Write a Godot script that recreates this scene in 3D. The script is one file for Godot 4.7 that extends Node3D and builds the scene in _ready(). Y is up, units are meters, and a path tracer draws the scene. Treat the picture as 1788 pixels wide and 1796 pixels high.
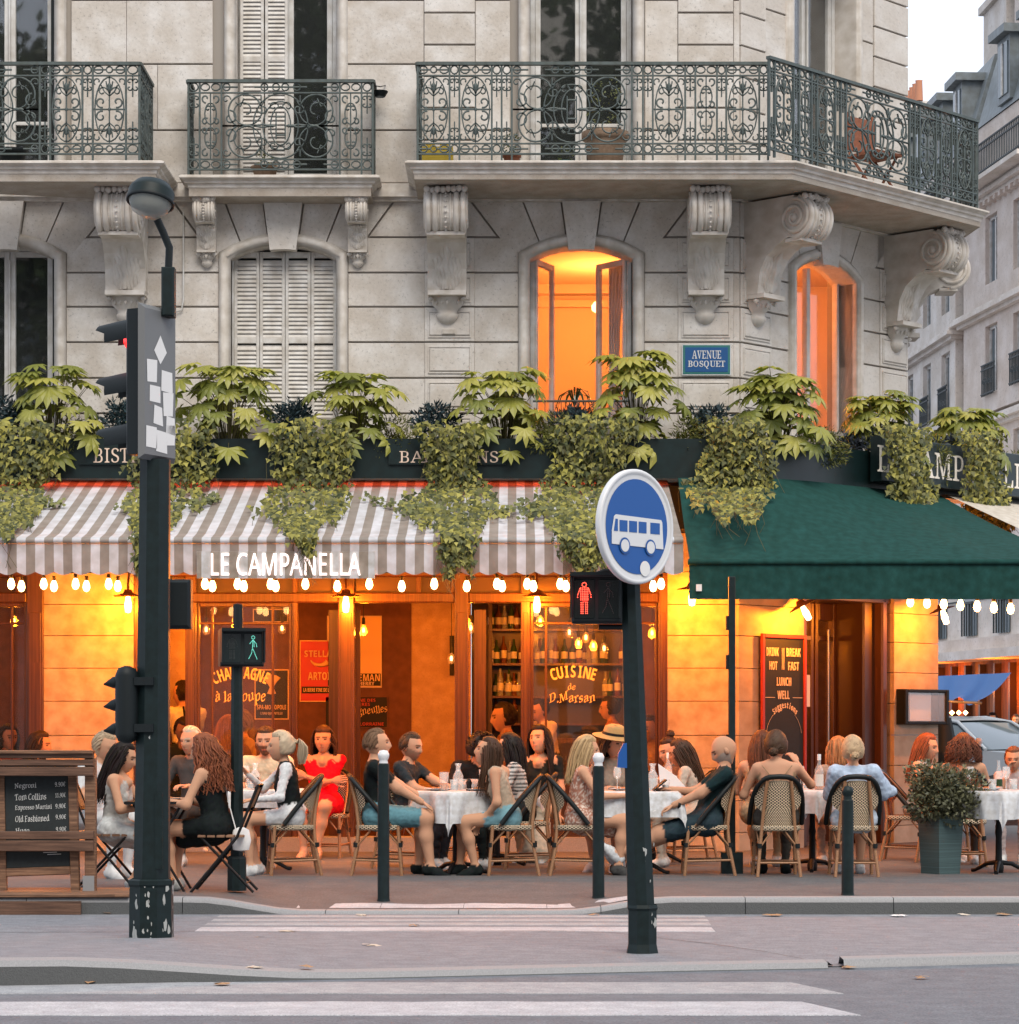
extends Node3D
# A café on a Paris street corner at dusk. Front wall in the plane z = 0, the street towards +z, y up, metres.
const LENS := 4600.0   # focal length, and the point of sight, in columns and rows of the photograph
const PX := 900.0
const PY := 1280.0
const EYE := 1.33
const DIST := 26.2
const PAVE := 0.12
const KERB_Z := 7.35
const WARM := Color(1.0, .52, .08)
var CH := Transform3D(Basis(Vector3(.682, 0, -.731), Vector3.UP, Vector3(.731, 0, .682)), Vector3(2.26, 0, 0))

func _ready() -> void:
	rng.seed = 7
	var cam := Camera3D.new()
	cam.name = "camera"
	cam.projection = Camera3D.PROJECTION_FRUSTUM
	cam.near = .2
	cam.far = 400.0
	cam.size = 1796.0 / LENS * .2
	cam.frustum_offset = Vector2(-6.0, 382.0) / LENS * .2
	cam.position = V(0, EYE, DIST)
	add_child(cam)
	cam.current = true
	var env := Environment.new()
	env.background_mode = Environment.BG_SKY
	env.sky = Sky.new()
	var sm := ProceduralSkyMaterial.new()
	sm.sky_top_color = Color(.86, .90, .97)
	sm.sky_horizon_color = Color(.90, .93, .985)
	sm.sky_curve = .3
	sm.ground_bottom_color = Color(.35, .35, .36)
	sm.ground_horizon_color = Color(.6, .6, .62)
	sm.sun_angle_max = 1.0
	env.sky.sky_material = sm
	env.background_energy_multiplier = .62
	env.tonemap_mode = Environment.TONE_MAPPER_LINEAR
	env.tonemap_exposure = 2.25
	env.sdfgi_enabled = true
	env.ssao_enabled = true
	env.ssil_enabled = true
	var we := WorldEnvironment.new()
	we.name = "environment"
	we.environment = env
	add_child(we)
	var sun := DirectionalLight3D.new()
	sun.name = "soft_sun"
	sun.light_color = Color(1.0, .97, .93)
	sun.light_energy = .5
	sun.light_angular_distance = 40.0
	sun.shadow_enabled = true
	sun.rotation_degrees = V(-52, 14, 0)
	add_child(sun)
	materials()
	ground()
	building()
	cafe_front()
	cafe_inside()
	awnings()
	far_street()
	across_the_street()
	planting()
	street_furniture()
	furniture()
	people()
	small_things()

func omni(called: String, at: Vector3, energy: float, parent: Node, size := .03, col := WARM) -> void:
	var l := OmniLight3D.new()
	l.name = called
	l.light_color = col
	l.light_energy = energy
	l.light_size = size
	l.omni_range = 12.0
	l.omni_attenuation = 2.0
	l.shadow_enabled = true
	parent.add_child(l, true)
	l.position = at
# ------------------------------------------------------------------ mesh builder
class MB:
	var v := PackedVector3Array()
	var n := PackedVector3Array()
	var c := PackedColorArray()
	var uv := PackedVector2Array()
	var ix := PackedInt32Array()
	var col := Color(1, 1, 1)
	var t := Transform3D()

	func tri(a: Vector3, b: Vector3, d: Vector3) -> void:
		a = t * a; b = t * b; d = t * d
		var nn := (d - a).cross(b - a).normalized()
		var k := v.size()
		v.append(a); v.append(b); v.append(d)
		for i in 3:
			n.append(nn); c.append(col); ix.append(k + i)
		uv.append(Vector2(0, 0)); uv.append(Vector2(0, 1)); uv.append(Vector2(1, 1))

	# a b c d clockwise seen from the front
	func quad(a: Vector3, b: Vector3, d: Vector3, e: Vector3) -> void:
		a = t * a; b = t * b; d = t * d; e = t * e
		var nn := (d - a).cross(b - a) + (e - a).cross(d - a)
		nn = nn.normalized()
		var k := v.size()
		v.append(a); v.append(b); v.append(d); v.append(e)
		uv.append(Vector2(0, 1)); uv.append(Vector2(0, 0)); uv.append(Vector2(1, 0)); uv.append(Vector2(1, 1))
		for i in 4:
			n.append(nn); c.append(col)
		for i in [0, 1, 2, 0, 2, 3]:
			ix.append(k + i)

	func box(lo: Vector3, hi: Vector3) -> void:
		var x0 := lo.x; var y0 := lo.y; var z0 := lo.z
		var x1 := hi.x; var y1 := hi.y; var z1 := hi.z
		quad(Vector3(x0, y0, z1), Vector3(x0, y1, z1), Vector3(x1, y1, z1), Vector3(x1, y0, z1))
		quad(Vector3(x1, y0, z0), Vector3(x1, y1, z0), Vector3(x0, y1, z0), Vector3(x0, y0, z0))
		quad(Vector3(x1, y0, z1), Vector3(x1, y1, z1), Vector3(x1, y1, z0), Vector3(x1, y0, z0))
		quad(Vector3(x0, y0, z0), Vector3(x0, y1, z0), Vector3(x0, y1, z1), Vector3(x0, y0, z1))
		quad(Vector3(x0, y1, z1), Vector3(x0, y1, z0), Vector3(x1, y1, z0), Vector3(x1, y1, z1))
		quad(Vector3(x0, y0, z0), Vector3(x0, y0, z1), Vector3(x1, y0, z1), Vector3(x1, y0, z0))

	func cbox(mid: Vector3, size: Vector3) -> void:
		box(mid - size / 2, mid + size / 2)

	# a slab whose front (+z) edges are chamfered by b
	func slab(x0: float, x1: float, y0: float, y1: float, z0: float, z1: float, b: float) -> void:
		var o := [Vector3(x0, y0, z1 - b), Vector3(x0, y1, z1 - b), Vector3(x1, y1, z1 - b), Vector3(x1, y0, z1 - b)]
		var i := [Vector3(x0 + b, y0 + b, z1), Vector3(x0 + b, y1 - b, z1), Vector3(x1 - b, y1 - b, z1), Vector3(x1 - b, y0 + b, z1)]
		quad(i[0], i[1], i[2], i[3])
		for k in 4:
			var m := (k + 1) % 4
			quad(o[k], o[m], i[m], i[k])
			var p: Vector3 = o[k]; var q: Vector3 = o[m]
			quad(Vector3(p.x, p.y, z0), Vector3(q.x, q.y, z0), q, p)

	# rows of points, each row running from x towards z when the rows climb y; smooth
	func grid(rows: Array, close := false, cols: Array = []) -> void:
		var k := v.size()
		var w: int = rows[0].size()
		var h := rows.size()
		var nn := PackedVector3Array()
		nn.resize(w * h)
		for i in h:
			for j in w:
				v.append(t * rows[i][j])
				uv.append(Vector2(float(j) / maxf(1, w - 1), float(i) / maxf(1, h - 1)))
				c.append(cols[i][j] if cols else col)
		var last := w if close else w - 1
		for i in h - 1:
			for j in last:
				var a := i * w + j
				var b := i * w + (j + 1) % w
				var d := (i + 1) * w + (j + 1) % w
				var e := (i + 1) * w + j
				var va := v[k + a]; var vd := v[k + d]
				var f := (v[k + e] - v[k + b]).cross(vd - va)
				nn[a] += f; nn[b] += f; nn[d] += f; nn[e] += f
				for q in [a, b, d, a, d, e]:
					ix.append(k + q)
		for q in nn:
			n.append(q.normalized() if q.length_squared() > 1e-20 else Vector3.UP)

	func tube(pts: Array, r, sides := 6, caps := true, flat := 1.0) -> void:
		var rows := []
		var side := Vector3.ZERO
		for i in pts.size():
			var p: Vector3 = pts[i]
			var dir: Vector3 = (pts[mini(i + 1, pts.size() - 1)] - pts[maxi(i - 1, 0)])
			dir = dir.normalized() if dir.length() > 1e-7 else Vector3.UP
			if side == Vector3.ZERO:
				side = (Vector3.RIGHT if absf(dir.x) < 0.8 else Vector3.BACK)
			side = (side - dir * side.dot(dir)).normalized()
			var other := side.cross(dir)
			var rr: float = r[i] if r is Array else r
			var ring := []
			for k in sides:
				var a := TAU * k / sides + (PI / 4 if sides == 4 else 0.0)
				ring.append(p + side * cos(a) * rr + other * sin(a) * rr * flat)
			rows.append(ring)
		if caps:
			var p0 := []; var p1 := []
			for k in sides:
				p0.append(pts[0]); p1.append(pts[-1])
			rows.push_front(rows[0].duplicate()); rows.push_front(p0)
			rows.append(rows[-1].duplicate()); rows.append(p1)
		grid(rows, true)

	# profile: [radius, height] pairs from the bottom up
	func lathe(prof: Array, segs := 16, at := Vector3.ZERO, b := Basis()) -> void:
		var rows := []
		for p in prof:
			var ring := []
			for k in segs:
				var a := TAU * k / segs
				ring.append(at + b * Vector3(cos(a) * p[0], p[1], sin(a) * p[0]))
			rows.append(ring)
		grid(rows, true)

	# flat polygon (clockwise or not) in xy, pushed from z0 to z1
	func prism(poly: PackedVector2Array, z0: float, z1: float, sides := true) -> void:
		var p := poly.duplicate()
		if not Geometry2D.is_polygon_clockwise(p):
			p.reverse()
		var tr := Geometry2D.triangulate_polygon(p)
		for k in range(0, tr.size(), 3):
			var a := p[tr[k]]; var b := p[tr[k + 1]]; var d := p[tr[k + 2]]
			if (b - a).cross(d - a) > 0:
				var s := b; b = d; d = s
			tri(Vector3(a.x, a.y, z1), Vector3(b.x, b.y, z1), Vector3(d.x, d.y, z1))
			if sides:
				tri(Vector3(a.x, a.y, z0), Vector3(d.x, d.y, z0), Vector3(b.x, b.y, z0))
		if sides:
			for k in p.size():
				var a := p[k]; var b := p[(k + 1) % p.size()]
				quad(Vector3(a.x, a.y, z1), Vector3(a.x, a.y, z0), Vector3(b.x, b.y, z0), Vector3(b.x, b.y, z1))

	func mesh() -> ArrayMesh:
		var a := []
		a.resize(Mesh.ARRAY_MAX)
		a[Mesh.ARRAY_VERTEX] = v; a[Mesh.ARRAY_NORMAL] = n; a[Mesh.ARRAY_COLOR] = c
		a[Mesh.ARRAY_TEX_UV] = uv; a[Mesh.ARRAY_INDEX] = ix
		var m := ArrayMesh.new()
		m.add_surface_from_arrays(Mesh.PRIMITIVE_TRIANGLES, a)
		return m

# ------------------------------------------------------------------ nodes
var used := {}
var M := {}
var rng := RandomNumberGenerator.new()

func numbered(called: String) -> String:
	used[called] = used.get(called, 0) + 1
	return called if used[called] == 1 else "%s_%03d" % [called, used[called] - 1]

func tag(o: Node, label := "", category := "", group := "", kind := "") -> Node:
	for a in [["label", label], ["category", category], ["group", group], ["kind", kind]]:
		if a[1]:
			o.set_meta(a[0], a[1])
	return o

func thing(called: String, label: String, category: String, at := Vector3.ZERO, turn := 0.0, group := "") -> Node3D:
	var o := Node3D.new()
	o.name = numbered(called)
	add_child(o)
	o.position = at
	o.rotation.y = turn
	tag(o, label, category, group)
	return o

func part(called: String, m, material, parent: Node, xf := Transform3D()) -> MeshInstance3D:
	var o := MeshInstance3D.new()
	o.name = called
	o.mesh = m.mesh() if m is MB else m
	o.material_override = M[material] if material is String else material
	o.transform = xf
	parent.add_child(o, true)
	return o

func solo(called: String, m, material, label: String, category: String, at := Vector3.ZERO, turn := 0.0, group := "") -> MeshInstance3D:
	var o := part(numbered(called), m, material, self)
	o.position = at
	o.rotation.y = turn
	tag(o, label, category, group)
	return o

func struct(called: String, m, material) -> MeshInstance3D:
	var o := part(numbered(called), m, material, self)
	o.set_meta("kind", "structure")
	return o

func copy(o: Node3D, called: String, label: String, at: Vector3, turn := 0.0) -> Node3D:
	var r: Node3D = o.duplicate()
	r.name = numbered(called)
	add_child(r)
	r.position = at
	r.rotation.y = turn
	r.set_meta("label", label)
	return r

func V(x: float, y: float, z: float) -> Vector3:
	return Vector3(x, y, z)

func boxm(lo: Vector3, hi: Vector3) -> MB:
	var m := MB.new()
	m.box(lo, hi)
	return m

func R(a: float, b: float) -> float:
	return rng.randf_range(a, b)

# measured positions: a column or row of the photograph at a known depth z, in metres
func wx(px: float, z := 0.0) -> float:
	return (px - PX) * (DIST - z) / LENS
func wy(py: float, z := 0.0) -> float:
	return EYE + (PY - py) * (DIST - z) / LENS
func wp(px: float, py: float, z := 0.0) -> Vector3:
	return Vector3(wx(px, z), wy(py, z), z)
# the same along the corner wall: distance along it at w in front of it
func ct(px: float, w := 0.0) -> float:
	var k := px - PX
	return (k * (DIST - .682 * w) - LENS * (2.26 + .731 * w)) / (LENS * .682 - k * .731)

# lettering: extruded text, centred on its own origin unless left
func letters(s: String, size: float, depth := .006, font := "Droid Sans", bold := true, left := false, slant := 0.0) -> TextMesh:
	var f := SystemFont.new()
	f.font_names = PackedStringArray([font])
	f.font_weight = 700 if bold else 400
	var tm := TextMesh.new()
	tm.text = s
	if slant:
		var fv := FontVariation.new()
		fv.base_font = f
		fv.variation_transform = Transform2D(Vector2(1, 0), Vector2(slant, 1), Vector2())
		tm.font = fv
	else:
		tm.font = f
	tm.font_size = 32
	tm.pixel_size = size / 32.0
	tm.depth = depth
	tm.curve_step = 3.0
	tm.horizontal_alignment = HORIZONTAL_ALIGNMENT_LEFT if left else HORIZONTAL_ALIGNMENT_CENTER
	return tm

# ------------------------------------------------------------------ materials
func noise_tex(freq: float, lo: Color, hi: Color, size := 512, octaves := 4, kind := FastNoiseLite.TYPE_SIMPLEX_SMOOTH, sd := 1, mid := .5) -> NoiseTexture2D:
	var f := FastNoiseLite.new()
	f.noise_type = kind
	f.frequency = freq
	f.fractal_octaves = octaves
	f.seed = sd
	var tx := NoiseTexture2D.new()
	tx.width = size; tx.height = size
	tx.seamless = true
	tx.noise = f
	var g := Gradient.new()
	g.set_color(0, lo); g.set_color(1, hi)
	g.add_point(mid, lo.lerp(hi, .5))
	tx.color_ramp = g
	return tx

func mt(key: String, col: Color, rough := .8, o := {}) -> StandardMaterial3D:
	var m := StandardMaterial3D.new()
	m.resource_name = key
	m.albedo_color = Color(col.r, col.g, col.b).linear_to_srgb()
	m.roughness = rough
	m.metallic = o.get("metal", 0.0)
	if o.has("tex"):
		m.albedo_texture = o.tex
	if o.has("bump"):
		m.heightmap_enabled = true
		m.heightmap_texture = o.bump
		m.heightmap_scale = o.get("relief", .3)
	if o.has("rtex"):
		m.roughness_texture = o.rtex
	if o.has("scale"):
		m.uv1_triplanar = true
		m.uv1_world_triplanar = o.get("world", true)
		var s = o.scale
		m.uv1_scale = s if s is Vector3 else Vector3(s, s, s)
	elif o.has("uv"):
		m.uv1_scale = Vector3(o.uv.x, o.uv.y, 1)
	if o.has("alpha"):
		m.transparency = BaseMaterial3D.TRANSPARENCY_ALPHA
		m.albedo_color.a = o.alpha
	if o.has("glow"):
		m.emission_enabled = true
		m.emission = Color(o.glow.r, o.glow.g, o.glow.b).linear_to_srgb()
		m.emission_energy_multiplier = o.get("energy", 1.0)
	if o.has("back"):
		m.backlight_enabled = true
		m.backlight = o.back
	if o.has("spec"):
		m.metallic_specular = o.spec
	if o.has("sheen"):
		m.rim_enabled = true
		m.rim = o.sheen
	if o.has("coat"):
		m.clearcoat_enabled = true
		m.clearcoat = o.coat
		m.clearcoat_roughness = .1
	m.vertex_color_use_as_albedo = o.get("vc", false)
	m.cull_mode = BaseMaterial3D.CULL_DISABLED
	M[key] = m
	return m

func wood_image(w: int, h: int, lo: Color, hi: Color, sd: int, upright := false) -> ImageTexture:
	var f := FastNoiseLite.new()
	f.seed = sd
	f.frequency = .02
	f.fractal_octaves = 4
	var im := Image.create(w, h, false, Image.FORMAT_RGB8)
	for y in h:
		for x in w:
			var a := y if upright else x; var b := x if upright else y
			var k := f.get_noise_2d(a * .25, b * 5.0) * .7 + .55 + f.get_noise_2d(a * 2.0, b * 20.0) * .2
			im.set_pixel(x, y, lo.lerp(hi, clampf(k, 0, 1)))
	return ImageTexture.create_from_image(im)

# coarse mottling, finer grain and small dark pits in one seamless picture
func weathered(size: int, lo: Color, coarse: float, fine: float, grain: float, pits: float, sd: int) -> ImageTexture:
	var layers := []
	for q in [[coarse, 5, FastNoiseLite.TYPE_PERLIN], [fine, 3, FastNoiseLite.TYPE_SIMPLEX_SMOOTH], [.35, 2, FastNoiseLite.TYPE_VALUE]]:
		var f := FastNoiseLite.new()
		f.frequency = q[0]; f.fractal_octaves = q[1]; f.noise_type = q[2]; f.seed = sd + layers.size()
		layers.append(f.get_seamless_image(size, size).get_data())
	var out := PackedByteArray()
	out.resize(size * size * 3)
	var a: PackedByteArray = layers[0]; var b: PackedByteArray = layers[1]; var c: PackedByteArray = layers[2]
	for i in size * size:
		var k := clampf((a[i] / 255.0 - .25) * 1.7, 0, 1)
		var v := 1.0 - grain * (1.0 - c[i] / 255.0) - .05 * (1.0 - b[i] / 255.0)
		if b[i] < 70 and c[i] < 95:
			v -= pits
		out[i * 3] = int(255.0 * clampf(lerpf(lo.r, 1.0, k) * v, 0, 1))
		out[i * 3 + 1] = int(255.0 * clampf(lerpf(lo.g, 1.0, k) * v, 0, 1))
		out[i * 3 + 2] = int(255.0 * clampf(lerpf(lo.b, 1.0, k) * v, 0, 1))
	return ImageTexture.create_from_image(Image.create_from_data(size, size, false, Image.FORMAT_RGB8, out))

func materials() -> void:
	var W := Color(1, 1, 1)
	var grime := noise_tex(.012, Color(.78, .75, .71), W, 512, 5, FastNoiseLite.TYPE_SIMPLEX_SMOOTH, 3)
	var speck := noise_tex(.06, Color(.55, .55, .55), W, 512, 4, FastNoiseLite.TYPE_SIMPLEX_SMOOTH, 9, .35)
	var stain := weathered(1024, Color(.91, .89, .865), .008, .045, .05, .14, 21)
	var road_tex := weathered(1024, Color(.90, .90, .91), .012, .09, .30, .16, 41)
	var grit := noise_tex(.25, Color(.3, .3, .3), W, 512, 3, FastNoiseLite.TYPE_VALUE, 5)
	var asph := noise_tex(.2, Color(.72, .72, .74), W, 1024, 3, FastNoiseLite.TYPE_VALUE, 6)
	var cloud := noise_tex(.004, Color(.74, .74, .75), W, 1024, 5, FastNoiseLite.TYPE_SIMPLEX_SMOOTH, 8)
	var paint := noise_tex(.02, Color(.66, .66, .67), W, 512, 5, FastNoiseLite.TYPE_SIMPLEX_SMOOTH, 12, .3)
	mt("stone", Color(.72, .69, .66), .9, {tex = stain, scale = .45, bump = speck, relief = .5})
	mt("stone_b", Color(.75, .72, .69), .9, {tex = stain, scale = .37, bump = speck, relief = .5})
	mt("stone_c", Color(.69, .655, .62), .9, {tex = stain, scale = .52, bump = speck, relief = .5})
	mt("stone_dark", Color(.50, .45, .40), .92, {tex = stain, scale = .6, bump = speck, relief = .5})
	mt("joint", Color(.30, .27, .24), .95)
	mt("moulding", Color(.74, .71, .68), .85, {tex = grime, scale = .8})
	mt("cafe_stone", Color(.60, .50, .38), .85, {tex = grime, scale = .7, bump = speck, relief = .2})
	mt("asphalt", Color(.31, .322, .352), .9, {tex = road_tex, scale = .55, bump = grit, relief = .4})
	mt("road_asphalt", Color(.215, .232, .26), .9, {tex = road_tex, scale = .42, bump = grit, relief = .6})
	mt("pavement", Color(.15, .147, .15), .9, {tex = road_tex, scale = .37, bump = grit, relief = .25})
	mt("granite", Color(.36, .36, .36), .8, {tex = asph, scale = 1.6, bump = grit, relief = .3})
	mt("white_line", Color(.66, .67, .70), .8, {tex = road_tex, scale = .5})
	mt("worn_line", Color(.50, .505, .52), .85, {tex = road_tex, scale = .63})
	mt("iron", Color(.085, .115, .118), .55, {tex = grime, scale = 1.5})
	mt("white_paint", Color(.72, .73, .74), .5, {tex = grime, scale = .6})
	mt("shutter", Color(.70, .69, .68), .6, {tex = grime, scale = .9})
	mt("glass", Color(.3, .33, .33), .02, {alpha = .02})
	mt("unlit_room", Color(.02, .022, .024), .9)  # near-black colour holds the darkness of rooms with no lamp on
	mt("curtain", Color(.6, .6, .6), .9)
	mt("room_wall", Color(.62, .53, .46), .85)
	mt("room_wood", Color(.28, .17, .09), .7)
	mt("fascia", Color(.006, .019, .021), .35, {tex = grime, scale = 1.0})
	mt("gold_letter", Color(.72, .55, .44), .5)
	mt("cream_letter", Color(.80, .74, .66), .5)
	mt("green_canvas", Color(.018, .070, .066), .85, {tex = grime, scale = 1.2, spec = .2})
	mt("cream_canvas", Color(.62, .58, .52), .85, {tex = grime, scale = 1.2})
	mt("stripe_light", Color(.60, .61, .64), .85, {tex = grime, scale = 1.1, back = Color(.25, .25, .25)})
	mt("stripe_dark", Color(.32, .275, .235), .85, {tex = grime, scale = 1.1, back = Color(.2, .2, .2)})
	mt("cafe_wood", Color(.105, .042, .016), .38, {tex = wood_image(128, 256, Color(.66, .6, .55), W, 4, true), scale = V(3, .5, 3), coat = .2})
	mt("dark_wood", Color(.040, .017, .009), .4, {coat = .15})
	mt("brown_wall", Color(.125, .046, .024), .75, {tex = grime, scale = 1.0})
	mt("plaster", Color(.52, .36, .20), .85, {tex = stain, scale = .8})
	mt("cafe_floor", Color(.12, .06, .035), .5)
	mt("black", Color(.009, .009, .010), .5, {spec = .35})
	mt("post_paint", Color(.009, .020, .023), .5, {spec = .35, tex = grime, scale = 2.0})
	mt("post_chip", Color(.35, .36, .35), .9)
	mt("dark_metal", Color(.008, .012, .014), .55, {spec = .35})
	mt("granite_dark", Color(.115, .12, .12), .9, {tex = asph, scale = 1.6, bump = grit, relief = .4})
	mt("plate_grey", Color(.13, .135, .14), .5)
	mt("red_strip", Color(.5, .05, .02), .4, {glow = Color(1, .10, .03), energy = 1.0})
	mt("grey_metal", Color(.33, .34, .35), .45, {metal = .5})
	mt("steel", Color(.42, .44, .46), .35, {metal = .8})
	mt("sticker", Color(.66, .66, .66), .7)
	mt("sign_blue", Color(.004, .075, .30), .5)
	mt("sign_white", Color(.60, .61, .63), .4)
	mt("plate_blue", Color(.015, .085, .25), .35)
	mt("plate_green", Color(.03, .17, .16), .4)
	mt("lens_dark", Color(.006, .012, .012), .15)
	mt("red_lamp", Color(.5, .01, .01), .3, {glow = Color(1, .015, .012), energy = 1.2})
	mt("red_led", Color(.5, .05, .03), .4, {glow = Color(1.0, .09, .05), energy = 1.6})
	mt("green_led", Color(.1, .5, .4), .4, {glow = Color(.25, .95, .75), energy = .45})
	mt("led_off", Color(.055, .065, .065), .5)
	mt("bulb", Color(1, .8, .5), .3, {glow = Color(1.0, .62, .26), energy = 5.0})
	mt("bulb_small", Color(1, .7, .4), .3, {glow = Color(1.0, .50, .16), energy = 3.0})
	mt("bulb_glass", Color(1, .9, .8), .02, {alpha = .08})
	mt("neon", Color(.9, .85, .85), .4, {glow = Color(1.0, .80, .74), energy = .75})
	mt("lamp_enamel", Color(.09, .035, .018), .45)
	mt("frosted", Color(.50, .52, .48), .3, {alpha = .5})
	mt("gold_paint", Color(.85, .55, .18), .5)
	mt("poster_red", Color(.42, .008, .018), .4)
	mt("poster_gold", Color(.62, .40, .14), .5)
	mt("poster_cream", Color(.55, .42, .26), .5)
	mt("menu_red", Color(.35, .03, .015), .5)
	mt("chalk_board", Color(.010, .017, .020), .7, {tex = grime, scale = 3.0})
	mt("chalk", Color(.62, .62, .60), .9)
	mt("chalk_cream", Color(.72, .60, .46), .9)
	mt("plank", Color(.16, .082, .05), .7, {tex = wood_image(512, 64, Color(.6, .56, .53), W, 7), scale = V(.7, 6, 6)})
	mt("plank_pale", Color(.30, .16, .09), .7, {tex = wood_image(512, 64, Color(.5, .45, .42), W, 2), scale = V(.7, 6, 6)})
	mt("rattan", Color(.44, .235, .12), .5, {tex = noise_tex(.08, Color(.6, .55, .5), W, 256), scale = 4.0, world = false})
	mt("rattan_black", Color(.009, .012, .013), .5, {spec = .35})
	# woven cane: cream strands over black, in a small brick-like weave
	var im := Image.create(64, 64, false, Image.FORMAT_RGB8)
	for y in 64:
		for x in 64:
			var row := int(y / 8.0)
			var on: bool = (x + (8 if row % 2 else 0)) % 16 < 10 and y % 8 < 6
			im.set_pixel(x, y, Color(.93, .86, .76) if on else Color(.10, .09, .085))
	var weave := ImageTexture.create_from_image(im)
	mt("weave", Color(.80, .74, .66), .7, {tex = weave, uv = Vector2(3.2, 4.2)})
	mt("weave_edge", Color(.82, .78, .72), .7, {tex = weave, uv = Vector2(9, 1)})
	mt("weave_lit_red", Color(.40, .13, .06), .7, {tex = weave, uv = Vector2(3.2, 4.2)})  # same weave with the reddish light on the chairs mixed into its colour
	mt("cane", Color(.40, .28, .18), .7, {tex = weave, uv = Vector2(3, 3)})
	mt("cloth", Color(.66, .69, .74), .9, {tex = grime, scale = 2.5, sheen = .2, back = Color(.2, .2, .2)})
	mt("paper", Color(.70, .69, .68), .9)
	mt("menu_glass", Color(.9, .95, .95), .03, {alpha = .1})
	mt("clear_glass", Color(.88, .93, .93), .03, {alpha = .16})
	mt("beer", Color(.55, .17, .015), .1)
	mt("water_in_glass", Color(.42, .45, .46), .05)
	mt("wine_glass_green", Color(.02, .05, .02), .1)
	mt("bottle_amber", Color(.10, .035, .01), .1)
	mt("label_paper", Color(.55, .53, .49), .8)
	mt("food", Color(.42, .15, .05), .7)
	mt("people", Color(1, 1, 1), .8, {vc = true, spec = .25})
	mt("hair", Color(1, 1, 1), .55, {vc = true, spec = .3})
	mt("straw", Color(.55, .30, .10), .8, {tex = noise_tex(.2, Color(.7, .7, .7), W, 128), scale = 6.0})
	mt("leaf_a", Color(.225, .225, .036), .5, {back = Color(.35, .4, .1)})
	mt("leaf_b", Color(.15, .165, .03), .5, {back = Color(.35, .4, .1)})
	mt("leaf_c", Color(.31, .29, .06), .5, {back = Color(.35, .4, .1)})
	mt("leaves", Color(1, 1, 1), .6, {vc = true, back = Color(.3, .3, .15)})
	mt("stem", Color(.10, .085, .03), .8)
	mt("soil", Color(.03, .02, .015), .95)
	mt("terracotta", Color(.34, .13, .075), .8, {tex = grime, scale = 3.0})
	mt("pale_pot", Color(.42, .30, .22), .85, {tex = grime, scale = 3.0})
	mt("planter", Color(.075, .135, .14), .6, {tex = wood_image(64, 256, Color(.6, .6, .6), W, 11), scale = V(1, 5, 1)})
	mt("dry_leaf", Color(.36, .20, .10), .85)
	mt("pale_leaf", Color(.50, .42, .34), .85)
	mt("zinc", Color(.22, .26, .29), .5, {tex = grime, scale = .4})
	mt("far_stone", Color(.78, .73, .69), .9, {tex = stain, scale = .12})
	mt("far_stone_b", Color(.74, .66, .61), .9, {tex = stain, scale = .15})
	mt("chimney_clay", Color(.50, .22, .13), .9)
	mt("far_glass", Color(.10, .13, .15), .1)
	mt("far_iron", Color(.03, .04, .045), .6)
	mt("blue_canvas", Color(.03, .10, .27), .7, {back = Color(.3, .4, .6)})
	mt("far_wood", Color(.36, .14, .05), .6, {tex = wood_image(64, 256, Color(.5, .45, .4), W, 4, true), scale = V(1.5, .4, 1.5)})
	mt("car_paint", Color(.30, .33, .36), .25, {coat = 1.0})
	mt("car_glass", Color(.05, .07, .08), .03, {coat = .8})
	mt("tyre", Color(.015, .015, .015), .8)
	mt("bark", Color(.09, .07, .05), .9)
	mt("tarp", Color(.015, .025, .028), .7)
	mt("yellow_plastic", Color(.62, .45, .05), .5)
	mt("teal_cloth", Color(.08, .25, .30), .8)
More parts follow.
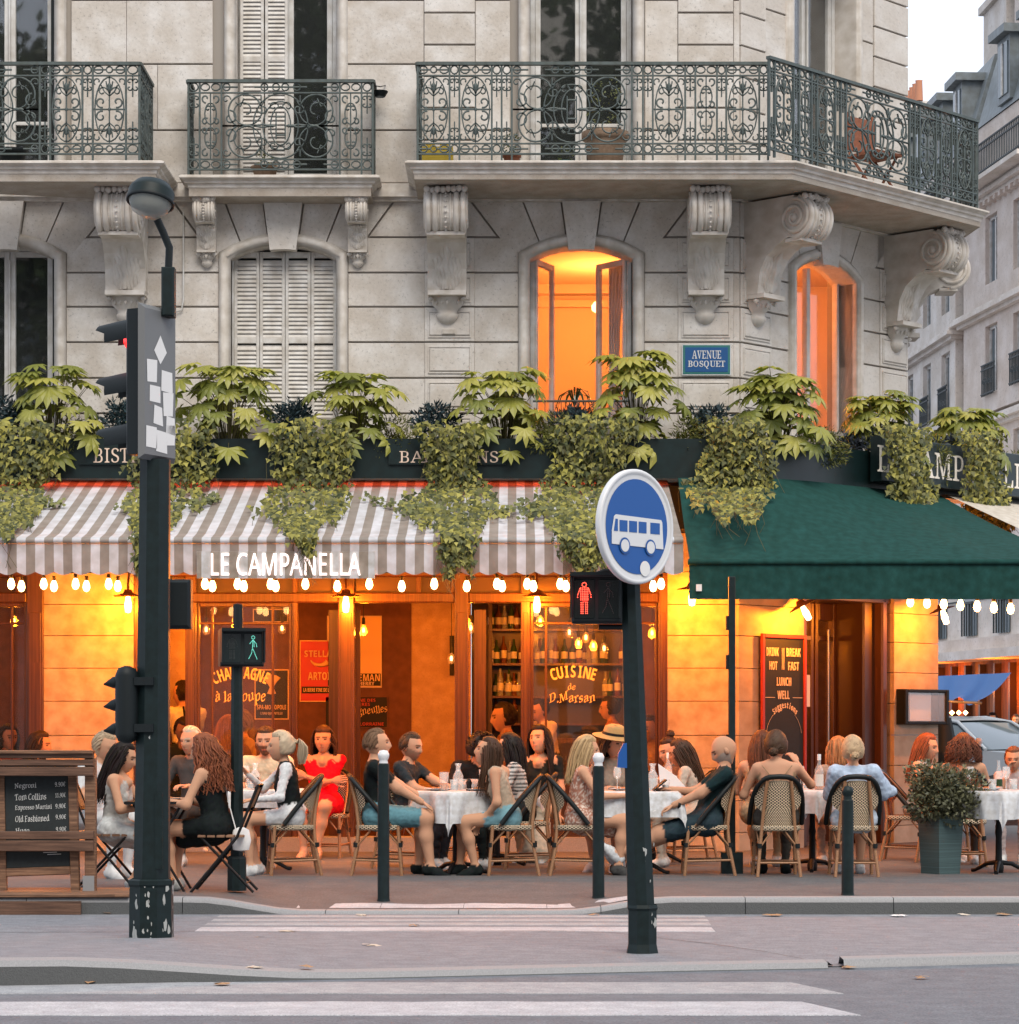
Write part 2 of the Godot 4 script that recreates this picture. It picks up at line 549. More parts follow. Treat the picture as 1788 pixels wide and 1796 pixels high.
# ------------------------------------------------------------------ ground
func ground() -> void:
	struct("road", boxm(V(-60, -.3, -140), V(70, 0, 45)), "road_asphalt")
	# far pavement: one sheet with a dropped kerb in front of the crossing
	var m := MB.new()
	var rows := []
	var xs := []
	for i in 61:
		xs.append(-12.0 + i * .4)
	for z in [KERB_Z - .16, 6.6, 5.9, 5.2, -.4]:
		var r := []
		for x in xs:
			r.append(V(x, pave_y(x, z), z))
		rows.append(r)
	m.grid(rows)
	# round the corner the pavement goes on along the side street
	m.box(V(2.0, -.05, -40), V(8.6, PAVE - .004, -.38))
	struct("pavement", m, "pavement")
	var tx := -12.0
	var kerb := Node3D.new()
	kerb.name = "kerb"
	add_child(kerb)
	kerb.set_meta("kind", "structure")
	while tx < 12.0:
		var w := R(.95, 1.15)
		var k := MB.new()
		var g := .0025
		var z0 := KERB_Z - .17
		var z1 := KERB_Z
		var prof := [[z0, 0.0], [z1 - .03, 0.0], [z1 - .008, -.01], [z1, -.035], [z1 + .012, -.4]]
		var ra := []
		for p in prof:
			var edge := []
			for q in 7:
				var xx := lerpf(tx + w - g, tx + g, q / 6.0)
				edge.append(V(xx, maxf(pave_y(xx, KERB_Z) + .004 + p[1], -.02), p[0]))
			ra.append(edge)
		k.grid([ra[0], ra[1]]); k.grid([ra[1], ra[2], ra[3]]); 
		part("kerb_stone", k, "granite", kerb)
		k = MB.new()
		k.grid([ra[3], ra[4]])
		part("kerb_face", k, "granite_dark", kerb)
		tx += w
	# white band laid along the lowered kerb
	m = MB.new()
	for i in 8:
		var x0 := wx(522 + i * 73, 7.0)
		var x1 := wx(522 + (i + 1) * 73 - (1 if i % 2 else 0), 7.0)
		var poly := []
		for j in 5:
			var x := lerpf(x0, x1, j / 4.0)
			poly.append([x, 6.78 + .03 * sin(x * 7.0) + R(-.015, .015), 7.08 + R(-.02, .02)])
		for j in 4:
			var a = poly[j]; var b = poly[j + 1]
			m.quad(V(a[0], pave_y(a[0], a[2]) + .005, a[2]), V(a[0], pave_y(a[0], a[1]) + .005, a[1]), V(b[0], pave_y(b[0], b[1]) + .005, b[1]), V(b[0], pave_y(b[0], b[2]) + .005, b[2]))
	struct("pavement_marking", m, "white_line")
	# refuge between the two carriageways, its front kerb sloping from a full step to almost flush
	m = MB.new()
	var top := [[-7.0, 9.3], [wx(900, 8.9), 9.0], [wx(1050, 8.7), 9.05], [wx(1250, 9.8), 10.1], [wx(1400, 10.8), 11.0], [wx(1462, 11.5), 11.5]]
	var front := [[-7.0, 12.75], [wx(0, 12.5), 12.6], [wx(250, 12.5), 12.45], [wx(640, 12.2), 12.2], [wx(1160, 11.7), 11.8], [wx(1452, 11.6), 11.62]]
	var ra := []; var rb := []; var rc := []; var rd := []; var re := []; var rf := []
	for i in 31:
		var u := i / 30.0
		var a := along(front, u)
		var b := along(top, u)
		var h: float = lerpf(.13, .035, smoothstep(-2.5, -.9, a.x))
		if a.x > 2.2:
			h = .02
		ra.append(V(a.x, -.02, a.y + .02)); rb.append(V(a.x, h - .03, a.y)); rc.append(V(a.x, h, a.y - .03)); rd.append(V(a.x, h + .002, a.y - .2))
		re.append(V(a.x, h + .004, a.y - .25))
		rf.append(V(b.x, .012, b.y))
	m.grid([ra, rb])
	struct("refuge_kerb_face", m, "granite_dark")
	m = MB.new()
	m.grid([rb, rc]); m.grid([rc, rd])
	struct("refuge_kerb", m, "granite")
	m = MB.new()
	for r in [rd, re, rf]:
		for i in r.size():
			r[i].y -= .003
	m.grid([rd, re, rf])
	struct("refuge", m, "asphalt")
	# tarred joint along the back of the refuge
	m = MB.new()
	var ja := []; var jb := []
	for i in 31:
		var b := along(top, i / 30.0)
		ja.append(V(b.x, .0135, b.y + .012 + .006 * sin(i * 2.1))); jb.append(V(b.x, .0135, b.y - .012 + .006 * sin(i * 1.7)))
	m.grid([ja, jb])
	struct("tar_joint", m, "tarp")
	# low separator kerb going on to the right
	m = MB.new()
	var p0 := V(wx(1478, 11.5), 0, 11.55); var p1 := V(6.5, 0, 10.2)
	m.grid([[p0 + V(0, 0, .02), p1 + V(0, 0, .02)], [p0 + V(0, .045, 0), p1 + V(0, .045, 0)], [p0 + V(0, .05, -.18), p1 + V(0, .05, -.18)], [p0 + V(0, -.01, -.26), p1 + V(0, -.01, -.26)]])
	struct("separator_kerb", m, "granite")
	# the lane between refuge and pavement is smoother and paler
	m = MB.new()
	m.quad(V(-20, .004, 11.5), V(-20, .004, KERB_Z - .1), V(1.86, .004, KERB_Z - .1), V(1.86, .004, 11.5))
	m.quad(V(1.86, .004, 11.5), V(1.86, .004, KERB_Z - .1), V(14, .004, KERB_Z - .1), V(14, .004, 8.0))
	struct("bus_lane", m, "asphalt")
	# crossings
	for b in [[12.42, 13.0, 1480, "worn_line"], [13.4, 14.0, 1510, "white_line"], [14.45, 15.1, 1545, "white_line"]]:
		m = MB.new()
		var xr := wx(b[2], b[1])
		var rr := []
		for z in [b[1] + .001, b[1], b[0]]:
			var r := []
			for i in 41:
				var x := lerpf(-7, xr - (b[1] - z) * .35, i / 40.0)
				r.append(V(x, .004 if z <= b[1] else -.001, z + .02 * (x * -.12) + .008 * sin(x * 9.0) + .006 * sin(x * 23.0)))
			rr.append(r)
		m.grid(rr)
		struct("crossing_bar", m, b[3])
	for b in [[7.5, 7.66, 1238], [7.85, 8.05, 1244], [8.2, 8.42, 1248], [8.62, 8.98, 1255]]:
		m = MB.new()
		var r := [[], [], []]
		for i in 31:
			var x := lerpf(wx(380, 7.7), wx(b[2], b[1]), i / 30.0)
			r[0].append(V(x, .003, b[1] + .001 + .006 * sin(x * 19.0))); r[1].append(V(x, .007, b[1] + .006 * sin(x * 19.0))); r[2].append(V(x, .007, b[0] + R(-.01, .01)))
		m.grid(r)
		struct("crossing_bar", m, "worn_line" if b[0] < 8.5 else "white_line")

func along(pts: Array, u: float) -> Vector2:
	var x := lerpf(pts[0][0], pts[-1][0], u)
	for i in pts.size() - 1:
		if x <= pts[i + 1][0] + 1e-5:
			var k: float = (x - pts[i][0]) / (pts[i + 1][0] - pts[i][0])
			return Vector2(x, lerpf(pts[i][1], pts[i + 1][1], k))
	return Vector2(x, pts[-1][1])

func pave_y(x: float, z: float) -> float:
	var drop := smoothstep(-2.3, -1.5, x) * (1.0 - smoothstep(.35, 1.15, x))
	return PAVE - .095 * drop * smoothstep(5.4, 7.2, z)
# ------------------------------------------------------------------ the corner building
var B: Node3D
const ENT := [4.14, 4.49, 4.844, 5.202, 5.555, 5.897, 6.25]

func node(called: String, parent: Node, xf := Transform3D()) -> Node3D:
	var o := Node3D.new()
	o.name = called
	parent.add_child(o, true)
	o.transform = xf
	return o

func stone(parent: Node, x0: float, x1: float, y0: float, y1: float, z1 := 0.0, xf := Transform3D(), gap := .006, ch := .012) -> void:
	var m := MB.new()
	m.slab(x0 + gap, x1 - gap, y0 + gap, y1 - gap, z1 - .06, z1 + R(-.002, .002), ch)
	part("stone_block", m, ["stone", "stone_b", "stone_c"][rng.randi() % 3], parent, xf)

func courses(parent: Node, x0: float, x1: float, ys: Array, xf := Transform3D(), z1 := 0.0, wide := .9) -> void:
	for i in ys.size() - 1:
		var n: int = maxi(1, roundi((x1 - x0) / wide))
		var cuts := [x0]
		for k in n - 1:
			cuts.append(x0 + (x1 - x0) * (k + 1 + (.22 if i % 2 else -.22)) / n)
		cuts.append(x1)
		for k in n:
			# upright joints are tight, level joints are cut wide
			var m := MB.new()
			var a: float = cuts[k] + (.002 if k else .0); var b: float = cuts[k + 1] - (.002 if k < n - 1 else .0)
			m.slab(a, b, ys[i] + .009, ys[i + 1] - .009, z1 - .06, z1 + R(-.0015, .0015), .004)
			part("stone_block", m, ["stone", "stone_b", "stone_c"][rng.randi() % 3], parent, xf)

func panel_stone(parent: Node, x0: float, x1: float, y0: float, y1: float, z1: float, xf := Transform3D()) -> void:
	# a block with a sunk margin round a raised field
	var m := MB.new()
	var e := .035
	m.slab(x0, x1, y0 + .009, y1 - .009, z1 - .06, z1, .004)
	m.slab(x0 + e + .012, x1 - e - .012, y0 + e + .03, y1 - e - .03, z1 - .01, z1 + .016, .008)
	for s in [[x0 + e, x1 - e, y0 + e + .009, y0 + e + .02], [x0 + e, x1 - e, y1 - e - .02, y1 - e - .009], [x0 + e, x0 + e + .01, y0 + e + .02, y1 - e - .02], [x1 - e - .01, x1 - e, y0 + e + .02, y1 - e - .02]]:
		m.box(V(s[0], s[2], z1 - .004), V(s[1], s[3], z1 + .012))
	part("stone_block", m, "stone_b", parent, xf)

# moulded band round an opening; arch rises from ys at the sides to yc in the middle
func surround(parent: Node, cx: float, hw: float, y0: float, ys: float, yc: float, xf := Transform3D(), wide := .115) -> void:
	var path := [[Vector2(cx - hw, y0), Vector2(-1, 0)]]
	var rise := maxf(yc - ys, .001)
	var r := (hw * hw + rise * rise) / (2 * rise)
	var am := asin(minf(1, hw / r))
	path.append([Vector2(cx - hw, ys), Vector2(-1, 0)])
	for i in 13:
		var a := lerpf(-am, am, i / 12.0)
		var d := Vector2(sin(a), cos(a))
		var e := d
		if i == 0: e = (d + Vector2(-1, 0)).normalized() / maxf(.5, cos((PI / 2 - am) / 2))
		if i == 12: e = (d + Vector2(1, 0)).normalized() / maxf(.5, cos((PI / 2 - am) / 2))
		path.append([Vector2(cx, yc - r) + d * r, e])
	path.append([Vector2(cx + hw, ys), Vector2(1, 0)])
	path.append([Vector2(cx + hw, y0), Vector2(1, 0)])
	path.remove_at(1); path.remove_at(path.size() - 2)
	var prof := [[0, -.25], [0, .02], [.3, .025], [.34, .05], [.72, .055], [.8, .03], [1, .03], [1, -.03]]
	var rows := []
	for p in path:
		var row := []
		for q in prof:
			var at: Vector2 = p[0] + p[1] * (q[0] * wide)
			row.append(V(at.x, at.y, q[1]))
		rows.append(row)
	var m := MB.new()
	m.grid(rows)
	part("window_surround", m, "moulding", parent, xf)

func voussoirs(parent: Node, cx: float, hw: float, ys: float, yc: float, top: float, xf := Transform3D()) -> void:
	var rise := yc - ys
	var r := (hw * hw + rise * rise) / (2 * rise)
	var y0 := yc - r
	var am := asin(hw / r)
	var cuts := [-am * 1.22, -am * .72, -am * .26, am * .26, am * .72, am * 1.22]
	for i in 5:
		var key := i == 2
		var poly := PackedVector2Array()
		var a: float = cuts[i] + .006; var b: float = cuts[i + 1] - .006
		var ri := r + (.115 if not key else -.05)
		for k in 5:
			var q := lerpf(a, b, k / 4.0)
			poly.append(Vector2(cx + sin(q) * ri, y0 + cos(q) * ri))
		poly.append(Vector2(cx + tan(b) * (top - y0), top))
		poly.append(Vector2(cx + tan(a) * (top - y0), top))
		var m := MB.new()
		m.prism(poly, -.06, .07 if key else 0.0)
		part("keystone" if key else "stone_block", m, "stone_b" if key else "stone", parent, xf)

func casement(parent: Node, x0: float, x1: float, y0: float, y1: float, z: float, xf := Transform3D(), mat := "white_paint", bar := 0.0) -> Node3D:
	var w := node("window", parent, xf)
	var m := MB.new()
	for s in [[x0, x0 + .05, y0, y1], [x1 - .05, x1, y0, y1], [x0 + .05, x1 - .05, y1 - .05, y1], [x0 + .05, x1 - .05, y0, y0 + .04]]:
		m.slab(s[0], s[1], s[2], s[3], z - .07, z, .006)
	part("frame", m, mat, w)
	var cx := (x0 + x1) / 2
	for s in [-1, 1]:
		m = MB.new()
		var a: float = (x0 + .052 if s < 0 else cx + .002)
		var b: float = (cx - .002 if s < 0 else x1 - .052)
		for q in [[a, a + .055, y0 + .045, y1 - .055], [b - .055, b, y0 + .045, y1 - .055], [a + .055, b - .055, y1 - .11, y1 - .055], [a + .055, b - .055, y0 + .045, y0 + .13]]:
			m.slab(q[0], q[1], q[2], q[3], z - .055, z - .01, .006)
		if bar > 0:
			m.slab(a + .055, b - .055, bar, bar + .035, z - .05, z - .02, .004)
		part("sash", m, mat, w)
		part("pane", boxm(V(a + .05, y0 + .12, z - .036), V(b - .05, y1 - .1, z - .03)), "glass", w)
		part("pane", boxm(V(a + .05, y0 + .12, z - .05), V(b - .05, y1 - .1, z - .044)), "glass", w)
	m = MB.new()
	m.tube([V(cx, y0 + .2, z + .012), V(cx, y1 - .15, z + .012)], .012, 6)
	part("bolt", m, mat, w)
	return w

func shutter_leaf(parent: Node, x0: float, x1: float, y0: float, y1: float, z: float, xf := Transform3D()) -> void:
	var s := node("shutter", parent, xf)
	var m := MB.new()
	for q in [[x0, x0 + .032, y0, y1], [x1 - .032, x1, y0, y1], [x0 + .032, x1 - .032, y1 - .06, y1], [x0 + .032, x1 - .032, y0, y0 + .07], [x0 + .032, x1 - .032, (y0 + y1) / 2 - .03, (y0 + y1) / 2 + .03]]:
		m.slab(q[0], q[1], q[2], q[3], z - .03, z, .005)
	part("frame", m, "shutter", s)
	m = MB.new()
	var y := y0 + .09
	while y < y1 - .08:
		if absf(y - (y0 + y1) / 2) > .036:
			m.quad(V(x0 + .03, y - .014, z - .003), V(x0 + .03, y + .036, z - .028), V(x1 - .03, y + .036, z - .028), V(x1 - .03, y - .014, z - .003))
			m.quad(V(x0 + .03, y - .022, z - .004), V(x0 + .03, y - .014, z - .003), V(x1 - .03, y - .014, z - .003), V(x1 - .03, y - .022, z - .004))
			m.quad(V(x0 + .03, y - .022, z - .004), V(x1 - .03, y - .022, z - .004), V(x1 - .03, y + .012, z - .03), V(x0 + .03, y + .012, z - .03))
		y += .0425
	tag(part("slats", m, "shutter", s), "", "", "", "stuff")

func spiral(cx: float, cy: float, r0: float, r1: float, a0: float, a1: float, n := 14) -> Array:
	var out := []
	for i in n + 1:
		var u := float(i) / n
		var a := lerpf(a0, a1, u)
		var r := lerpf(r0, r1, u)
		out.append(V(cx + cos(a) * r, cy + sin(a) * r, 0))
	return out

func mirror4(list: Array, cy: float, both := true) -> Array:
	var out := []
	for l in list:
		for s in ([[1, 1], [-1, 1], [1, -1], [-1, -1]] if both else [[1, 1], [-1, 1]]):
			var q := []
			for p in l:
				q.append(V(p.x * s[0], cy + (p.y - cy) * s[1], 0))
			out.append(q)
	return out

func ellipse(cx: float, cy: float, rx: float, ry: float, n := 22) -> Array:
	var out := []
	for i in n + 1:
		out.append(V(cx + cos(TAU * i / n) * rx, cy + sin(TAU * i / n) * ry, 0))
	return out

var motif := {}
func rail_motif(kind: String, w: float) -> ArrayMesh:
	var key := "%s%.2f" % [kind, w]
	if motif.has(key):
		return motif[key]
	var h := w / 2
	var m := MB.new()
	var lines := []
	var mid := .43
	match kind:
		"A":
			lines.append(ellipse(0, mid, h * .88, .31))
			lines += mirror4([spiral(h * .5, .50, .055, .015, -PI * .6, PI * 1.3), spiral(h * .42, .60, .05, .012, PI * .9, -PI * .8), spiral(h * .72, .70, .04, .012, -PI * .3, PI * 1.2),
				[V(0, .56, 0), V(h * .3, .60, 0), V(h * .5, .665, 0)], [V(0, .58, 0), V(h * .14, .64, 0), V(h * .2, .70, 0)]], mid)
			lines += mirror4([[V(h * .1, mid, 0), V(h, mid, 0)]], mid, false)
			lines.append([V(0, .10, 0), V(0, .755, 0)])
			lines += [ellipse(0, .812, .03, .03, 10)] + mirror4([ellipse(h * .66, .812, h * .28, .036, 10), [V(.03, .812, 0), V(h, .812, 0)]], .812, false)
			lines += [ellipse(0, .05, .03, .03, 10)] + mirror4([ellipse(h * .66, .05, h * .28, .036, 10), [V(.03, .05, 0), V(h, .05, 0)]], .05, false)
			for y in [.64, .22]:
				m.lathe([[0, -.05], [.022, -.02], [.014, .0], [.024, .02], [.012, .04], [0, .06]], 6, V(0, y, 0))
			m.lathe([[0, -.03], [.02, 0], [0, .03]], 6, V(0, mid, 0))
		"GT", "GB":
			var up := []
			up.append(ellipse(0, .812, h * .75, .04, 12))
			up += mirror4([spiral(h * .45, .70, .03, .008, PI, -PI * .7, 10), spiral(h * .45, .635, .028, .008, PI, PI * 2.6, 10)], mid, false)
			up.append([V(0, .772, 0), V(0, .55, 0)])
			for l in up:
				var q := []
				for p in l:
					q.append(p if kind == "GT" else V(p.x, .862 - p.y, 0))
				lines.append(q)
		"C":
			lines += [ellipse(0, .55, h * .55, .105, 16), ellipse(0, .31, h * .55, .105, 16), [V(0, .10, 0), V(0, .755, 0)]]
			lines += mirror4([spiral(h * .45, .70, .045, .01, -PI * .5, PI * 1.1), spiral(h * .5, .47, .04, .01, PI * .7, -PI * .9), spiral(h * .25, .60, .03, .008, PI * .8, -PI * .9, 10)], mid)
			lines += mirror4([ellipse(h * .5, .812, h * .42, .034, 10)], .812, false) + mirror4([ellipse(h * .5, .05, h * .42, .034, 10)], .05, false)
		"B":
			lines += [ellipse(0, mid, .27, .32, 32), ellipse(0, mid, .10, .19, 20), ellipse(0, mid, .175, .24, 26)]
			lines += [[V(-.04, .52, 0), V(.04, .52, 0)], [V(-.04, .34, 0), V(.04, .34, 0)], [V(-.045, .56, 0), V(-.045, .30, 0)], [V(.045, .56, 0), V(.045, .30, 0)]]
			lines += mirror4([spiral(h * .60, .575, .165, .165, -PI * .35, PI * 1.05, 20), spiral(h * .60, .575, .165, .03, PI * 1.05, PI * 3.4, 26),
				spiral(h * .86, .51, .075, .018, PI * .5, PI * 2.4), spiral(h * .30, .60, .06, .015, 0, -PI * 1.6), spiral(h * .92, .69, .045, .012, PI, -PI * .8),
				[V(h * .26, .69, 0), V(h * .33, .62, 0), V(h * .40, .69, 0)], [V(h * .33, .73, 0), V(h * .33, .62, 0)], spiral(h * .12, .62, .05, .012, PI, -PI * .9),
				[V(h * .62, .70, 0), V(h * .68, .62, 0), V(h * .76, .66, 0)]], mid)
			lines += mirror4([[V(h * .17, mid, 0), V(h * .3, mid + .015, 0), V(h * .45, mid, 0)], [V(h * .5, mid, 0), V(h, mid, 0)]], mid)
			for y in [.812, .05]:
				lines += mirror4([ellipse(.045, y, .035, .036, 10), ellipse(.16, y, .035, .036, 10), ellipse(h - .05, y, .035, .036, 10), [V(0, y, 0), V(.26, y, 0)], [V(h - .16, y, 0), V(h, y, 0)]], y, false)
			for x in [-.33, .33, -.1, .1]:
				m.lathe([[0, -.06], [.018, -.02], [.012, 0], [.018, .02], [0, .06]], 6, V(x, mid, 0), Basis(Vector3.BACK, PI / 2))
	for l in lines:
		m.tube(l, .0085, 4, false, 1.3)
	motif[key] = m.mesh()
	return motif[key]

# ironwork along +x from the origin of xf; layout is a list of [kind, width]
func railing(parent: Node, xf: Transform3D, layout: Array) -> void:
	var x := 0.0
	for l in layout:
		for kind in (["GT", "GB"] if l[0] == "G" else [l[0]]):
			part("scroll_panel", rail_motif(kind, l[1]), "iron", parent, xf * Transform3D(Basis(), V(x + l[1] / 2, 0, 0)))
		part("railing_post", post_mesh(), "iron", parent, xf * Transform3D(Basis(), V(x, 0, 0)))
		x += l[1]
	part("railing_post", post_mesh(), "iron", parent, xf * Transform3D(Basis(), V(x, 0, 0)))
	for q in [[.87, .03, .05], [.755, .013, .022], [.10, .013, .022], [.0, .016, .026]]:
		var m := MB.new()
		m.box(V(-.012, q[0] - q[1] / 2, -q[2] / 2), V(x + .012, q[0] + q[1] / 2, q[2] / 2))
		part("handrail" if q[0] > .8 else "rail", m, "iron", parent, xf)

func post_mesh() -> ArrayMesh:
	if not motif.has("post"):
		var m := MB.new()
		m.box(V(-.009, -.07, -.012), V(.009, .853, .012))
		motif["post"] = m.mesh()
	return motif["post"]

# moulded stone shelf: plan is a list of points (outer edge), profile pushed outwards along the outline
func shelf(parent: Node, plan: Array, y1: float, y0: float) -> void:
	var d := y1 - y0
	var prof := [[0.0, y1], [.03, y1 - .012], [.03, y1 - .03 * d / .19], [-.015, y1 - .055], [-.02, y1 - .075], [-.045, y1 - .085], [-.05, y1 - .115], [-.06, y1 - .12], [-.06, y0]]
	var nrm := []
	for i in plan.size():
		var p: Vector2 = plan[i]
		var a: Vector2 = (p - plan[i - 1]).normalized() if i > 0 else Vector2()
		var b: Vector2 = (plan[i + 1] - p).normalized() if i < plan.size() - 1 else Vector2()
		if i == 0: a = b
		if i == plan.size() - 1: b = a
		var na := Vector2(-a.y, a.x) ; var nb := Vector2(-b.y, b.x)
		var q := (na + nb).normalized()
		nrm.append(q / maxf(.4, q.dot(na)))
	var m := MB.new()
	# separate faces keep the arrises sharp
	for i in plan.size() - 1:
		for k in prof.size() - 1:
			var a: Vector2 = plan[i] + nrm[i] * prof[k][0]; var b: Vector2 = plan[i + 1] + nrm[i + 1] * prof[k][0]
			var e: Vector2 = plan[i] + nrm[i] * prof[k + 1][0]; var f: Vector2 = plan[i + 1] + nrm[i + 1] * prof[k + 1][0]
			m.quad(V(e.x, prof[k + 1][1], e.y), V(a.x, prof[k][1], a.y), V(b.x, prof[k][1], b.y), V(f.x, prof[k + 1][1], f.y))
	part("slab_edge", m, "moulding", parent)
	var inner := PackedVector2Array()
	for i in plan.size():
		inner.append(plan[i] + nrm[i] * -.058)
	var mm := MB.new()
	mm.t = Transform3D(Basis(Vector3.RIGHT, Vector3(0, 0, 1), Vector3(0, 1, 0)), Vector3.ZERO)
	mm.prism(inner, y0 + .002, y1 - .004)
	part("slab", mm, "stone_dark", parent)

func console(parent: Node, xf: Transform3D, w: float, pr: float, k := 1.0) -> void:
	var c := node("console", parent, xf)
	var m := MB.new()
	var poly := PackedVector2Array([Vector2(0, 0), Vector2(pr - .2 * k, 0)])
	var cx := pr - .2 * k; var cy := -.22 * k; var r := .2 * k
	for i in 15:
		var a := lerpf(PI / 2, -PI * .62, i / 14.0)
		poly.append(Vector2(cx + cos(a) * r, cy + sin(a) * r))
	for p in [[pr - .42 * k, -.47 * k], [.28 * k, -.56 * k], [.2 * k, -.70 * k], [.17 * k, -.92 * k], [0, -.92 * k]]:
		poly.append(Vector2(maxf(0, p[0]), p[1]))
	m.t = Transform3D(Basis(Vector3.BACK, Vector3.UP, Vector3.LEFT), Vector3.ZERO)
	m.prism(poly, -w / 2, w / 2)
	part("scroll", m, "moulding", c)
	for s in [-1, 1]:
		m = MB.new()
		var l := []
		for p in spiral(cx, cy, r * .93, .03, PI / 2, -PI * 3.6, 34):
			l.append(V(s * (w / 2 + .004), p.y, p.x))
		m.tube(l, .022 * k, 5)
		m.lathe([[.045 * k, 0], [.03 * k, .02], [0, .026]], 10, V(s * w / 2, cy, cx), Basis(Vector3.BACK, -s * PI / 2))
		part("volute", m, "moulding", c)
	m = MB.new()
	for x in [-.44, -.27, -.12, .12, .27, .44]:
		var l := []
		for i in 12:
			var a := lerpf(PI * .42, -PI * .5, i / 11.0)
			l.append(V(x * w, cy + sin(a) * r, cx + cos(a) * r))
		m.tube(l, (.03 if absf(x) > .2 else .012) * k, 6)
	for i in 11:
		var a := lerpf(PI * .36, -PI * .45, i / 10.0)
		m.lathe([[0, -.014], [.016, 0], [0, .014]], 6, V(0, cy + sin(a) * (r + .01), cx + cos(a) * (r + .01)))
	part("fluting", m, "moulding", c)
	m = MB.new()
	m.cbox(V(0, -.435 * k, cx - .02), V(w * .96, .035 * k, .2 * k))
	for i in 8:
		var x := (i - 3.5) / 7.0 * w * .95
		m.lathe([[0, -.035], [.03, -.015], [.034, .01], [.02, .03], [0, .035]], 7, V(x, -.025 * k + R(-.01, .01), pr - .06 * k + R(-.015, .015)))
	part("leaf_crown", m, "moulding", c)
	# acanthus leaf hanging under the scroll
	m = MB.new()
	for i in 9:
		var u := (i - 4) / 4.0
		var x := u * w * .36
		var l := []
		for j in 7:
			var q := j / 6.0
			l.append(V(x * (1.12 - .35 * q) + .012 * sin(j * 2.4 + i), lerpf(-.47, -.90, q) * k, (.34 - .15 * sqrt(q)) * k - .05 * absf(u) * k + .016 * sin(q * 15.0 + absf(u) * 3.0)))
		m.tube(l, [.026 * k, .038 * k, .034 * k, .038 * k, .03 * k, .034 * k, .02 * k], 6)
	part("acanthus_leaf", m, "moulding", c)
	m = MB.new()
	m.cbox(V(0, -.94 * k, .12 * k), V(w * .98, .045 * k, .25 * k))
	for s in [-1, 1]:
		m.lathe([[0, -.03], [.035, 0], [0, .03]], 8, V(s * w * .42, -.985 * k, .13 * k))
	var ps := [[w * .42, -.96], [w * .40, -1.03], [w * .27, -1.08], [w * .25, -1.12], [w * .29, -1.125], [w * .28, -1.16], [w * .20, -1.2], [.0, -1.235]]
	var rows := []
	for p in ps:
		var ring := []
		for i in 13:
			var a := PI * i / 12.0
			ring.append(V(-cos(a) * p[0], p[1] * k, .02 + sin(a) * p[0] * .85))
		rows.push_front(ring)
	m.grid(rows)
	for i in 5:
		m.lathe([[0, -.03], [.022, 0], [0, .03]], 6, V((i - 2) * w * .14, -1.02 * k, .03 + w * .33 - absf(i - 2) * .02))
	part("pendant", m, "moulding", c)

func flower_pot(parent, called: String, label: String, at: Vector3, r: float, h: float, mat: String, leaves: int, spread: float, tall: float) -> void:
	var p := thing(called, label, "plant pot", at)
	var m := MB.new()
	m.lathe([[0, 0], [r * .72, 0], [r * .95, h * .8], [r * 1.08, h * .82], [r * 1.08, h], [r * .95, h], [r * .9, h * .9], [0, h * .9]], 18)
	part("pot", m, mat, p)
	if leaves:
		tag(part("foliage", leaf_cloud(leaves, V(0, h + tall * .5, 0), V(spread, tall * .55, spread), .035, Color(.09, .11, .035), Color(.16, .17, .05)), "leaves", p), "", "", "", "stuff")

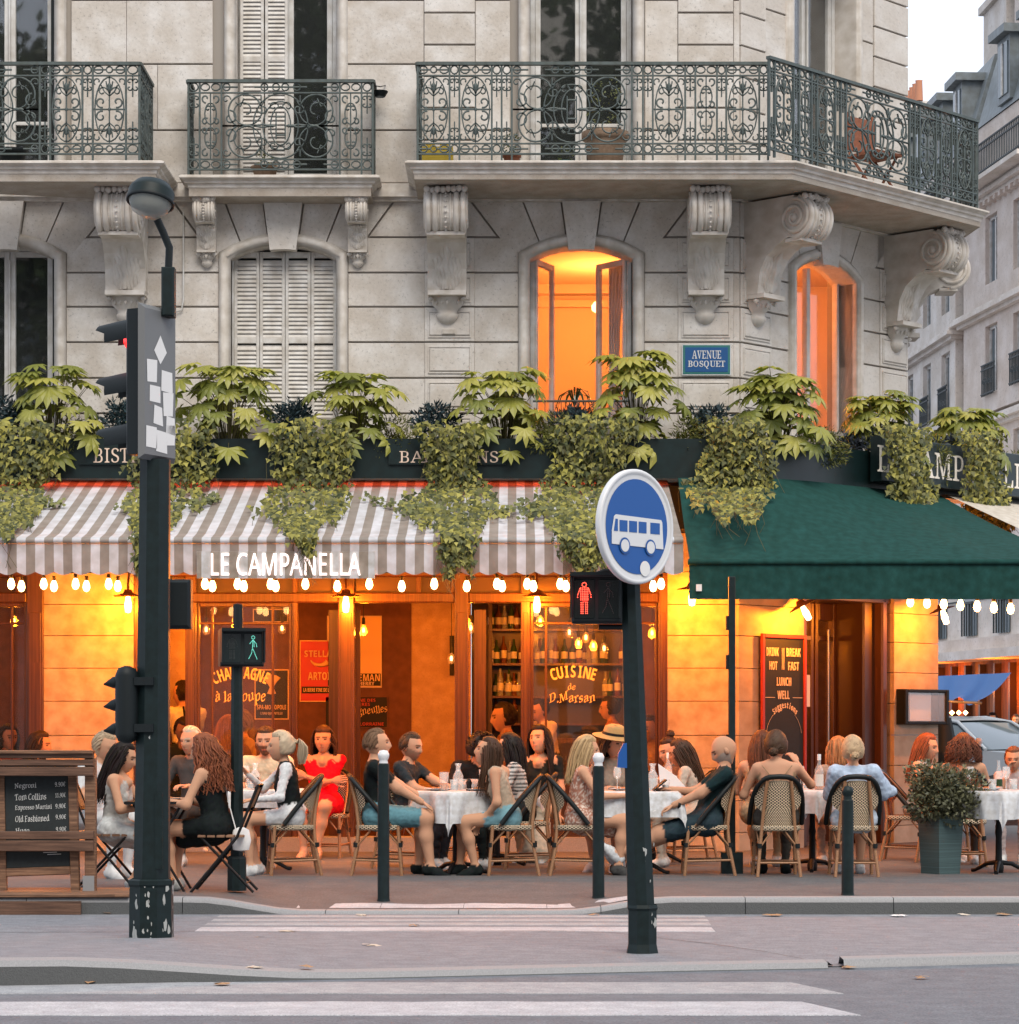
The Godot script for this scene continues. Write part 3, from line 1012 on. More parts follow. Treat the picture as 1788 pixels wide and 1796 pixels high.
func building() -> void:
	B = thing("corner_building", "pale stone corner apartment building with iron balconies above the café", "building")
	var win := [[-5.55, -4.58], [-2.82, -1.765], [.171, 1.196]]
	# ---- front wall
	var fw := MB.new()
	var edges := [-7.5]
	for w in win:
		edges += [w[0], w[1]]
	edges.append(2.26)
	for i in range(0, edges.size(), 2):
		fw.box(V(edges[i], 3.3, -.36), V(edges[i + 1], 10.2, -.03))
	for w in win:
		fw.box(V(w[0], 3.3, -.36), V(w[1], 4.45, -.03))
		fw.box(V(w[0], 6.2, -.36), V(w[1], 6.74, -.03))
		fw.box(V(w[0], 9.4, -.36), V(w[1], 10.2, -.03))
	var wall := part("front_wall", fw, "joint", B)
	var ys := [3.79] + ENT
	courses(wall, -4.46, -2.94, ys, Transform3D(), 0, 1.5)
	courses(wall, -1.645, -.88, ys, Transform3D(), 0, 1.6)
	courses(wall, -.385, .055, ys, Transform3D(), 0, 1.6)
	courses(wall, 1.315, 1.65, ys, Transform3D(), 0, 1.6)
	courses(wall, 2.20, 2.262, ys, Transform3D(), 0, 1.6)
	# pilasters of sunk panels
	for i in ys.size() - 1:
		panel_stone(wall, -.88, -.385, ys[i], ys[i + 1], .012)
		panel_stone(wall, 1.65, 2.20, ys[i], ys[i + 1], .012)
	# top course below the balconies: ends slope with the arch stones
	var yt := 6.6
	for w in win:
		var cx: float = (w[0] + w[1]) / 2; var hw: float = (w[1] - w[0]) / 2
		surround(wall, cx, hw, 4.3, 6.03, 6.17)
		voussoirs(wall, cx, hw, 6.03, 6.17, yt)
		# soffit over the opening
		var m := MB.new()
		var rise := .14; var r := (hw * hw + rise * rise) / (2 * rise); var am := asin(hw / r)
		var r0 := []; var r1 := []; var r2 := []
		for k in 11:
			var a := lerpf(-am, am, k / 10.0)
			var p := Vector2(cx + sin(a) * r, 6.17 - r + cos(a) * r)
			r0.append(V(p.x, p.y, .0)); r1.append(V(p.x, p.y, -.3)); r2.append(V(p.x, 6.25, -.3))
		m.grid([r0, r1]); m.grid([r1, r2])
		part("arch_soffit", m, "stone_c", wall)
	# where the outermost arch joint of a window crosses a height
	var joint_x := func(w: Array, y: float, s: float) -> float:
		var hw: float = (w[1] - w[0]) / 2
		var r := (hw * hw + .14 * .14) / .28
		return (w[0] + w[1]) / 2 + s * (tan(asin(hw / r) * 1.22) * (y - 6.17 + r) + .014)
	for f in [[0, 1], [1, 2], [2, -1]]:
		var m := MB.new()
		var poly := PackedVector2Array([Vector2(joint_x.call(win[f[0]], 6.262, 1.0), 6.262), Vector2(joint_x.call(win[f[0]], yt, 1.0), yt)])
		if f[1] > 0:
			poly.append_array(PackedVector2Array([Vector2(joint_x.call(win[f[1]], yt, -1.0), yt), Vector2(joint_x.call(win[f[1]], 6.262, -1.0), 6.262)]))
		else:
			poly.append_array(PackedVector2Array([Vector2(2.262, yt), Vector2(2.262, 6.262)]))
		m.prism(poly, -.06, 0)
		part("stone_block", m, "stone_c", wall)
	var m := MB.new()
	for q in [[6.602, 6.64, .05], [6.64, 6.70, .09], [6.70, 6.78, .05]]:
		m.box(V(-7.4, q[0], -.04), V(2.26 + q[2] * .43, q[1], q[2]))
		m.t = CH
		m.box(V(-q[2] * .43, q[0], -.04), V(2.9, q[1], q[2]))
		m.t = Transform3D()
	part("string_course", m, "moulding", B)
	# upper floor
	var up := [6.90, 7.22, 7.54, 7.856, 8.17, 8.49, 8.81, 9.13, 9.45]
	courses(wall, -.885, -.38, up, Transform3D(), .015, 1.0)
	courses(wall, 1.65, 2.20, up, Transform3D(), .015, 1.0)
	var big := [6.79, 7.32, 7.98, 8.62, 9.5]
	for x in [[-4.41, -3.0], [-1.72, -.89], [-.375, -.03], [1.32, 1.645], [2.205, 2.262]]:
		courses(wall, x[0], x[1], big, Transform3D(), 0, .8)
	for w in [[-5.55, -4.58], [-2.765, -1.765], [.171, 1.196]]:
		surround(wall, (w[0] + w[1]) / 2, (w[1] - w[0]) / 2, 6.79, 9.35, 9.36)
	# ---- corner wall
	var cw := MB.new()
	for q in [[0.0, .93, 3.3, 10.2], [1.97, 2.94, 3.3, 10.2], [.93, 1.97, 3.3, 4.45], [.93, 1.97, 6.25, 6.74], [.93, 1.97, 9.4, 10.2]]:
		cw.box(V(q[0], q[2], -.36), V(q[1], q[3], -.03))
	var cwall := part("corner_wall", cw, "joint", B, CH)
	for i in ys.size() - 1:
		panel_stone(cwall, .02, .52, ys[i], ys[i + 1], .012)
		panel_stone(cwall, 2.42, 2.935, ys[i], ys[i + 1], .012)
	courses(cwall, .52, .82, ys, Transform3D(), 0, 1)
	courses(cwall, 2.08, 2.42, ys, Transform3D(), 0, 1)
	surround(cwall, 1.45, .52, 4.3, 6.03, 6.2)
	voussoirs(cwall, 1.45, .52, 6.03, 6.2, yt)
	for f in [[.02, .52], [2.38, 2.935]]:
		m = MB.new()
		m.slab(f[0], f[1], 6.262, yt, -.06, 0, .004)
		part("stone_block", m, "stone_c", cwall)
	m = MB.new()
	var s0 := []; var s1 := []; var s2 := []
	for k in 11:
		var rr := (.52 * .52 + .17 * .17) / .34
		var a := lerpf(-1, 1, k / 10.0) * asin(.52 / rr)
		s0.append(V(1.45 + sin(a) * rr, 6.2 - rr + cos(a) * rr, 0)); s1.append(s0[-1] - V(0, 0, .3)); s2.append(V(s0[-1].x, 6.3, -.3))
	m.grid([s0, s1]); m.grid([s1, s2])
	part("arch_soffit", m, "stone_c", cwall)
	courses(cwall, .02, .42, up, Transform3D(), .015, 1)
	courses(cwall, .425, .80, big, Transform3D(), 0, 1)
	courses(cwall, 2.05, 2.30, big, Transform3D(), 0, 1)
	courses(cwall, 2.31, 2.935, up, Transform3D(), .015, 1)
	surround(cwall, 1.42, .53, 6.79, 9.35, 9.36)
	# ---- side wall along the other street, roof, inner walls
	m = MB.new()
	m.box(V(4.0, 3.3, -9.0), V(4.24, 10.2, -2.13))
	m.box(V(-7.5, 3.3, -9.0), V(4.0, 10.0, -8.8))
	m.box(V(-7.5, 3.3, -8.8), V(-7.3, 10.0, -.36))
	part("side_wall", m, "stone", B)
	part("floor", slab_poly(6.5, 6.72), "stone", B)
	part("roof", slab_poly(9.9, 10.15), "stone", B)
	part("attic_floor", boxm(V(-7.3, 9.42, -8.8), V(3.9, 9.5, -2.4)), "unlit_room", B)
	# ---- windows, first floor
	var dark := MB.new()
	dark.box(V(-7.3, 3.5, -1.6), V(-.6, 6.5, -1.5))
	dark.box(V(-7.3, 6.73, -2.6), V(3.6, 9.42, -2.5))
	part("dark_backing", dark, "unlit_room", B)  # room shade painted as near-black sheets behind the panes
	casement(B, -5.55, -4.58, 4.45, 6.2, -.2)
	m = MB.new()
	m.box(V(-4.60, 4.45, -.19), V(-4.585, 6.15, -.02))
	part("folded_shutter", m, "dark_metal", B)
	var sw := node("shuttered_window", B)
	for i in 4:
		var a := -2.80 + i * .2575
		shutter_leaf(sw, a, a + .253, 4.35, 6.13, -.14)
	m = MB.new()
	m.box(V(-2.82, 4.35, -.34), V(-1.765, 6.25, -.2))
	part("window_back", m, "unlit_room", sw)
	m = MB.new()
	for x in [-2.83, -1.79]:
		m.box(V(x, 4.35, -.2), V(x + .03, 6.1, -.12))
	part("frame", m, "white_paint", sw)
	lit_room()
	# ---- windows, upper floor
	casement(B, -5.55, -4.58, 6.80, 9.36, -.2, Transform3D(), "white_paint", 7.42)
	m = MB.new()
	m.box(V(-4.62, 6.8, -.18), V(-4.585, 9.3, -.03))
	part("folded_shutter", m, "dark_metal", B)
	casement(B, -2.765, -1.765, 6.80, 9.36, -.2)
	shutter_leaf(B, -2.74, -2.50, 6.83, 9.3, -.13)
	shutter_leaf(B, -2.49, -2.26, 6.83, 9.3, -.13)
	casement(B, .171, 1.196, 6.80, 9.36, -.2, Transform3D(), "white_paint", 7.40)
	casement(B, .93, 1.95, 6.80, 9.36, -.24, CH)
	m = MB.new()
	m.box(V(1.0, 7.9, -.5), V(1.5, 9.3, -.49))
	part("blind", m, "curtain", B, CH)
	# ---- balconies
	var b := node("balcony", B)
	var bz := 1.05
	shelf(b, [Vector2(wx(716, bz), -.02), Vector2(wx(716, bz), bz), Vector2(2.26 + bz * .43, bz), Vector2(2.26 + .682 * 2.86 + .731 * bz, -.731 * 2.86 + .682 * bz), Vector2(4.75, -3.6)], 6.79, 6.62)
	var rz := .92
	var base_y := 6.88
	var x0 := wx(733, rz)
	railing(b, Transform3D(Basis(), V(x0, base_y, rz)), [["A", .307], ["G", .095], ["A", .312], ["G", .095], ["G", .098], ["B", 1.157], ["G", .107], ["G", .095], ["A", .312], ["G", .098], ["C", .208], ["G", .09], ["A", .318], ["G", .085]])
	railing(b, CH * Transform3D(Basis(), V(-.72, base_y, rz)).translated_local(V(.005, 0, 0)), [["G", .085], ["A", .30], ["G", .09], ["C", .20], ["G", .09], ["A", .30], ["G", .09], ["G", .09], ["B", 1.10], ["G", .09], ["G", .09], ["A", .30], ["G", .09], ["C", .2], ["G", .09], ["A", .30], ["G", .09]])
	var end := CH * V(-.72 + 3.595, base_y, rz)
	railing(b, Transform3D(Basis(Vector3(-.12, 0, -.993).normalized(), Vector3.UP, Vector3(.993, 0, -.12).normalized()), end), [["G", .09], ["A", .30], ["G", .09], ["A", .3]])
	railing(b, Transform3D(Basis(Vector3(0, 0, 1), Vector3.UP, Vector3(-1, 0, 0)), V(x0, base_y, .05)), [["A", .30], ["C", .25], ["A", .31]])
	var bl := node("balcony", B)
	var xe := wx(283, bz)
	shelf(bl, [Vector2(-7.5, bz), Vector2(xe, bz), Vector2(xe, -.02)], 6.79, 6.60)
	var xr := wx(245, rz)
	railing(bl, Transform3D(Basis(), V(xr - 2.42, base_y, rz)), [["A", .3], ["G", .1], ["B", 1.06], ["G", .10], ["A", .31], ["G", .1], ["A", .32], ["G", .13]])
	railing(bl, Transform3D(Basis(Vector3(0, 0, -1), Vector3.UP, Vector3(1, 0, 0)), V(xr, base_y, rz)), [["A", .30], ["C", .25], ["A", .31]])
	var bm := node("balcony", B)
	var mz := .45
	shelf(bm, [Vector2(wx(320, mz), -.02), Vector2(wx(320, mz), mz), Vector2(wx(661, mz), mz), Vector2(wx(661, mz), -.02)], 6.78, 6.58)
	railing(bm, Transform3D(Basis(), V(wx(331, .36), base_y - .03, .36)), [["G", .11], ["C", .215], ["B", 1.165], ["C", .215], ["G", .11]])
	for s in [[wx(331, .36), 1], [wx(654, .36), 1]]:
		railing(bm, Transform3D(Basis(Vector3(0, 0, 1), Vector3.UP, Vector3(-1, 0, 0)), V(s[0], base_y - .03, .04)), [["A", .31]])
	# ---- consoles
	for q in [[212, .40, 0.0, .8, 1.0], [783, .385, 0.0, .8, 1.0], [1243, .36, 0.0, .8, 1.0]]:
		console(B, Transform3D(Basis(), V(wx(q[0], .5), 6.60, 0)), q[1], q[3], q[4])
	for q in [[361, .19], [627, .19]]:
		console(B, Transform3D(Basis(), V(wx(q[0], .15), 6.58, 0)), q[1], .36, .52)
	for t in [.26, 2.68]:
		console(B, CH * Transform3D(Basis(), V(t, 6.60, 0)), .36, .82, 1.0)
	console(B, Transform3D(Basis(Vector3(0, 0, -1), Vector3.UP, Vector3(1, 0, 0)), V(4.22, 6.60, -2.75)), .36, .78, 1.0)
	# ---- small things fixed to the wall
	m = MB.new()
	var wz := .03
	m.tube([V(wx(322, wz), 6.5, wz), V(wx(322, wz), 5.62, wz), V(wx(319, wz), 5.52, wz), V(wx(308, wz), 5.50, wz)], .009, 5)
	part("cable", m, "white_paint", B)
	var hook := node("bracket_basket", B)
	m = MB.new()
	m.lathe([[.05, 0], [.075, .04], [.08, .055]], 12, V(wx(667, .2), wy(170, .2), .2))
	m.tube([V(wx(655, .3), wy(150, .25), .25), V(wx(667, .2), wy(152, .2), .2), V(wx(676, .02), wy(150, 0), .0)], .006, 4)
	part("wire", m, "dark_metal", hook)
	m = MB.new()
	m.slab(wx(776), wx(799), wy(587), wy(578), .0, .05, .004)
	part("wall_vent", m, "moulding", B)
	# pots and things standing on the balconies
	flower_pot(self, "flower_pot", "large pale terracotta urn with a small shrub behind the balcony rail", V(wx(1062, .62), 6.79, .62), .215, .36, "pale_pot", 160, .2, .55)
	flower_pot(self, "flower_pot", "small red clay pot with dark sprigs at the left of the balcony window", V(wx(898, .7), 6.79, .7), .085, .13, "terracotta", 60, .08, .22)
	flower_pot(self, "flower_pot", "low dark green bowl on the balcony below the window", V(wx(992, .6), 6.79, .6), .1, .08, "plate_green", 40, .09, .15)
	flower_pot(self, "flower_pot", "wide brown bowl planted behind the rail of the middle balcony", V(wx(465, .2), 6.78, .2), .13, .13, "pale_pot", 50, .1, .15)
	flower_pot(self, "flower_pot", "dark round tub at the far left balcony", V(wx(22, .6), 6.79, .6), .14, .2, "dark_metal", 0, 0, 0)
	m = MB.new()
	m.box(V(0, 0, 0), V(.3, .2, .25))
	m.box(V(.03, .2, .03), V(.12, .27, .1)); m.box(V(.17, .2, .03), V(.26, .27, .1))
	solo("storage_crate", m, "yellow_plastic", "small yellow crate standing on the balcony at its left end", "crate", V(wx(742, .5), 6.79, .5))
	var chair := thing("balcony_chair", "reddish wooden folding chair behind the corner balcony rail", "chair", CH * V(1.55, 6.79, .55), .7)
	m = MB.new()
	m.box(V(-.2, .42, -.2), V(.2, .45, .2))
	part("seat", m, "terracotta", chair)
	m = MB.new()
	m.box(V(-.2, .5, -.2), V(.2, .85, -.17))
	part("backrest", m, "terracotta", chair)
	for s in [-1, 1]:
		m = MB.new()
		m.tube([V(s * .18, 0, .18), V(s * .18, .45, -.18), V(s * .18, .9, -.2)], .015, 5)
		part("leg", m, "terracotta", chair)
		m = MB.new()
		m.tube([V(s * .16, 0, -.18), V(s * .16, .45, .18)], .015, 5)
		part("leg", m, "terracotta", chair)
	# street name plate
	var pl := thing("street_sign", "blue enamel street name plate reading avenue Bosquet on the pilaster", "sign", V(wx(1239), wy(632), .034))
	m = MB.new()
	m.slab(-.235, .235, -.145, .145, 0, .012, .004)
	part("border", m, "plate_green", pl)
	m = MB.new()
	m.slab(-.213, .213, -.123, .123, .012, .016, .002)
	part("field", m, "plate_blue", pl)
	m = MB.new()
	for s in [[-.24, .24, .146, .155], [-.24, .24, -.155, -.146], [-.245, -.236, -.155, .155], [.236, .245, -.155, .155]]:
		m.box(V(s[0], s[2], -.004), V(s[1], s[3], .008))
	part("backing", m, "sign_white", pl)
	for q in [["AVENUE", .05, .29], ["BOSQUET", -.052, .37]]:
		write(pl, q[0], V(0, q[1], .018), q[2], .082, "sign_white", "Droid Serif", true, Transform3D(), .004)

# a level slab that fills the plan of the building inside its walls
func slab_poly(y0: float, y1: float, x0 := -7.4, z0 := -8.9) -> MB:
	var m := MB.new()
	m.t = Transform3D(Basis(Vector3.RIGHT, Vector3(0, 0, 1), Vector3(0, 1, 0)), Vector3.ZERO)
	m.prism(PackedVector2Array([Vector2(x0, -.37), Vector2(2.05, -.37), Vector2(3.82, -2.24), Vector2(4.02, -2.4), Vector2(4.02, z0), Vector2(x0, z0)]), y0, y1)
	return m

func lit_room() -> void:
	# the flat behind the two open windows: walls, floor, ceiling and two warm ceiling lamps
	var room := node("lit_room", B)
	var m := MB.new()
	m.box(V(-.6, 4.0, -3.6), V(-.5, 6.5, -.37))
	m.box(V(-.5, 4.0, -3.7), V(3.99, 6.5, -3.6))
	m.box(V(3.8, 4.0, -3.6), V(3.99, 6.5, -2.2))
	m.box(V(1.45, 4.0, -3.6), V(1.55, 6.5, -1.3))
	part("wall", m, "room_wall", room)
	part("floor", slab_poly(3.95, 4.05, -.6, -3.6), "room_wood", room)
	part("ceiling", slab_poly(6.36, 6.46, -.6, -3.6), "room_wall", room)
	m = MB.new()
	m.box(V(-.5, 6.12, -3.6), V(1.45, 6.2, -3.5))
	m.box(V(-.5, 6.26, -3.6), V(1.45, 6.36, -3.42))
	part("cornice", m, "room_wall", room)
	m = MB.new()
	m.box(V(1.6, 4.05, -3.58), V(2.5, 5.6, -3.4))
	part("wardrobe", m, "room_wood", room)
	for at in [V(.9, 5.9, -2.2), V(2.3, 5.9, -2.0)]:
		m = MB.new()
		m.lathe([[0, -.06], [.045, -.03], [.05, .02], [.02, .06], [0, .07]], 12, at)
		part("room_bulb", m, "bulb_small", room)
		omni("room_light", at, 1.25, room, .1, Color(1, .55, .24))
	# open casements of the front window, swung inwards
	var w := node("window", B)
	m = MB.new()
	for s in [[.171, .215], [1.152, 1.196]]:
		m.slab(s[0], s[1], 4.45, 6.2, -.27, -.2, .006)
	m.slab(.215, 1.152, 4.40, 4.45, -.27, -.15, .006)
	part("frame", m, "white_paint", w)
	for q in [[.215, -66.0, 1], [1.152, 52.0, -1]]:
		var sash := MB.new()
		var L: float = .47 * q[2]
		for s in [[0, .05], [.42, .47]]:
			sash.slab(minf(s[0] * q[2], s[1] * q[2]), maxf(s[0] * q[2], s[1] * q[2]), 4.47, 6.08, -.02, .025, .005)
		sash.slab(minf(.05 * q[2], .42 * q[2]), maxf(.05 * q[2], .42 * q[2]), 6.02, 6.08, -.02, .025, .005)
		sash.slab(minf(.05 * q[2], .42 * q[2]), maxf(.05 * q[2], .42 * q[2]), 4.47, 4.56, -.02, .025, .005)
		var tr := Transform3D(Basis(Vector3.UP, deg_to_rad(-q[1])), V(q[0], 0, -.24))
		part("sash", sash, "white_paint", w, tr)
		part("pane", boxm(V(minf(.05 * q[2], .42 * q[2]), 4.56, 0), V(maxf(.05 * q[2], .42 * q[2]), 6.02, .006)), "glass", w, tr)
	# a net curtain gathered at the right
	m = MB.new()
	var rows := []
	for i in 9:
		var y := lerpf(4.3, 6.1, i / 8.0)
		var r := []
		for j in 18:
			r.append(V(.98 + .19 * j / 17.0 * (1.0 - .4 * sin(i / 8.0 * PI)), y, -.62 + .02 * sin(j * 1.8)))
		rows.append(r)
	m.grid(rows)
	part("curtain", m, "curtain", w)
	# window guard below
	m = MB.new()
	for y in [4.62, 4.35]:
		m.tube([V(.2, y, -.06), V(1.17, y, -.06)], .012, 5)
	for i in 12:
		m.tube([V(.24 + i * .081, 4.35, -.06), V(.24 + i * .081, 4.62, -.06)], .006, 4)
	part("guard_rail", m, "iron", w)
	# corner window: fixed left pane, open edge-on right leaf
	var cw := node("window", B, CH)
	m = MB.new()
	for s in [[.93, .965], [1.935, 1.97]]:
		m.slab(s[0], s[1], 4.45, 6.2, -.27, -.2, .006)
	m.slab(.93, 1.97, 4.40, 4.45, -.27, -.15, .006)
	part("frame", m, "white_paint", cw)
	m = MB.new()
	m.slab(1.40, 1.46, 4.45, 6.15, -.26, -.2, .005)
	part("sash", m, "white_paint", cw)
	part("pane", boxm(V(.97, 4.46, -.24), V(1.40, 6.15, -.234)), "glass", cw)
	part("pane", boxm(V(1.46, 4.46, -.24), V(1.93, 6.15, -.234)), "glass", cw)
# ------------------------------------------------------------------ ground floor
func cafe_courses(parent: Node, x0: float, x1: float, xf := Transform3D(), z1 := 0.0, depth := .3) -> void:
	var ys := [.10, .30, .62, .947, 1.273, 1.615, 1.945, 2.27, 2.583, 2.91, 3.3]
	for i in ys.size() - 1:
		var m := MB.new()
		m.slab(x0, x1, ys[i] + .003, ys[i + 1] - .003, z1 - depth, z1 + R(-.001, .001), .003)
		part("stone_block", m, "cafe_stone", parent, xf)

func fit(tm: TextMesh, w: float, h: float) -> Vector3:
	var b := tm.get_aabb()
	return V(w / maxf(b.size.x, .001), h / maxf(b.size.y, .001), 1)

# text stretched to a box w by h whose middle is at the given place
func write(parent: Node, s: String, at: Vector3, w: float, h: float, mat: String, font := "Droid Sans", bold := true, xf := Transform3D(), depth := .006, slant := 0.0) -> void:
	var tm := letters(s, .1, depth, font, bold, false, slant)
	var k := fit(tm, w, h)
	var b := tm.get_aabb()
	var c := b.get_center()
	part("lettering", tm, mat, parent, xf * Transform3D(Basis().scaled(k), at - V(c.x * k.x, c.y * k.y, 0)))

func arc_write(parent: Node, s: String, mid: Vector3, r: float, span: float, size: float, mat: String, squeeze := Vector3.ONE) -> void:
	for i in s.length():
		var a := (float(i) / (s.length() - 1) - .5) * span
		var tm := letters(s[i], size, .003)
		part("lettering", tm, mat, parent, Transform3D(Basis(Vector3.BACK, -a).scaled_local(squeeze), mid + V(sin(a) * r, cos(a) * r - r, 0)))

func bar(parent: Node, called: String, mat: String, x0: float, x1: float, y0: float, y1: float, z0: float, z1: float, ch := .006, xf := Transform3D()) -> void:
	var m := MB.new()
	m.slab(x0, x1, y0, y1, z0, z1, ch)
	part(called, m, mat, parent, xf)

func cafe_front() -> void:
	var f := node("shopfront", B)
	part("wall_core", boxm(V(-4.66, .1, -.4), V(-3.81, 3.3, -.29)), "joint", f)
	cafe_courses(f, -4.687, -3.787)
	part("wall_core", boxm(V(1.56, .1, -.4), V(2.2, 3.3, -.29)), "joint", f)
	cafe_courses(f, 1.5376, 2.262)
	cafe_courses(f, .0, 1.08, CH)
	cafe_courses(f, 2.66, 3.50, CH, .02, .7)
	part("wall_core", boxm(V(2.7, .1, -.8), V(3.47, 3.3, -.68)), "joint", f, CH)
	# wall over the shop openings, hidden behind the awnings
	part("bressummer", boxm(V(-7.5, 2.97, -.36), V(2.2, 3.35, .0)), "dark_wood", f)
	part("bressummer", boxm(V(1.08, 2.80, -.36), V(2.66, 3.35, .0)), "dark_wood", f, CH)
	part("soffit", boxm(V(-7.5, 3.3, -.3), V(2.4, 3.72, .5)), "dark_metal", f)
	part("soffit", boxm(V(-.2, 3.3, -.3), V(3.4, 3.72, .5)), "dark_metal", f, CH)
	# posts and rails of the joinery: px columns
	for p in [[47, 77, .02], [235, 257, .02], [325, 345, .0], [512, 522, .0], [594, 622, .05], [798, 822, .03], [914, 931, .02], [1104, 1118, .02], [1155, 1171, .02]]:
		bar(f, "post", "cafe_wood", wx(p[0]), wx(p[1]), .14, 2.97, -.14, p[2], .01)
		bar(f, "post_moulding", "cafe_wood", wx(p[0]) + .025, wx(p[1]) - .025, .4, 2.5, p[2], p[2] + .012, .005)
	for s in [[-300, 47], [257, 594], [622, 798], [822, 1155]]:
		bar(f, "transom", "cafe_wood", wx(s[0]), wx(s[1]), 2.60, 2.70, -.13, .025, .012)
		bar(f, "transom", "cafe_wood", wx(s[0]), wx(s[1]), 2.86, 2.97, -.13, .03, .012)
		bar(f, "fanlight", "dark_wood", wx(s[0]), wx(s[1]), 2.70, 2.86, -.1, -.05, .004)
		var x := wx(s[0])
		while x < wx(s[1]) - .3:
			x += .62
			bar(f, "fanlight_bar", "cafe_wood", minf(x, wx(s[1]) - .04), minf(x + .045, wx(s[1])), 2.70, 2.86, -.06, .015, .006)
	# glazed bays: [left, right, upright bars, horizontal bar row]
	for w in [[-220, 47, [20, -60], 1093], [345, 512, [372, 478], 1093], [931, 1104, [958], 1093], [1118, 1155, [], 1093]]:
		var g := node("window", f)
		var x0 := wx(w[0]); var x1 := wx(w[1])
		for s in [[x0, x0 + .03, .8, 2.6], [x1 - .03, x1, .8, 2.6], [x0 + .03, x1 - .03, 2.56, 2.6], [x0 + .03, x1 - .03, .8, .86]]:
			bar(g, "frame", "cafe_wood", s[0], s[1], s[2], s[3], -.09, -.02)
		for c in w[2]:
			bar(g, "glazing_bar", "cafe_wood", wx(c) - .012, wx(c) + .012, .86, 2.56, -.075, -.035, .004)
		bar(g, "glazing_bar", "cafe_wood", x0 + .03, x1 - .03, wy(w[3]) - .012, wy(w[3]) + .012, -.08, -.033, .004)
		part("pane", boxm(V(x0 + .02, .85, -.058), V(x1 - .02, 2.57, -.052)), "glass", g)
		bar(f, "stall_riser", "dark_wood", x0, x1, .13, .8, -.12, -.0, .01)
	# steps and sill
	part("doorstep", boxm(V(wx(-300), .02, -.25), V(wx(70), .26, .16)), "granite", f)
	part("doorstep", boxm(V(wx(240), .02, -.25), V(wx(1165), .26, .16)), "granite", f)
	# lettering on the glass
	var z := -.045
	arc_write(f, "CHAMPAGNE", V(wx(422, z), wy(1180, z), z), .62, .86, .15, "gold_paint", V(.62, 1.1, 1))
	write(f, "à la Coupe", wp(422, 1224, z), .50, .16, "gold_paint", "Droid Serif", false, Transform3D(), .003, .45)
	arc_write(f, "CUISINE", V(wx(1006, z), wy(1178, z), z), .70, .58, .15, "gold_paint", V(.72, 1.1, 1))
	write(f, "de", wp(1003, 1204, z), .075, .07, "gold_paint", "Droid Serif", false, Transform3D(), .003, .45)
	write(f, "D.Marsan", wp(1004, 1222, z), .46, .13, "gold_paint", "Droid Serif", false, Transform3D(), .003, .45)
	# corner entrance: recessed glazed doors at an angle
	var d := node("corner_door", f, CH)
	bar(d, "jamb", "dark_wood", 1.08, 1.56, .12, 2.8, -.75, -.5, .01)
	bar(d, "jamb", "cafe_wood", 1.08, 1.2, .12, 2.8, -.5, -.05, .01)
	bar(d, "jamb", "dark_wood", 2.30, 2.66, .12, 2.8, -.5, -.12, .02)
	bar(d, "jamb", "cafe_wood", 2.50, 2.60, .12, 2.8, -.12, -.02, .02)
	bar(d, "head", "dark_wood", 1.08, 2.66, 2.68, 2.8, -.75, -.02, .01)
	for q in [[1.56, 1.9], [1.93, 2.30]]:
		for s in [[q[0], q[0] + .05, .12, 2.68], [q[1] - .05, q[1], .12, 2.68], [q[0] + .05, q[1] - .05, 2.5, 2.68], [q[0] + .05, q[1] - .05, 2.28, 2.33], [q[0] + .05, q[1] - .05, .12, .5]]:
			bar(d, "door_frame", "cafe_wood", s[0], s[1], s[2], s[3], -.55, -.48)
		part("pane", boxm(V(q[0] + .04, .48, -.52), V(q[1] - .04, 2.52, -.514)), "glass", d)
	var m := MB.new()
	m.tube([V(2.1, .5, -.44), V(2.1, 2.4, -.44)], .014, 6)
	part("pull_bar", m, "steel", d)
	# posted notes beside the door
	part("notice", boxm(V(1.21, 1.75, -.045), V(1.42, 2.08, -.04)), "paper", d, Transform3D(Basis(Vector3.UP, .3), V(.05, -.18, .3)))
	# menu blackboard on the corner wall
	var bb := thing("menu_board", "tall red-framed blackboard reading drink hot breakfast lunch well beside the corner door", "menu board", CH * V(.68, 1.42, .03), atan2(.731, .682))
	m = MB.new()
	for s in [[-.37, -.33, -.95, .88], [.33, .37, -.95, .88], [-.33, .33, .84, .88], [-.33, .33, -.95, -.91]]:
		m.slab(s[0], s[1], s[2], s[3], 0, .03, .005)
	part("frame", m, "menu_red", bb)
	part("board", boxm(V(-.33, -.91, 0), V(.33, .84, .012)), "chalk_board", bb)
	for q in [["DRINK", -.19, .70, .2, .085], ["BREAK", .16, .70, .24, .085], ["HOT", -.18, .56, .13, .085], ["FAST", .16, .56, .18, .085], ["LUNCH", .0, .40, .24, .085], ["WELL", -.01, .265, .2, .085]]:
		write(bb, q[0], V(q[1], q[2], .014), q[3], q[4], "chalk_cream")
	arc_write(bb, "Suggestions", V(.02, .16, .014), .30, 1.35, .085, "chalk_cream", V(.75, 1, 1))
	m = MB.new()
	for s in [[-.31, -.15], [.15, .31]]:
		m.box(V(s[0], .235, .012), V(s[1], .24, .016))
	for i in 4:
		m.box(V(-.035 + i * .012, .52, .012), V(-.031 + i * .012, .74, .016))
	for s in [-1, 1]:
		var l := []
		for p in spiral(0, -.2, .30, .30, PI * .30, PI * .06, 8):
			l.append(V(s * p.x, p.y + .02, .014))
		m.tube(l, .002, 4)
	part("chalk_rules", m, "chalk_cream", bb)
	# lit glass case with the menu, on the end pier
	var mc := thing("menu_case", "black glazed menu case with a pale sheet fixed to the end pier", "menu case", CH * V(3.12, 1.33 + (1280 - 1240) * 28.4 / LENS, .02), atan2(.731, .682))
	m = MB.new()
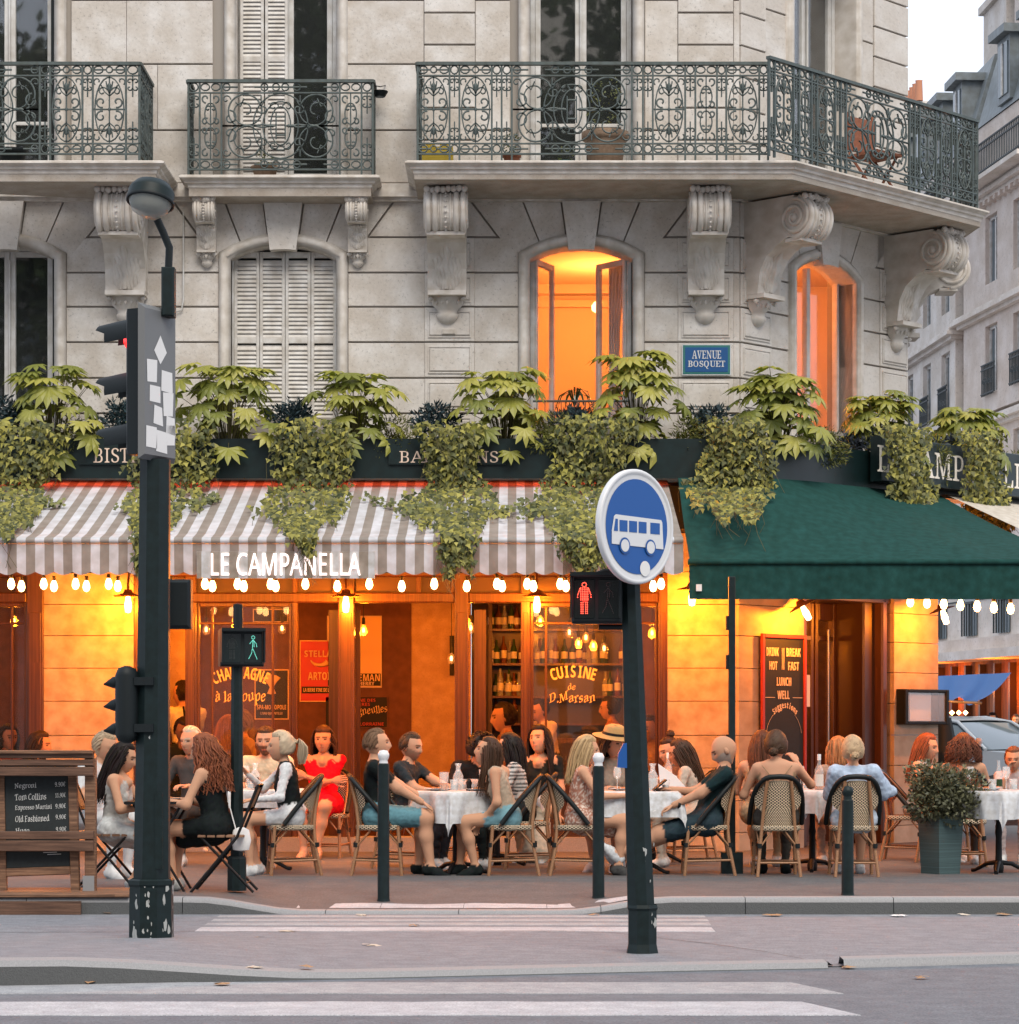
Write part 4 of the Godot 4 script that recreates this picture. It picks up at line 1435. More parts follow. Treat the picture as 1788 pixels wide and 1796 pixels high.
	for s in [[-.42, -.36, -.19, .19], [.36, .42, -.19, .19], [-.36, .36, .155, .19], [-.36, .36, -.19, -.155]]:
		m.slab(s[0], s[1], s[2], s[3], 0, .12, .008)
	part("case", m, "dark_metal", mc)
	part("back", boxm(V(-.36, -.155, 0), V(.36, .155, .02)), "dark_metal", mc)
	part("menu_sheet", boxm(V(-.2, -.15, .02), V(.2, .15, .026)), "paper", mc)
	part("pane", boxm(V(-.36, -.155, .1), V(.36, .155, .104)), "menu_glass", mc)
	m = MB.new()
	m.lathe([[.0, 0], [.045, 0], [.045, .004], [0, .004]], 16, V(-.28, -.1, .026), Basis(Vector3.RIGHT, PI / 2))
	part("badge", m, "paper", mc)
	# awning support post standing on the terrace
	var sp := thing("screen_post", "slim dark green steel post of the terrace screen under the green awning", "post", V(wx(1284, 4.1), PAVE, 4.1))
	m = MB.new()
	m.slab(-.028, .028, 0, 2.5, -.03, .03, .006)
	part("post", m, "post_paint", sp)
	m = MB.new()
	m.box(V(-.09, 0, -.05), V(.09, .18, .05))
	part("foot", m, "post_paint", sp)
	m = MB.new()
	for y in [2.05, 1.72, 1.05, .7]:
		m.box(V(-.05, y, -.02), V(-.028, y + .12, .02))
	part("hinge", m, "black", sp)

func cafe_inside() -> void:
	var r := node("cafe_room", B)
	var bz := -2.6
	var xb := wx(722, bz)
	part("floor", slab_poly(.02, .14, -7.4, -2.9), "cafe_floor", r)
	part("ceiling", slab_poly(3.15, 3.25, -7.4, -2.9), "plaster", r)
	part("wall", boxm(V(-7.4, .1, bz - .2), V(xb, 3.2, bz)), "brown_wall", r)
	part("wall", boxm(V(xb, .1, bz - .2), V(wx(826, bz), 3.2, bz - .01)), "plaster", r)
	part("wall", boxm(V(wx(826, bz), .1, bz - .6), V(4.0, 3.2, bz - .5)), "dark_wood", r)
	part("wall", boxm(V(wx(1118, bz), .1, bz - .5), V(4.0, 3.2, bz - .02)), "brown_wall", r)
	part("wall", boxm(V(-7.5, .1, bz), V(-7.4, 3.2, -.3)), "plaster", r)
	part("wall", boxm(V(4.0, .1, bz), V(4.1, 3.2, -2.25)), "plaster", r)
	part("wall", boxm(V(wx(296, -1.0), .14, -1.2), V(wx(330, -1.0), 3.15, -1.0)), "plaster", r)
	# door leaves folded back at the openings
	for q in [[577, -.5, .32], [832, -.45, .12]]:
		part("folded_door", boxm(V(wx(q[0], q[1]), .2, q[1] - .05), V(wx(q[0], q[1]) + q[2], 2.55, q[1])), "cafe_wood", r)
	# shelves behind the bar, each with its bottles and glasses
	var sh := thing("bar_shelves", "dark shelves of bottles and glasses behind the bar", "shelf", V(0, 0, bz))
	for y in [2.72, 2.42, 2.04, 1.68, 1.38]:
		part("shelf_board", boxm(V(wx(862, bz), y, -.48), V(wx(1112, bz), y + .025, -.12)), "cafe_wood", sh)
	for x in [wx(860, bz), wx(926, bz), wx(1112, bz)]:
		part("upright", boxm(V(x - .02, .14, -.49), V(x + .02, 3.1, -.1)), "dark_wood", sh)
	var n := 0
	var rown := -1
	for row in [[1129, 862, 910, 5], [1163, 862, 915, 6], [1205, 880, 912, 4], [1227, 872, 905, 4], [1262, 868, 905, 4], [1137, 940, 1060, 8], [1163, 945, 1090, 7], [1200, 1062, 1100, 4]]:
		rown += 1
		for i in int(row[3]):
			var x := wx(lerpf(row[1], row[2], i / float(row[3] - 1)), bz) + R(-.02, .02)
			var tall := R(.24, .31)
			var y := wy(row[0], bz)
			var best := 1.405
			for s in [2.745, 2.445, 2.065, 1.705, 1.405]:
				if absf(s - y) < absf(best - y):
					best = s
			var bt := thing("bottle", ["dark wine", "amber spirit", "clear"][n % 3] + " bottle, %s from the left in the %s row of the bar shelves" % [ordinal(i + 1), ["upper left", "second left", "third left", "fourth left", "lowest left", "upper right", "second right", "short right"][rown]], "bottle", V(x, best, bz - R(.2, .38)), 0, "bottles on the bar shelves")
			var m := MB.new()
			m.lathe([[0, 0], [.036, 0], [.036, tall * .6], [.013, tall * .78], [.013, tall], [0, tall]], 10)
			part("glass_body", m, ["wine_glass_green", "bottle_amber", "clear_glass"][n % 3], bt)
			m = MB.new()
			m.lathe([[.0365, tall * .2], [.0365, tall * .48]], 10)
			part("paper_label", m, "label_paper", bt)
			n += 1
	# bar counter
	var bc := thing("bar_counter", "dark panelled bar counter inside the café", "counter", V(wx(1010, -1.7), .14, -1.7))
	part("front", boxm(V(-.6, 0, -.25), V(.75, 1.05, .2)), "dark_wood", bc)
	part("top", boxm(V(-.63, 1.05, -.28), V(.78, 1.1, .25)), "cafe_wood", bc)
	# posters on the brown wall
	var pz := bz + .01
	var p1 := poster("red enamel beer plate with gold lettering on the brown wall", 526, 594, 1123, 1231, pz, "poster_red", "poster_gold")
	write(p1, "STELLA", V(-.01, .19, .02), .30, .07, "poster_gold")
	write(p1, "ARTOIS", V(.02, -.055, .02), .28, .085, "poster_gold")
	var m := MB.new()
	var l := []
	for i in 9:
		var a := lerpf(PI * 1.05, PI * 1.85, i / 8.0)
		l.append(V(.01 + cos(a) * .1, .13 + sin(a) * .065, .02))
	m.tube(l, [.006, .01, .014, .018, .02, .022, .026, .032, .044], 6)
	part("horn_emblem", m, "poster_gold", p1)
	part("band", boxm(V(-.19, -.245, .012), V(.2, -.17, .016)), "black", p1)
	write(p1, "LA BIERE FINE DE LUXE", V(0, -.207, .017), .34, .04, "poster_gold")
	var p2 := poster("black enamel water plate seen through the lettered window", 447, 507, 1174, 1262, pz, "black", "poster_gold")
	write(p2, "SPA-MONOPOLE", V(0, -.14, .02), .32, .05, "poster_gold")
	write(p2, "L'EAU QUI PETILLE", V(0, -.21, .02), .24, .032, "poster_cream")
	m = MB.new()
	m.lathe([[0, -.08], [.05, -.07], [.02, .0], [.06, .06], [.1, .1], [.05, .13], [0, .14]], 12, V(0, .08, .02), Basis().scaled(V(1, 1, .1)))
	part("flower_emblem", m, "poster_gold", p2)
	var p3 := poster("ochre sherry poster with dark base beside the doorway", 574, 670, 1080, 1206, pz, "poster_gold", "poster_cream")
	part("band", boxm(V(-.29, -.375, .012), V(.29, -.24, .016)), "black", p3)
	write(p3, "SANDEMAN", V(.05, -.285, .018), .46, .075, "poster_gold")
	write(p3, "SHERRY", V(.12, -.35, .018), .2, .04, "poster_cream")
	var p4 := poster("black beer plate with red and slanted cream lettering below the ochre poster", 570, 681, 1221, 1277, pz, "black", "brown_wall")
	write(p4, "REINE DES", V(.08, .13, .02), .26, .035, "menu_red")
	write(p4, "BIERES", V(.06, .085, .02), .18, .035, "menu_red")
	write(p4, "Champigneulles", V(.03, -.01, .02), .62, .12, "poster_gold", "Droid Serif", false, Transform3D(Basis(Vector3.BACK, .12)), .004, .35)
	write(p4, "LORRAINE", V(.17, -.13, .02), .26, .035, "menu_red")
	var p5 := poster("dark framed picture high on the wall behind the lettered window", 444, 506, 1068, 1092, pz, "black", "poster_cream")
	p5.set_meta("category", "picture")
	var p6 := poster("small dark frame on the plaster wall beside the doorway post", 789, 797, 1115, 1185, pz + .02, "black", "black")
	p6.set_meta("category", "picture")
	# hanging filament bulbs inside
	var k := 0
	for b in [[-40, 1090, -1.0], [25, 1085, -.6], [332, 1093, -.4], [362, 1100, -1.0], [412, 1088, -1.4], [495, 1098, -.9], [638, 1101, -.8], [792, 1151, -1.2], [820, 1088, -.5], [826, 1097, -.9], [948, 1085, -.6], [999, 1105, -1.3], [1015, 1124, -1.8], [1028, 1114, -2.0], [1041, 1128, -1.6], [1060, 1133, -1.2], [1144, 1106, -.8]]:
		var hb := pendant(b[0], b[1], b[2], ordinal(k + 1) + " hanging filament bulb inside the café, counted along the front from the left", "filament bulbs hanging inside the café")
		if k % 2 == 0 or b[0] < 100:
			omni("bulb_light", V(0, -.05, 0), .30, hb)
		k += 1

func poster(label: String, p0: float, p1: float, q0: float, q1: float, z: float, mat: String, rim: String) -> Node3D:
	var o := thing("poster", label, "poster", wp((p0 + p1) / 2, (q0 + q1) / 2, z))
	var w := (wx(p1, z) - wx(p0, z)) / 2; var h := (wy(q0, z) - wy(q1, z)) / 2
	part("border", boxm(V(-w, -h, 0), V(w, h, .008)), rim, o)
	part("face", boxm(V(-w + .012, -h + .012, .008), V(w - .012, h - .012, .012)), mat, o)
	return o

func pendant(px: float, py: float, z: float, label: String, group: String) -> Node3D:
	var o := thing("filament_bulb", label, "bulb", wp(px, py, z), 0, group)
	var m := MB.new()
	m.lathe([[0, -.05], [.012, -.048], [.016, -.02], [.012, .0], [0, .005]], 8)
	part("filament", m, "bulb_small", o)
	m = MB.new()
	m.lathe([[0, -.085], [.03, -.075], [.045, -.04], [.035, .0], [.016, .03], [.014, .04]], 12)
	part("bulb_glass", m, "bulb_glass", o)
	m = MB.new()
	m.lathe([[.016, .035], [.018, .04], [.016, .1], [.004, .11], [.004, 3.15 - o.position.y]], 8)
	part("cord", m, "black", o)
	return o

func wall_lamp(px: float, py: float, z: float, tilt: float, label: String, arm_to: Vector3) -> void:
	var o := thing("wall_lamp", label, "lamp", wp(px, py, z), 0, "lamps along the café front")
	var b := Basis(Vector3.BACK, tilt)
	var m := MB.new()
	m.lathe([[.145, .03], [.14, .04], [.05, .065], [.035, .1], [0, .1]], 20, Vector3.ZERO, b)
	part("shade", m, "lamp_enamel", o)
	m = MB.new()
	m.lathe([[0, -.13], [.028, -.12], [.036, -.05], [.022, .03], [0, .035]], 12, Vector3.ZERO, b)
	part("bulb", m, "bulb", o)
	m = MB.new()
	var t0 := b * V(0, .1, 0)
	m.tube([t0, t0 + V(0, .06, 0), t0.lerp(arm_to - o.position, .6) + V(0, .08, 0), arm_to - o.position], .012, 6)
	part("arm", m, "lamp_enamel", o)
	omni("lamp_light", b * V(0, -.05, 0), 1.2, o)

# ------------------------------------------------------------------ awnings
func awnings() -> void:
	mt("striped_canvas", Color(1, 1, 1), .85, {tex = noise_tex(.01, Color(.82, .8, .78), Color(1, 1, 1), 512, 5, FastNoiseLite.TYPE_SIMPLEX_SMOOTH, 31), scale = .9, vc = true, back = Color(.2, .2, .2)})
	var light := Color(.57, .60, .66); var darkc := Color(.28, .255, .235)
	var a := thing("striped_awning", "grey and white striped awning with a scalloped valance over the terrace", "awning")
	var zf := 2.9
	var x1 := wx(1199, zf)
	var sw := 16.25 / (LENS / (DIST - zf))
	var m := MB.new()
	var x := x1
	var k := 0
	while x > -7.2:
		m.col = light if k % 2 else darkc
		var prof := [[.45, 3.78], [1.2, 3.53], [2.0, 3.275], [2.6, 3.095], [2.82, 3.05], [2.89, 3.035], [2.905, 3.01], [2.89, 2.99]]
		var rows := []
		for p in prof:
			var r := []
			for j in 4:
				var xx := x - sw * j / 3.0
				r.append(V(xx, p[1] + 0.0, p[0]))
			rows.append(r)
		m.grid(rows)
		x -= sw
		k += 1
	part("canvas", m, "striped_canvas", a)
	m = MB.new()
	x = x1
	k = 0
	while x > -7.2:
		m.col = light if k % 2 else darkc
		var top := []; var midr := []; var low := []
		for j in 7:
			var xx := x - sw * j / 6.0
			var wv := .008 * sin(xx * 5.0) + .005 * sin(xx * 13.0)
			var sc := absf(sin((x1 - xx) / (sw * 2) * PI))
			top.append(V(xx, 2.985, zf - .02)); midr.append(V(xx, 2.85, zf - .015 + wv)); low.append(V(xx, 2.735 - .028 * sc, zf - .02 + wv * 2))
		m.grid([low, midr, top])
		x -= sw
		k += 1
	part("valance", m, "striped_canvas", a)
	bar(a, "front_bar", "grey_metal", -7.2, x1, 2.985, 3.02, zf - .06, zf - .025, .01)
	m = MB.new()
	for xx in [-6.0, -3.4, -.9, 1.3]:
		m.tube([V(xx, 3.6, .1), V(xx - .5, 3.25, 1.3), V(xx, 3.0, 2.82)], .022, 6)
	part("folding_arm", m, "grey_metal", a)
	# lit name sign hung on the valance
	var s := thing("lit_sign", "glowing white letters of the café name on the striped valance", "sign", V(wx(502, zf), wy(990, zf), zf + .012))
	part("backing", boxm(V(-.79, -.125, -.012), V(.79, .115, .004)), "stripe_light", s)
	m = MB.new()
	for i in 60:
		var xa := x1 - sw * (2 * i + 1) - s.position.x; var xb := xa + sw
		if xb > -.79 and xa < .79:
			m.box(V(maxf(xa, -.788), -.124, .004), V(minf(xb, .788), .114, .0055))
	part("backing_stripes", m, "stripe_dark", s)
	write(s, "LE CAMPANELLA", V(0, 0, .01), 1.325, .195, "neon", "Droid Sans", false, Transform3D(), .02)
	# green corner awning: ruled between the curved fascia and a straight front bar
	var g := thing("green_awning", "dark green canvas awning over the corner entrance", "awning")
	var tops := []
	for i in 25:
		tops.append(fascia_path(lerpf(0.0, 1.0, i / 24.0)))
	var gz := 2.6
	m = MB.new()
	var rows := []
	for j in 9:
		var v := j / 8.0
		var r := []
		for i in 25:
			var u := i / 24.0
			var p: Vector2 = tops[i]
			var q := Vector2(lerpf(1.59, 5.15, u), gz)
			var at := p.lerp(q, v)
			var sag := -.05 * sin(v * PI) + .012 * sin(u * 42.0 + v * 2.0) * v
			r.append(V(at.x, lerpf(3.80, 2.85, v) + sag, at.y))
		rows.push_front(r)
	m.grid(rows)
	part("canvas", m, "green_canvas", g)
	m = MB.new()
	m.tube([V(1.575, 2.84, gz), V(5.16, 2.84, gz)], .028, 8)
	part("front_roll", m, "green_canvas", g)
	m = MB.new()
	var lo := []; var mi := []; var hi := []
	for i in 61:
		var xx := lerpf(1.585, 5.15, i / 60.0)
		var wv := .012 * sin(xx * 6.0) + .008 * sin(xx * 15.0 + 1.0)
		hi.append(V(xx, 2.83, gz)); mi.append(V(xx, 2.67, gz + wv * .7)); lo.append(V(xx, 2.505, gz + wv * 1.6))
	m.grid([lo, mi, hi])
	part("valance", m, "green_canvas", g)
	m = MB.new()
	for q in [[2.2, .2], [3.6, -.6]]:
		m.tube([V(q[0], 3.3, q[1]), V(q[0] + .2, 2.98, 1.5), V(q[0] + .3, 2.80, 2.5)], .022, 6)
	part("folding_arm", m, "dark_metal", g)
	part("sticker", boxm(V(wx(1221, gz), wy(1037, gz), gz + .02), V(wx(1231, gz), wy(1025, gz), gz + .024)), "sticker", g)
	# pale awning round the corner
	var c := thing("cream_awning", "pale cream awning beyond the green one, round the corner", "awning")
	m = MB.new()
	rows = []
	for j in 5:
		var v := j / 4.0
		var r := []
		for i in 9:
			var u := i / 8.0
			var p := fascia_path(1.02 + u * .7)
			var q := Vector2(5.2, 2.55).lerp(Vector2(8.2, -.6), u)
			var at := p.lerp(q, v)
			r.append(V(at.x, lerpf(3.82, 2.85, v), at.y))
		rows.push_front(r)
	m.grid(rows)
	part("canvas", m, "cream_canvas", c)
	# ---- fascia with the planting trough
	var fa := thing("planter_fascia", "dark green fascia trough carrying the café signs and plants", "planter box")
	m = MB.new()
	var pts := [Vector2(-7.4, .8)]
	for i in 40:
		pts.append(fascia_path(-.02 + 1.9 * i / 39.0) + Vector2(0, .05))
	var back := [Vector2(-7.4, .36), Vector2(1.9, .36)]
	var ra := []; var rb := []; var rc := []; var rd := []
	for p in pts:
		ra.append(V(p.x, 3.765, p.y)); rb.append(V(p.x, 4.15, p.y)); rc.append(V(p.x - .01, 4.15, p.y - .02)); rd.append(V(p.x - .01, 4.05, p.y - .02))
	m.grid([ra, rb]); m.grid([rb, rc]); m.grid([rc, rd])
	part("front_panel", m, "fascia", fa)
	m = MB.new()
	var poly := PackedVector2Array()
	for p in pts:
		poly.append(p + Vector2(-.005, -.01))
	poly.append_array(PackedVector2Array([Vector2(4.35, -2.9), Vector2(2.45, .12), Vector2(-7.4, .12)]))
	m.t = Transform3D(Basis(Vector3.RIGHT, Vector3(0, 0, 1), Vector3(0, 1, 0)), Vector3.ZERO)
	m.prism(poly, 3.86, 3.88)
	part("trough_floor", m, "fascia", fa)
	m = MB.new()
	m.t = Transform3D(Basis(Vector3.RIGHT, Vector3(0, 0, 1), Vector3(0, 1, 0)), Vector3.ZERO)
	m.prism(poly, 4.02, 4.06)
	part("soil", m, "soil", fa)
	for q in [[140, 310, "BISTROT", 165, 288], [682, 888, "BAR À VINS", 701, 874]]:
		var z := .805
		part("sign_plate", boxm(V(wx(q[0], z), wy(815, z), z), V(wx(q[1], z), wy(780, z), z + .02)), "fascia", fa)
		write(fa, q[2], wp((q[3] + q[4]) / 2.0, 799, z) + V(0, 0, .022), wx(q[4], z) - wx(q[3], z), .14, "gold_letter", "Droid Serif", false)
	var cs := thing("corner_sign", "dark green sign box with cream serif café name on the corner fascia", "sign", CH * V(1.12, 4.06, .80), atan2(.731, .682))
	m = MB.new()
	m.slab(0, 3.9, -.225, .235, 0, .14, .006)
	part("box", m, "fascia", cs)
	var t0 := ct(1541, .95) - 1.12; var t1 := ct(1822, .95) - 1.12
	write(cs, "LE CAMPANELLA", V((t0 + t1) / 2, .0, .142), t1 - t0, .27, "cream_letter", "Droid Serif", false)
	# red light strip tucked under the trough, washing the top of the awning
	var rs := thing("red_light_strip", "red light strip hidden under the trough above the striped awning", "light strip", V(-2.7, 3.83, .62))
	part("tube", boxm(V(-4.5, -.006, -.012), V(4.2, .006, .012)), "red_strip", rs)
	var al := AreaLight3D.new()
	al.name = "strip_light"
	al.light_color = Color(1, .35, .18)
	al.light_energy = .45
	al.area_size = Vector2(8.6, .03)
	al.shadow_enabled = true
	rs.add_child(al)
	al.position = V(-.15, -.01, 0)
	al.rotation_degrees = V(-70, 180, 0)
	# ---- string lights behind the valances
	var n := 0
	for px in [-30, 20, 38, 77, 95, 133, 152, 191, 207, 262, 300, 360, 373, 417, 428, 475, 484, 536, 592, 648, 705, 762, 819, 872, 881, 925, 936, 983, 993, 1060, 1146, 1160]:
		n += 1
		string_bulb(wp(px, 1012 + (4 if n % 2 else 0), 2.5), ordinal(n) + " pear bulb from the left on the string under the striped awning", "bulbs strung under the striped awning", .28)
	for i in 8:
		string_bulb(wp(1597 + i * 29.3, 1043 + i * 2.1, 2.3), ordinal(i + 1) + " bulb from the left on the string under the green awning", "bulbs strung under the green awning", .28)
	m = MB.new()
	var l := []
	for i in 40:
		l.append(V(lerpf(-6.5, 1.5, i / 39.0), 2.755 + .008 * sin(i * 1.9), 2.5))
	m.tube(l, .007, 5)
	solo("light_cable", m, "black", "black cable carrying the bulbs under the striped awning", "cable")
	m = MB.new()
	m.tube([V(3.4, 2.63, 2.3), V(4.4, 2.58, 2.3), V(5.1, 2.58, 2.3)], .007, 5)
	solo("light_cable", m, "black", "black cable carrying the bulbs under the green awning", "cable")
	wall_lamp(225, 1052, .5, 0, "enamel lamp on the wall between the left bay and the pier", V(wx(228), 2.9, 0))
	wall_lamp(607, 1052, .4, 0, "enamel lamp over the broad post left of the doorway", V(wx(607), 2.92, .03))
	wall_lamp(942, 1052, .4, 0, "enamel lamp over the window with the cuisine lettering", V(wx(942), 2.92, .03))
	wall_lamp(1214, 1040, .5, 0, "enamel lamp on the stone wall behind the green awning's edge", V(wx(1214), 2.95, .0))
	wall_lamp(1410, 1068, -.3, .5, "tilted enamel lamp over the red-framed blackboard", CH * V(1.0, 2.8, .0))
	wall_lamp(1655, 1075, -1.75, .3, "enamel lamp at the outer edge of the end pier", CH * V(3.3, 2.75, .02))

func ordinal(n: int) -> String:
	var w := ["zeroth", "first", "second", "third", "fourth", "fifth", "sixth", "seventh", "eighth", "ninth", "tenth", "eleventh", "twelfth"]
	if n < 13:
		return w[n]
	return "%d%s" % [n, "st" if n % 10 == 1 and n > 20 else "nd" if n % 10 == 2 and n > 20 else "rd" if n % 10 == 3 and n > 20 else "th"]

func string_bulb(at: Vector3, label: String, group: String, e: float) -> void:
	var o := thing("string_bulb", label, "bulb", at, 0, group)
	var m := MB.new()
	m.lathe([[0, -.115], [.022, -.105], [.034, -.075], [.028, -.04], [.014, -.01], [0, -.008]], 10)
	part("bulb", m, "bulb", o)
	m = MB.new()
	m.lathe([[0, -.012], [.017, -.012], [.017, .03], [0, .03]], 8)
	part("socket", m, "black", o)
	omni("bulb_light", V(0, -.07, 0), e, o)

# line of the fascia in plan: u 0..1 spans the green awning's top edge, beyond that the corner sign
func fascia_path(u: float) -> Vector2:
	if u <= .22:
		return Vector2(lerpf(1.60, 2.15, u / .22), .75)
	var a := Vector2(2.15, .75); var c := Vector2(2.62, .75)
	var e := CH * V(.75, 0, .70)
	var b := Vector2(e.x, e.z)
	if u < .55:
		var k := (u - .22) / .33
		return a.lerp(c, k).lerp(c.lerp(b, k), k)
	var t := .75 + (u - .55) / .45 * 1.75
	var q := CH * V(t, 0, .70)
	return Vector2(q.x, q.z)
# ------------------------------------------------------------------ plants
# many small leaves inside an ellipsoid, denser towards its skin
func leaf_cloud(count: int, mid: Vector3, rad: Vector3, size: float, c0: Color, c1: Color, slim := .5, lumps := 0) -> MB:
	var m := MB.new()
	var centres := []
	for i in lumps:
		var d := V(R(-1, 1), R(-.8, 1), R(-1, 1)).normalized()
		centres.append([d * R(.35, .7), R(.35, .55)])
	for i in count:
		var d := V(R(-1, 1), R(-1, 1), R(-1, 1)).normalized()
		var q := d * pow(R(.15, 1), .5)
		if lumps:
			var c = centres[rng.randi() % lumps]
			q = c[0] + d * c[1] * pow(R(.2, 1), .4)
		var p := mid + V(q.x * rad.x, q.y * rad.y, q.z * rad.z)
		var dir := (d * .8 + V(R(-1, 1), R(-.6, 1), R(-1, 1)) * .8).normalized()
		var side := dir.cross(V(R(-1, 1), R(-1, 1), R(-1, 1))).normalized() * size * slim * .5
		var L := size * R(.6, 1.2)
		m.col = c0.lerp(c1, R(0, 1))
		var mi := p + dir * L * .45
		m.quad(p, mi + side, p + dir * L, mi - side)
	return m

func palmate(L: float, lobes: int, sd: int) -> ArrayMesh:
	var r2 := RandomNumberGenerator.new()
	r2.seed = sd
	var m := MB.new()
	var span := deg_to_rad(245)
	var c := V(0, .02 * L, 0)
	var at := func(a: float, r: float, y: float) -> Vector3: return V(sin(a) * r * L, (y - .32 * r * r) * L, cos(a) * r * L)
	for i in lobes:
		var a0 := (float(i) / lobes - .5) * span; var a1 := (float(i + 1) / lobes - .5) * span
		var am := (a0 + a1) / 2
		var ln := (1.0 - .28 * pow(absf(am) / (span / 2), 2)) * r2.randf_range(.9, 1.08)
		var s0: Vector3 = at.call(a0, .46, 0.0); var s1: Vector3 = at.call(a1, .46, 0.0)
		var mi: Vector3 = at.call(am, .55 * ln, .05)
		var l: Vector3 = at.call(am - .22, .68 * ln, .0); var rr: Vector3 = at.call(am + .22, .68 * ln, .0)
		var tip: Vector3 = at.call(am, ln, r2.randf_range(-.06, .02))
		m.tri(c, s0, mi); m.tri(c, mi, s1); m.tri(s0, l, mi); m.tri(l, tip, mi); m.tri(tip, rr, mi); m.tri(rr, s1, mi)
	return m.mesh()

func fatsia(label: String, base: Vector3, wide: float, tall: float, count: int, meshes: Array, lean := 0.0) -> void:
	var o := thing("fatsia_plant", label, "plant", base, 0, "large-leaved plants along the café trough")
	var st := MB.new()
	for i in count:
		var u := (i + .5) / count
		var a := i * 2.399 + R(-.3, .3)
		var el := lerpf(-.35, 1.35, pow(u, .75))
		var rr := wide * R(.45, 1.0) * cos(el * .8)
		var p := V(sin(a) * rr + lean * u, tall * clampf(.22 + .78 * sin(maxf(el, -.25)) + R(-.08, .08), -.1, 1.05), cos(a) * rr * .55 + .06)
		var out := V(sin(a), 0, cos(a) * .9 + .35).normalized()
		var dr := lerpf(.95, .1, clampf(u * 1.1, 0, 1)) + R(-.25, .25)
		var d := (out * cos(dr) + Vector3.DOWN * sin(dr)).normalized()
		var nn := (Vector3.UP + out * .25)
		nn = (nn - d * nn.dot(d)).normalized()
		var s := R(.8, 1.2)
		var lf := part("leaf", meshes[rng.randi() % meshes.size()], ["leaf_a", "leaf_a", "leaf_b", "leaf_c"][rng.randi() % 4], o, Transform3D(Basis(nn.cross(d), nn, d).scaled_local(V(s, s, s)), p))
		var root := V(p.x * .12, .0, p.z * .2)
		st.tube([root, root.lerp(p, .5) + V(0, .10, 0) - out * .03, p], [.007, .005, .003], 4, false)
	part("stems", st, "stem", o)

func awn_z(py: float) -> float:
	if wy(py, .92) > 3.80:
		return .9
	var z := .9
	while z < 2.93:
		var ay := lerpf(3.78, 3.05, (z - .45) / 2.4)
		if wy(py, z) >= ay + .03:
			break
		z += .04
	return minf(z, 2.95)

# ivy spilling over the trough; outline rows are [row, left, right] in columns of the photograph
func ivy(label: String, rows: Array, count: int, corner := false) -> void:
	var q0 = rows[0]
	var z0 := .85
	var base := wp((q0[1] + q0[2]) / 2.0, q0[0], z0)
	if corner:
		base = CH * V(ct((q0[1] + q0[2]) / 2.0, .95), 4.1, .95)
	var o := thing("ivy_plant", label, "plant", base, 0, "ivy hanging from the café trough")
	var m := MB.new()
	var strands := MB.new()
	for i in count:
		var v := pow(R(0, 1), .9)
		var k := v * (rows.size() - 1.001)
		var a = rows[int(k)]; var b = rows[int(k) + 1]
		var f := k - int(k)
		var py := lerpf(a[0], b[0], f)
		var l := lerpf(a[1], b[1], f); var r := lerpf(a[2], b[2], f)
		var u := R(0, 1)
		var px := lerpf(l, r, u) + 14.0 * sin(py * .11 + l) * (u - .5) + R(-9, 9)
		py += 12.0 * sin(px * .13) * v + R(-6, 6)
		var bulge := .24 * sin(clampf(u, 0, 1) * PI) * (1.0 - v * .6)
		var p: Vector3
		if corner:
			var w := .98 + R(0, 1) * bulge + v * .12
			var t := ct(px, w)
			var d := DIST + .731 * t - .682 * w
			p = CH * V(t, EYE + (PY - py) * d / LENS, w)
		else:
			var z := awn_z(py) + .03 + R(0, 1) * bulge
			p = wp(px, py, z)
		p -= base
		var n := V(R(-.7, .7), R(-.1, .9), 1).normalized()
		var dn := V(R(-.7, .7), -1, R(-.2, .3))
		dn = (dn - n * n.dot(dn)).normalized()
		var s := n.cross(dn) * -1.0
		var L := R(.035, .06)
		var br := R(0, 1)
		m.col = Color(.03, .042, .010).lerp(Color(.34, .31, .055), br * br * .7 + br * .3)
		# five-pointed leaf: fan round the stalk end
		var pts := [p - dn * L * .15, p + s * L * .55 - dn * L * .05, p + s * L * .28 + dn * L * .35, p + dn * L, p - s * L * .28 + dn * L * .35, p - s * L * .55 - dn * L * .05]
		m.tri(pts[0], pts[1], pts[2]); m.tri(pts[0], pts[2], pts[3]); m.tri(pts[0], pts[3], pts[4]); m.tri(pts[0], pts[4], pts[5])
		if i % 22 == 0:
			strands.tube([p, p + V(R(-.06, .06), R(-.1, -.2), .02), p + V(R(-.12, .12), R(-.2, -.34), .03)], .0025, 3, false)
	tag(part("foliage", m, "leaves", o), "", "", "", "stuff")
	if strands.v.size():
		tag(part("trailing_stems", strands, "stem", o), "", "", "", "stuff")

func shrub(called: String, label: String, at: Vector3, rad: Vector3, count: int, size: float, c0: Color, c1: Color, slim: float, group: String) -> void:
	var o := thing(called, label, "plant", at, 0, group)
	tag(part("foliage", leaf_cloud(count, V(0, rad.y * .8, 0), rad, size, c0, c1, slim, 14), "leaves", o), "", "", "", "stuff")
	var m := MB.new()
	for i in 5:
		m.tube([V(R(-.03, .03), -.05, R(-.03, .03)), V(R(-.6, .6) * rad.x, rad.y * .9, R(-.6, .6) * rad.z)], [.008, .003], 4, false)
	part("stems", m, "stem", o)

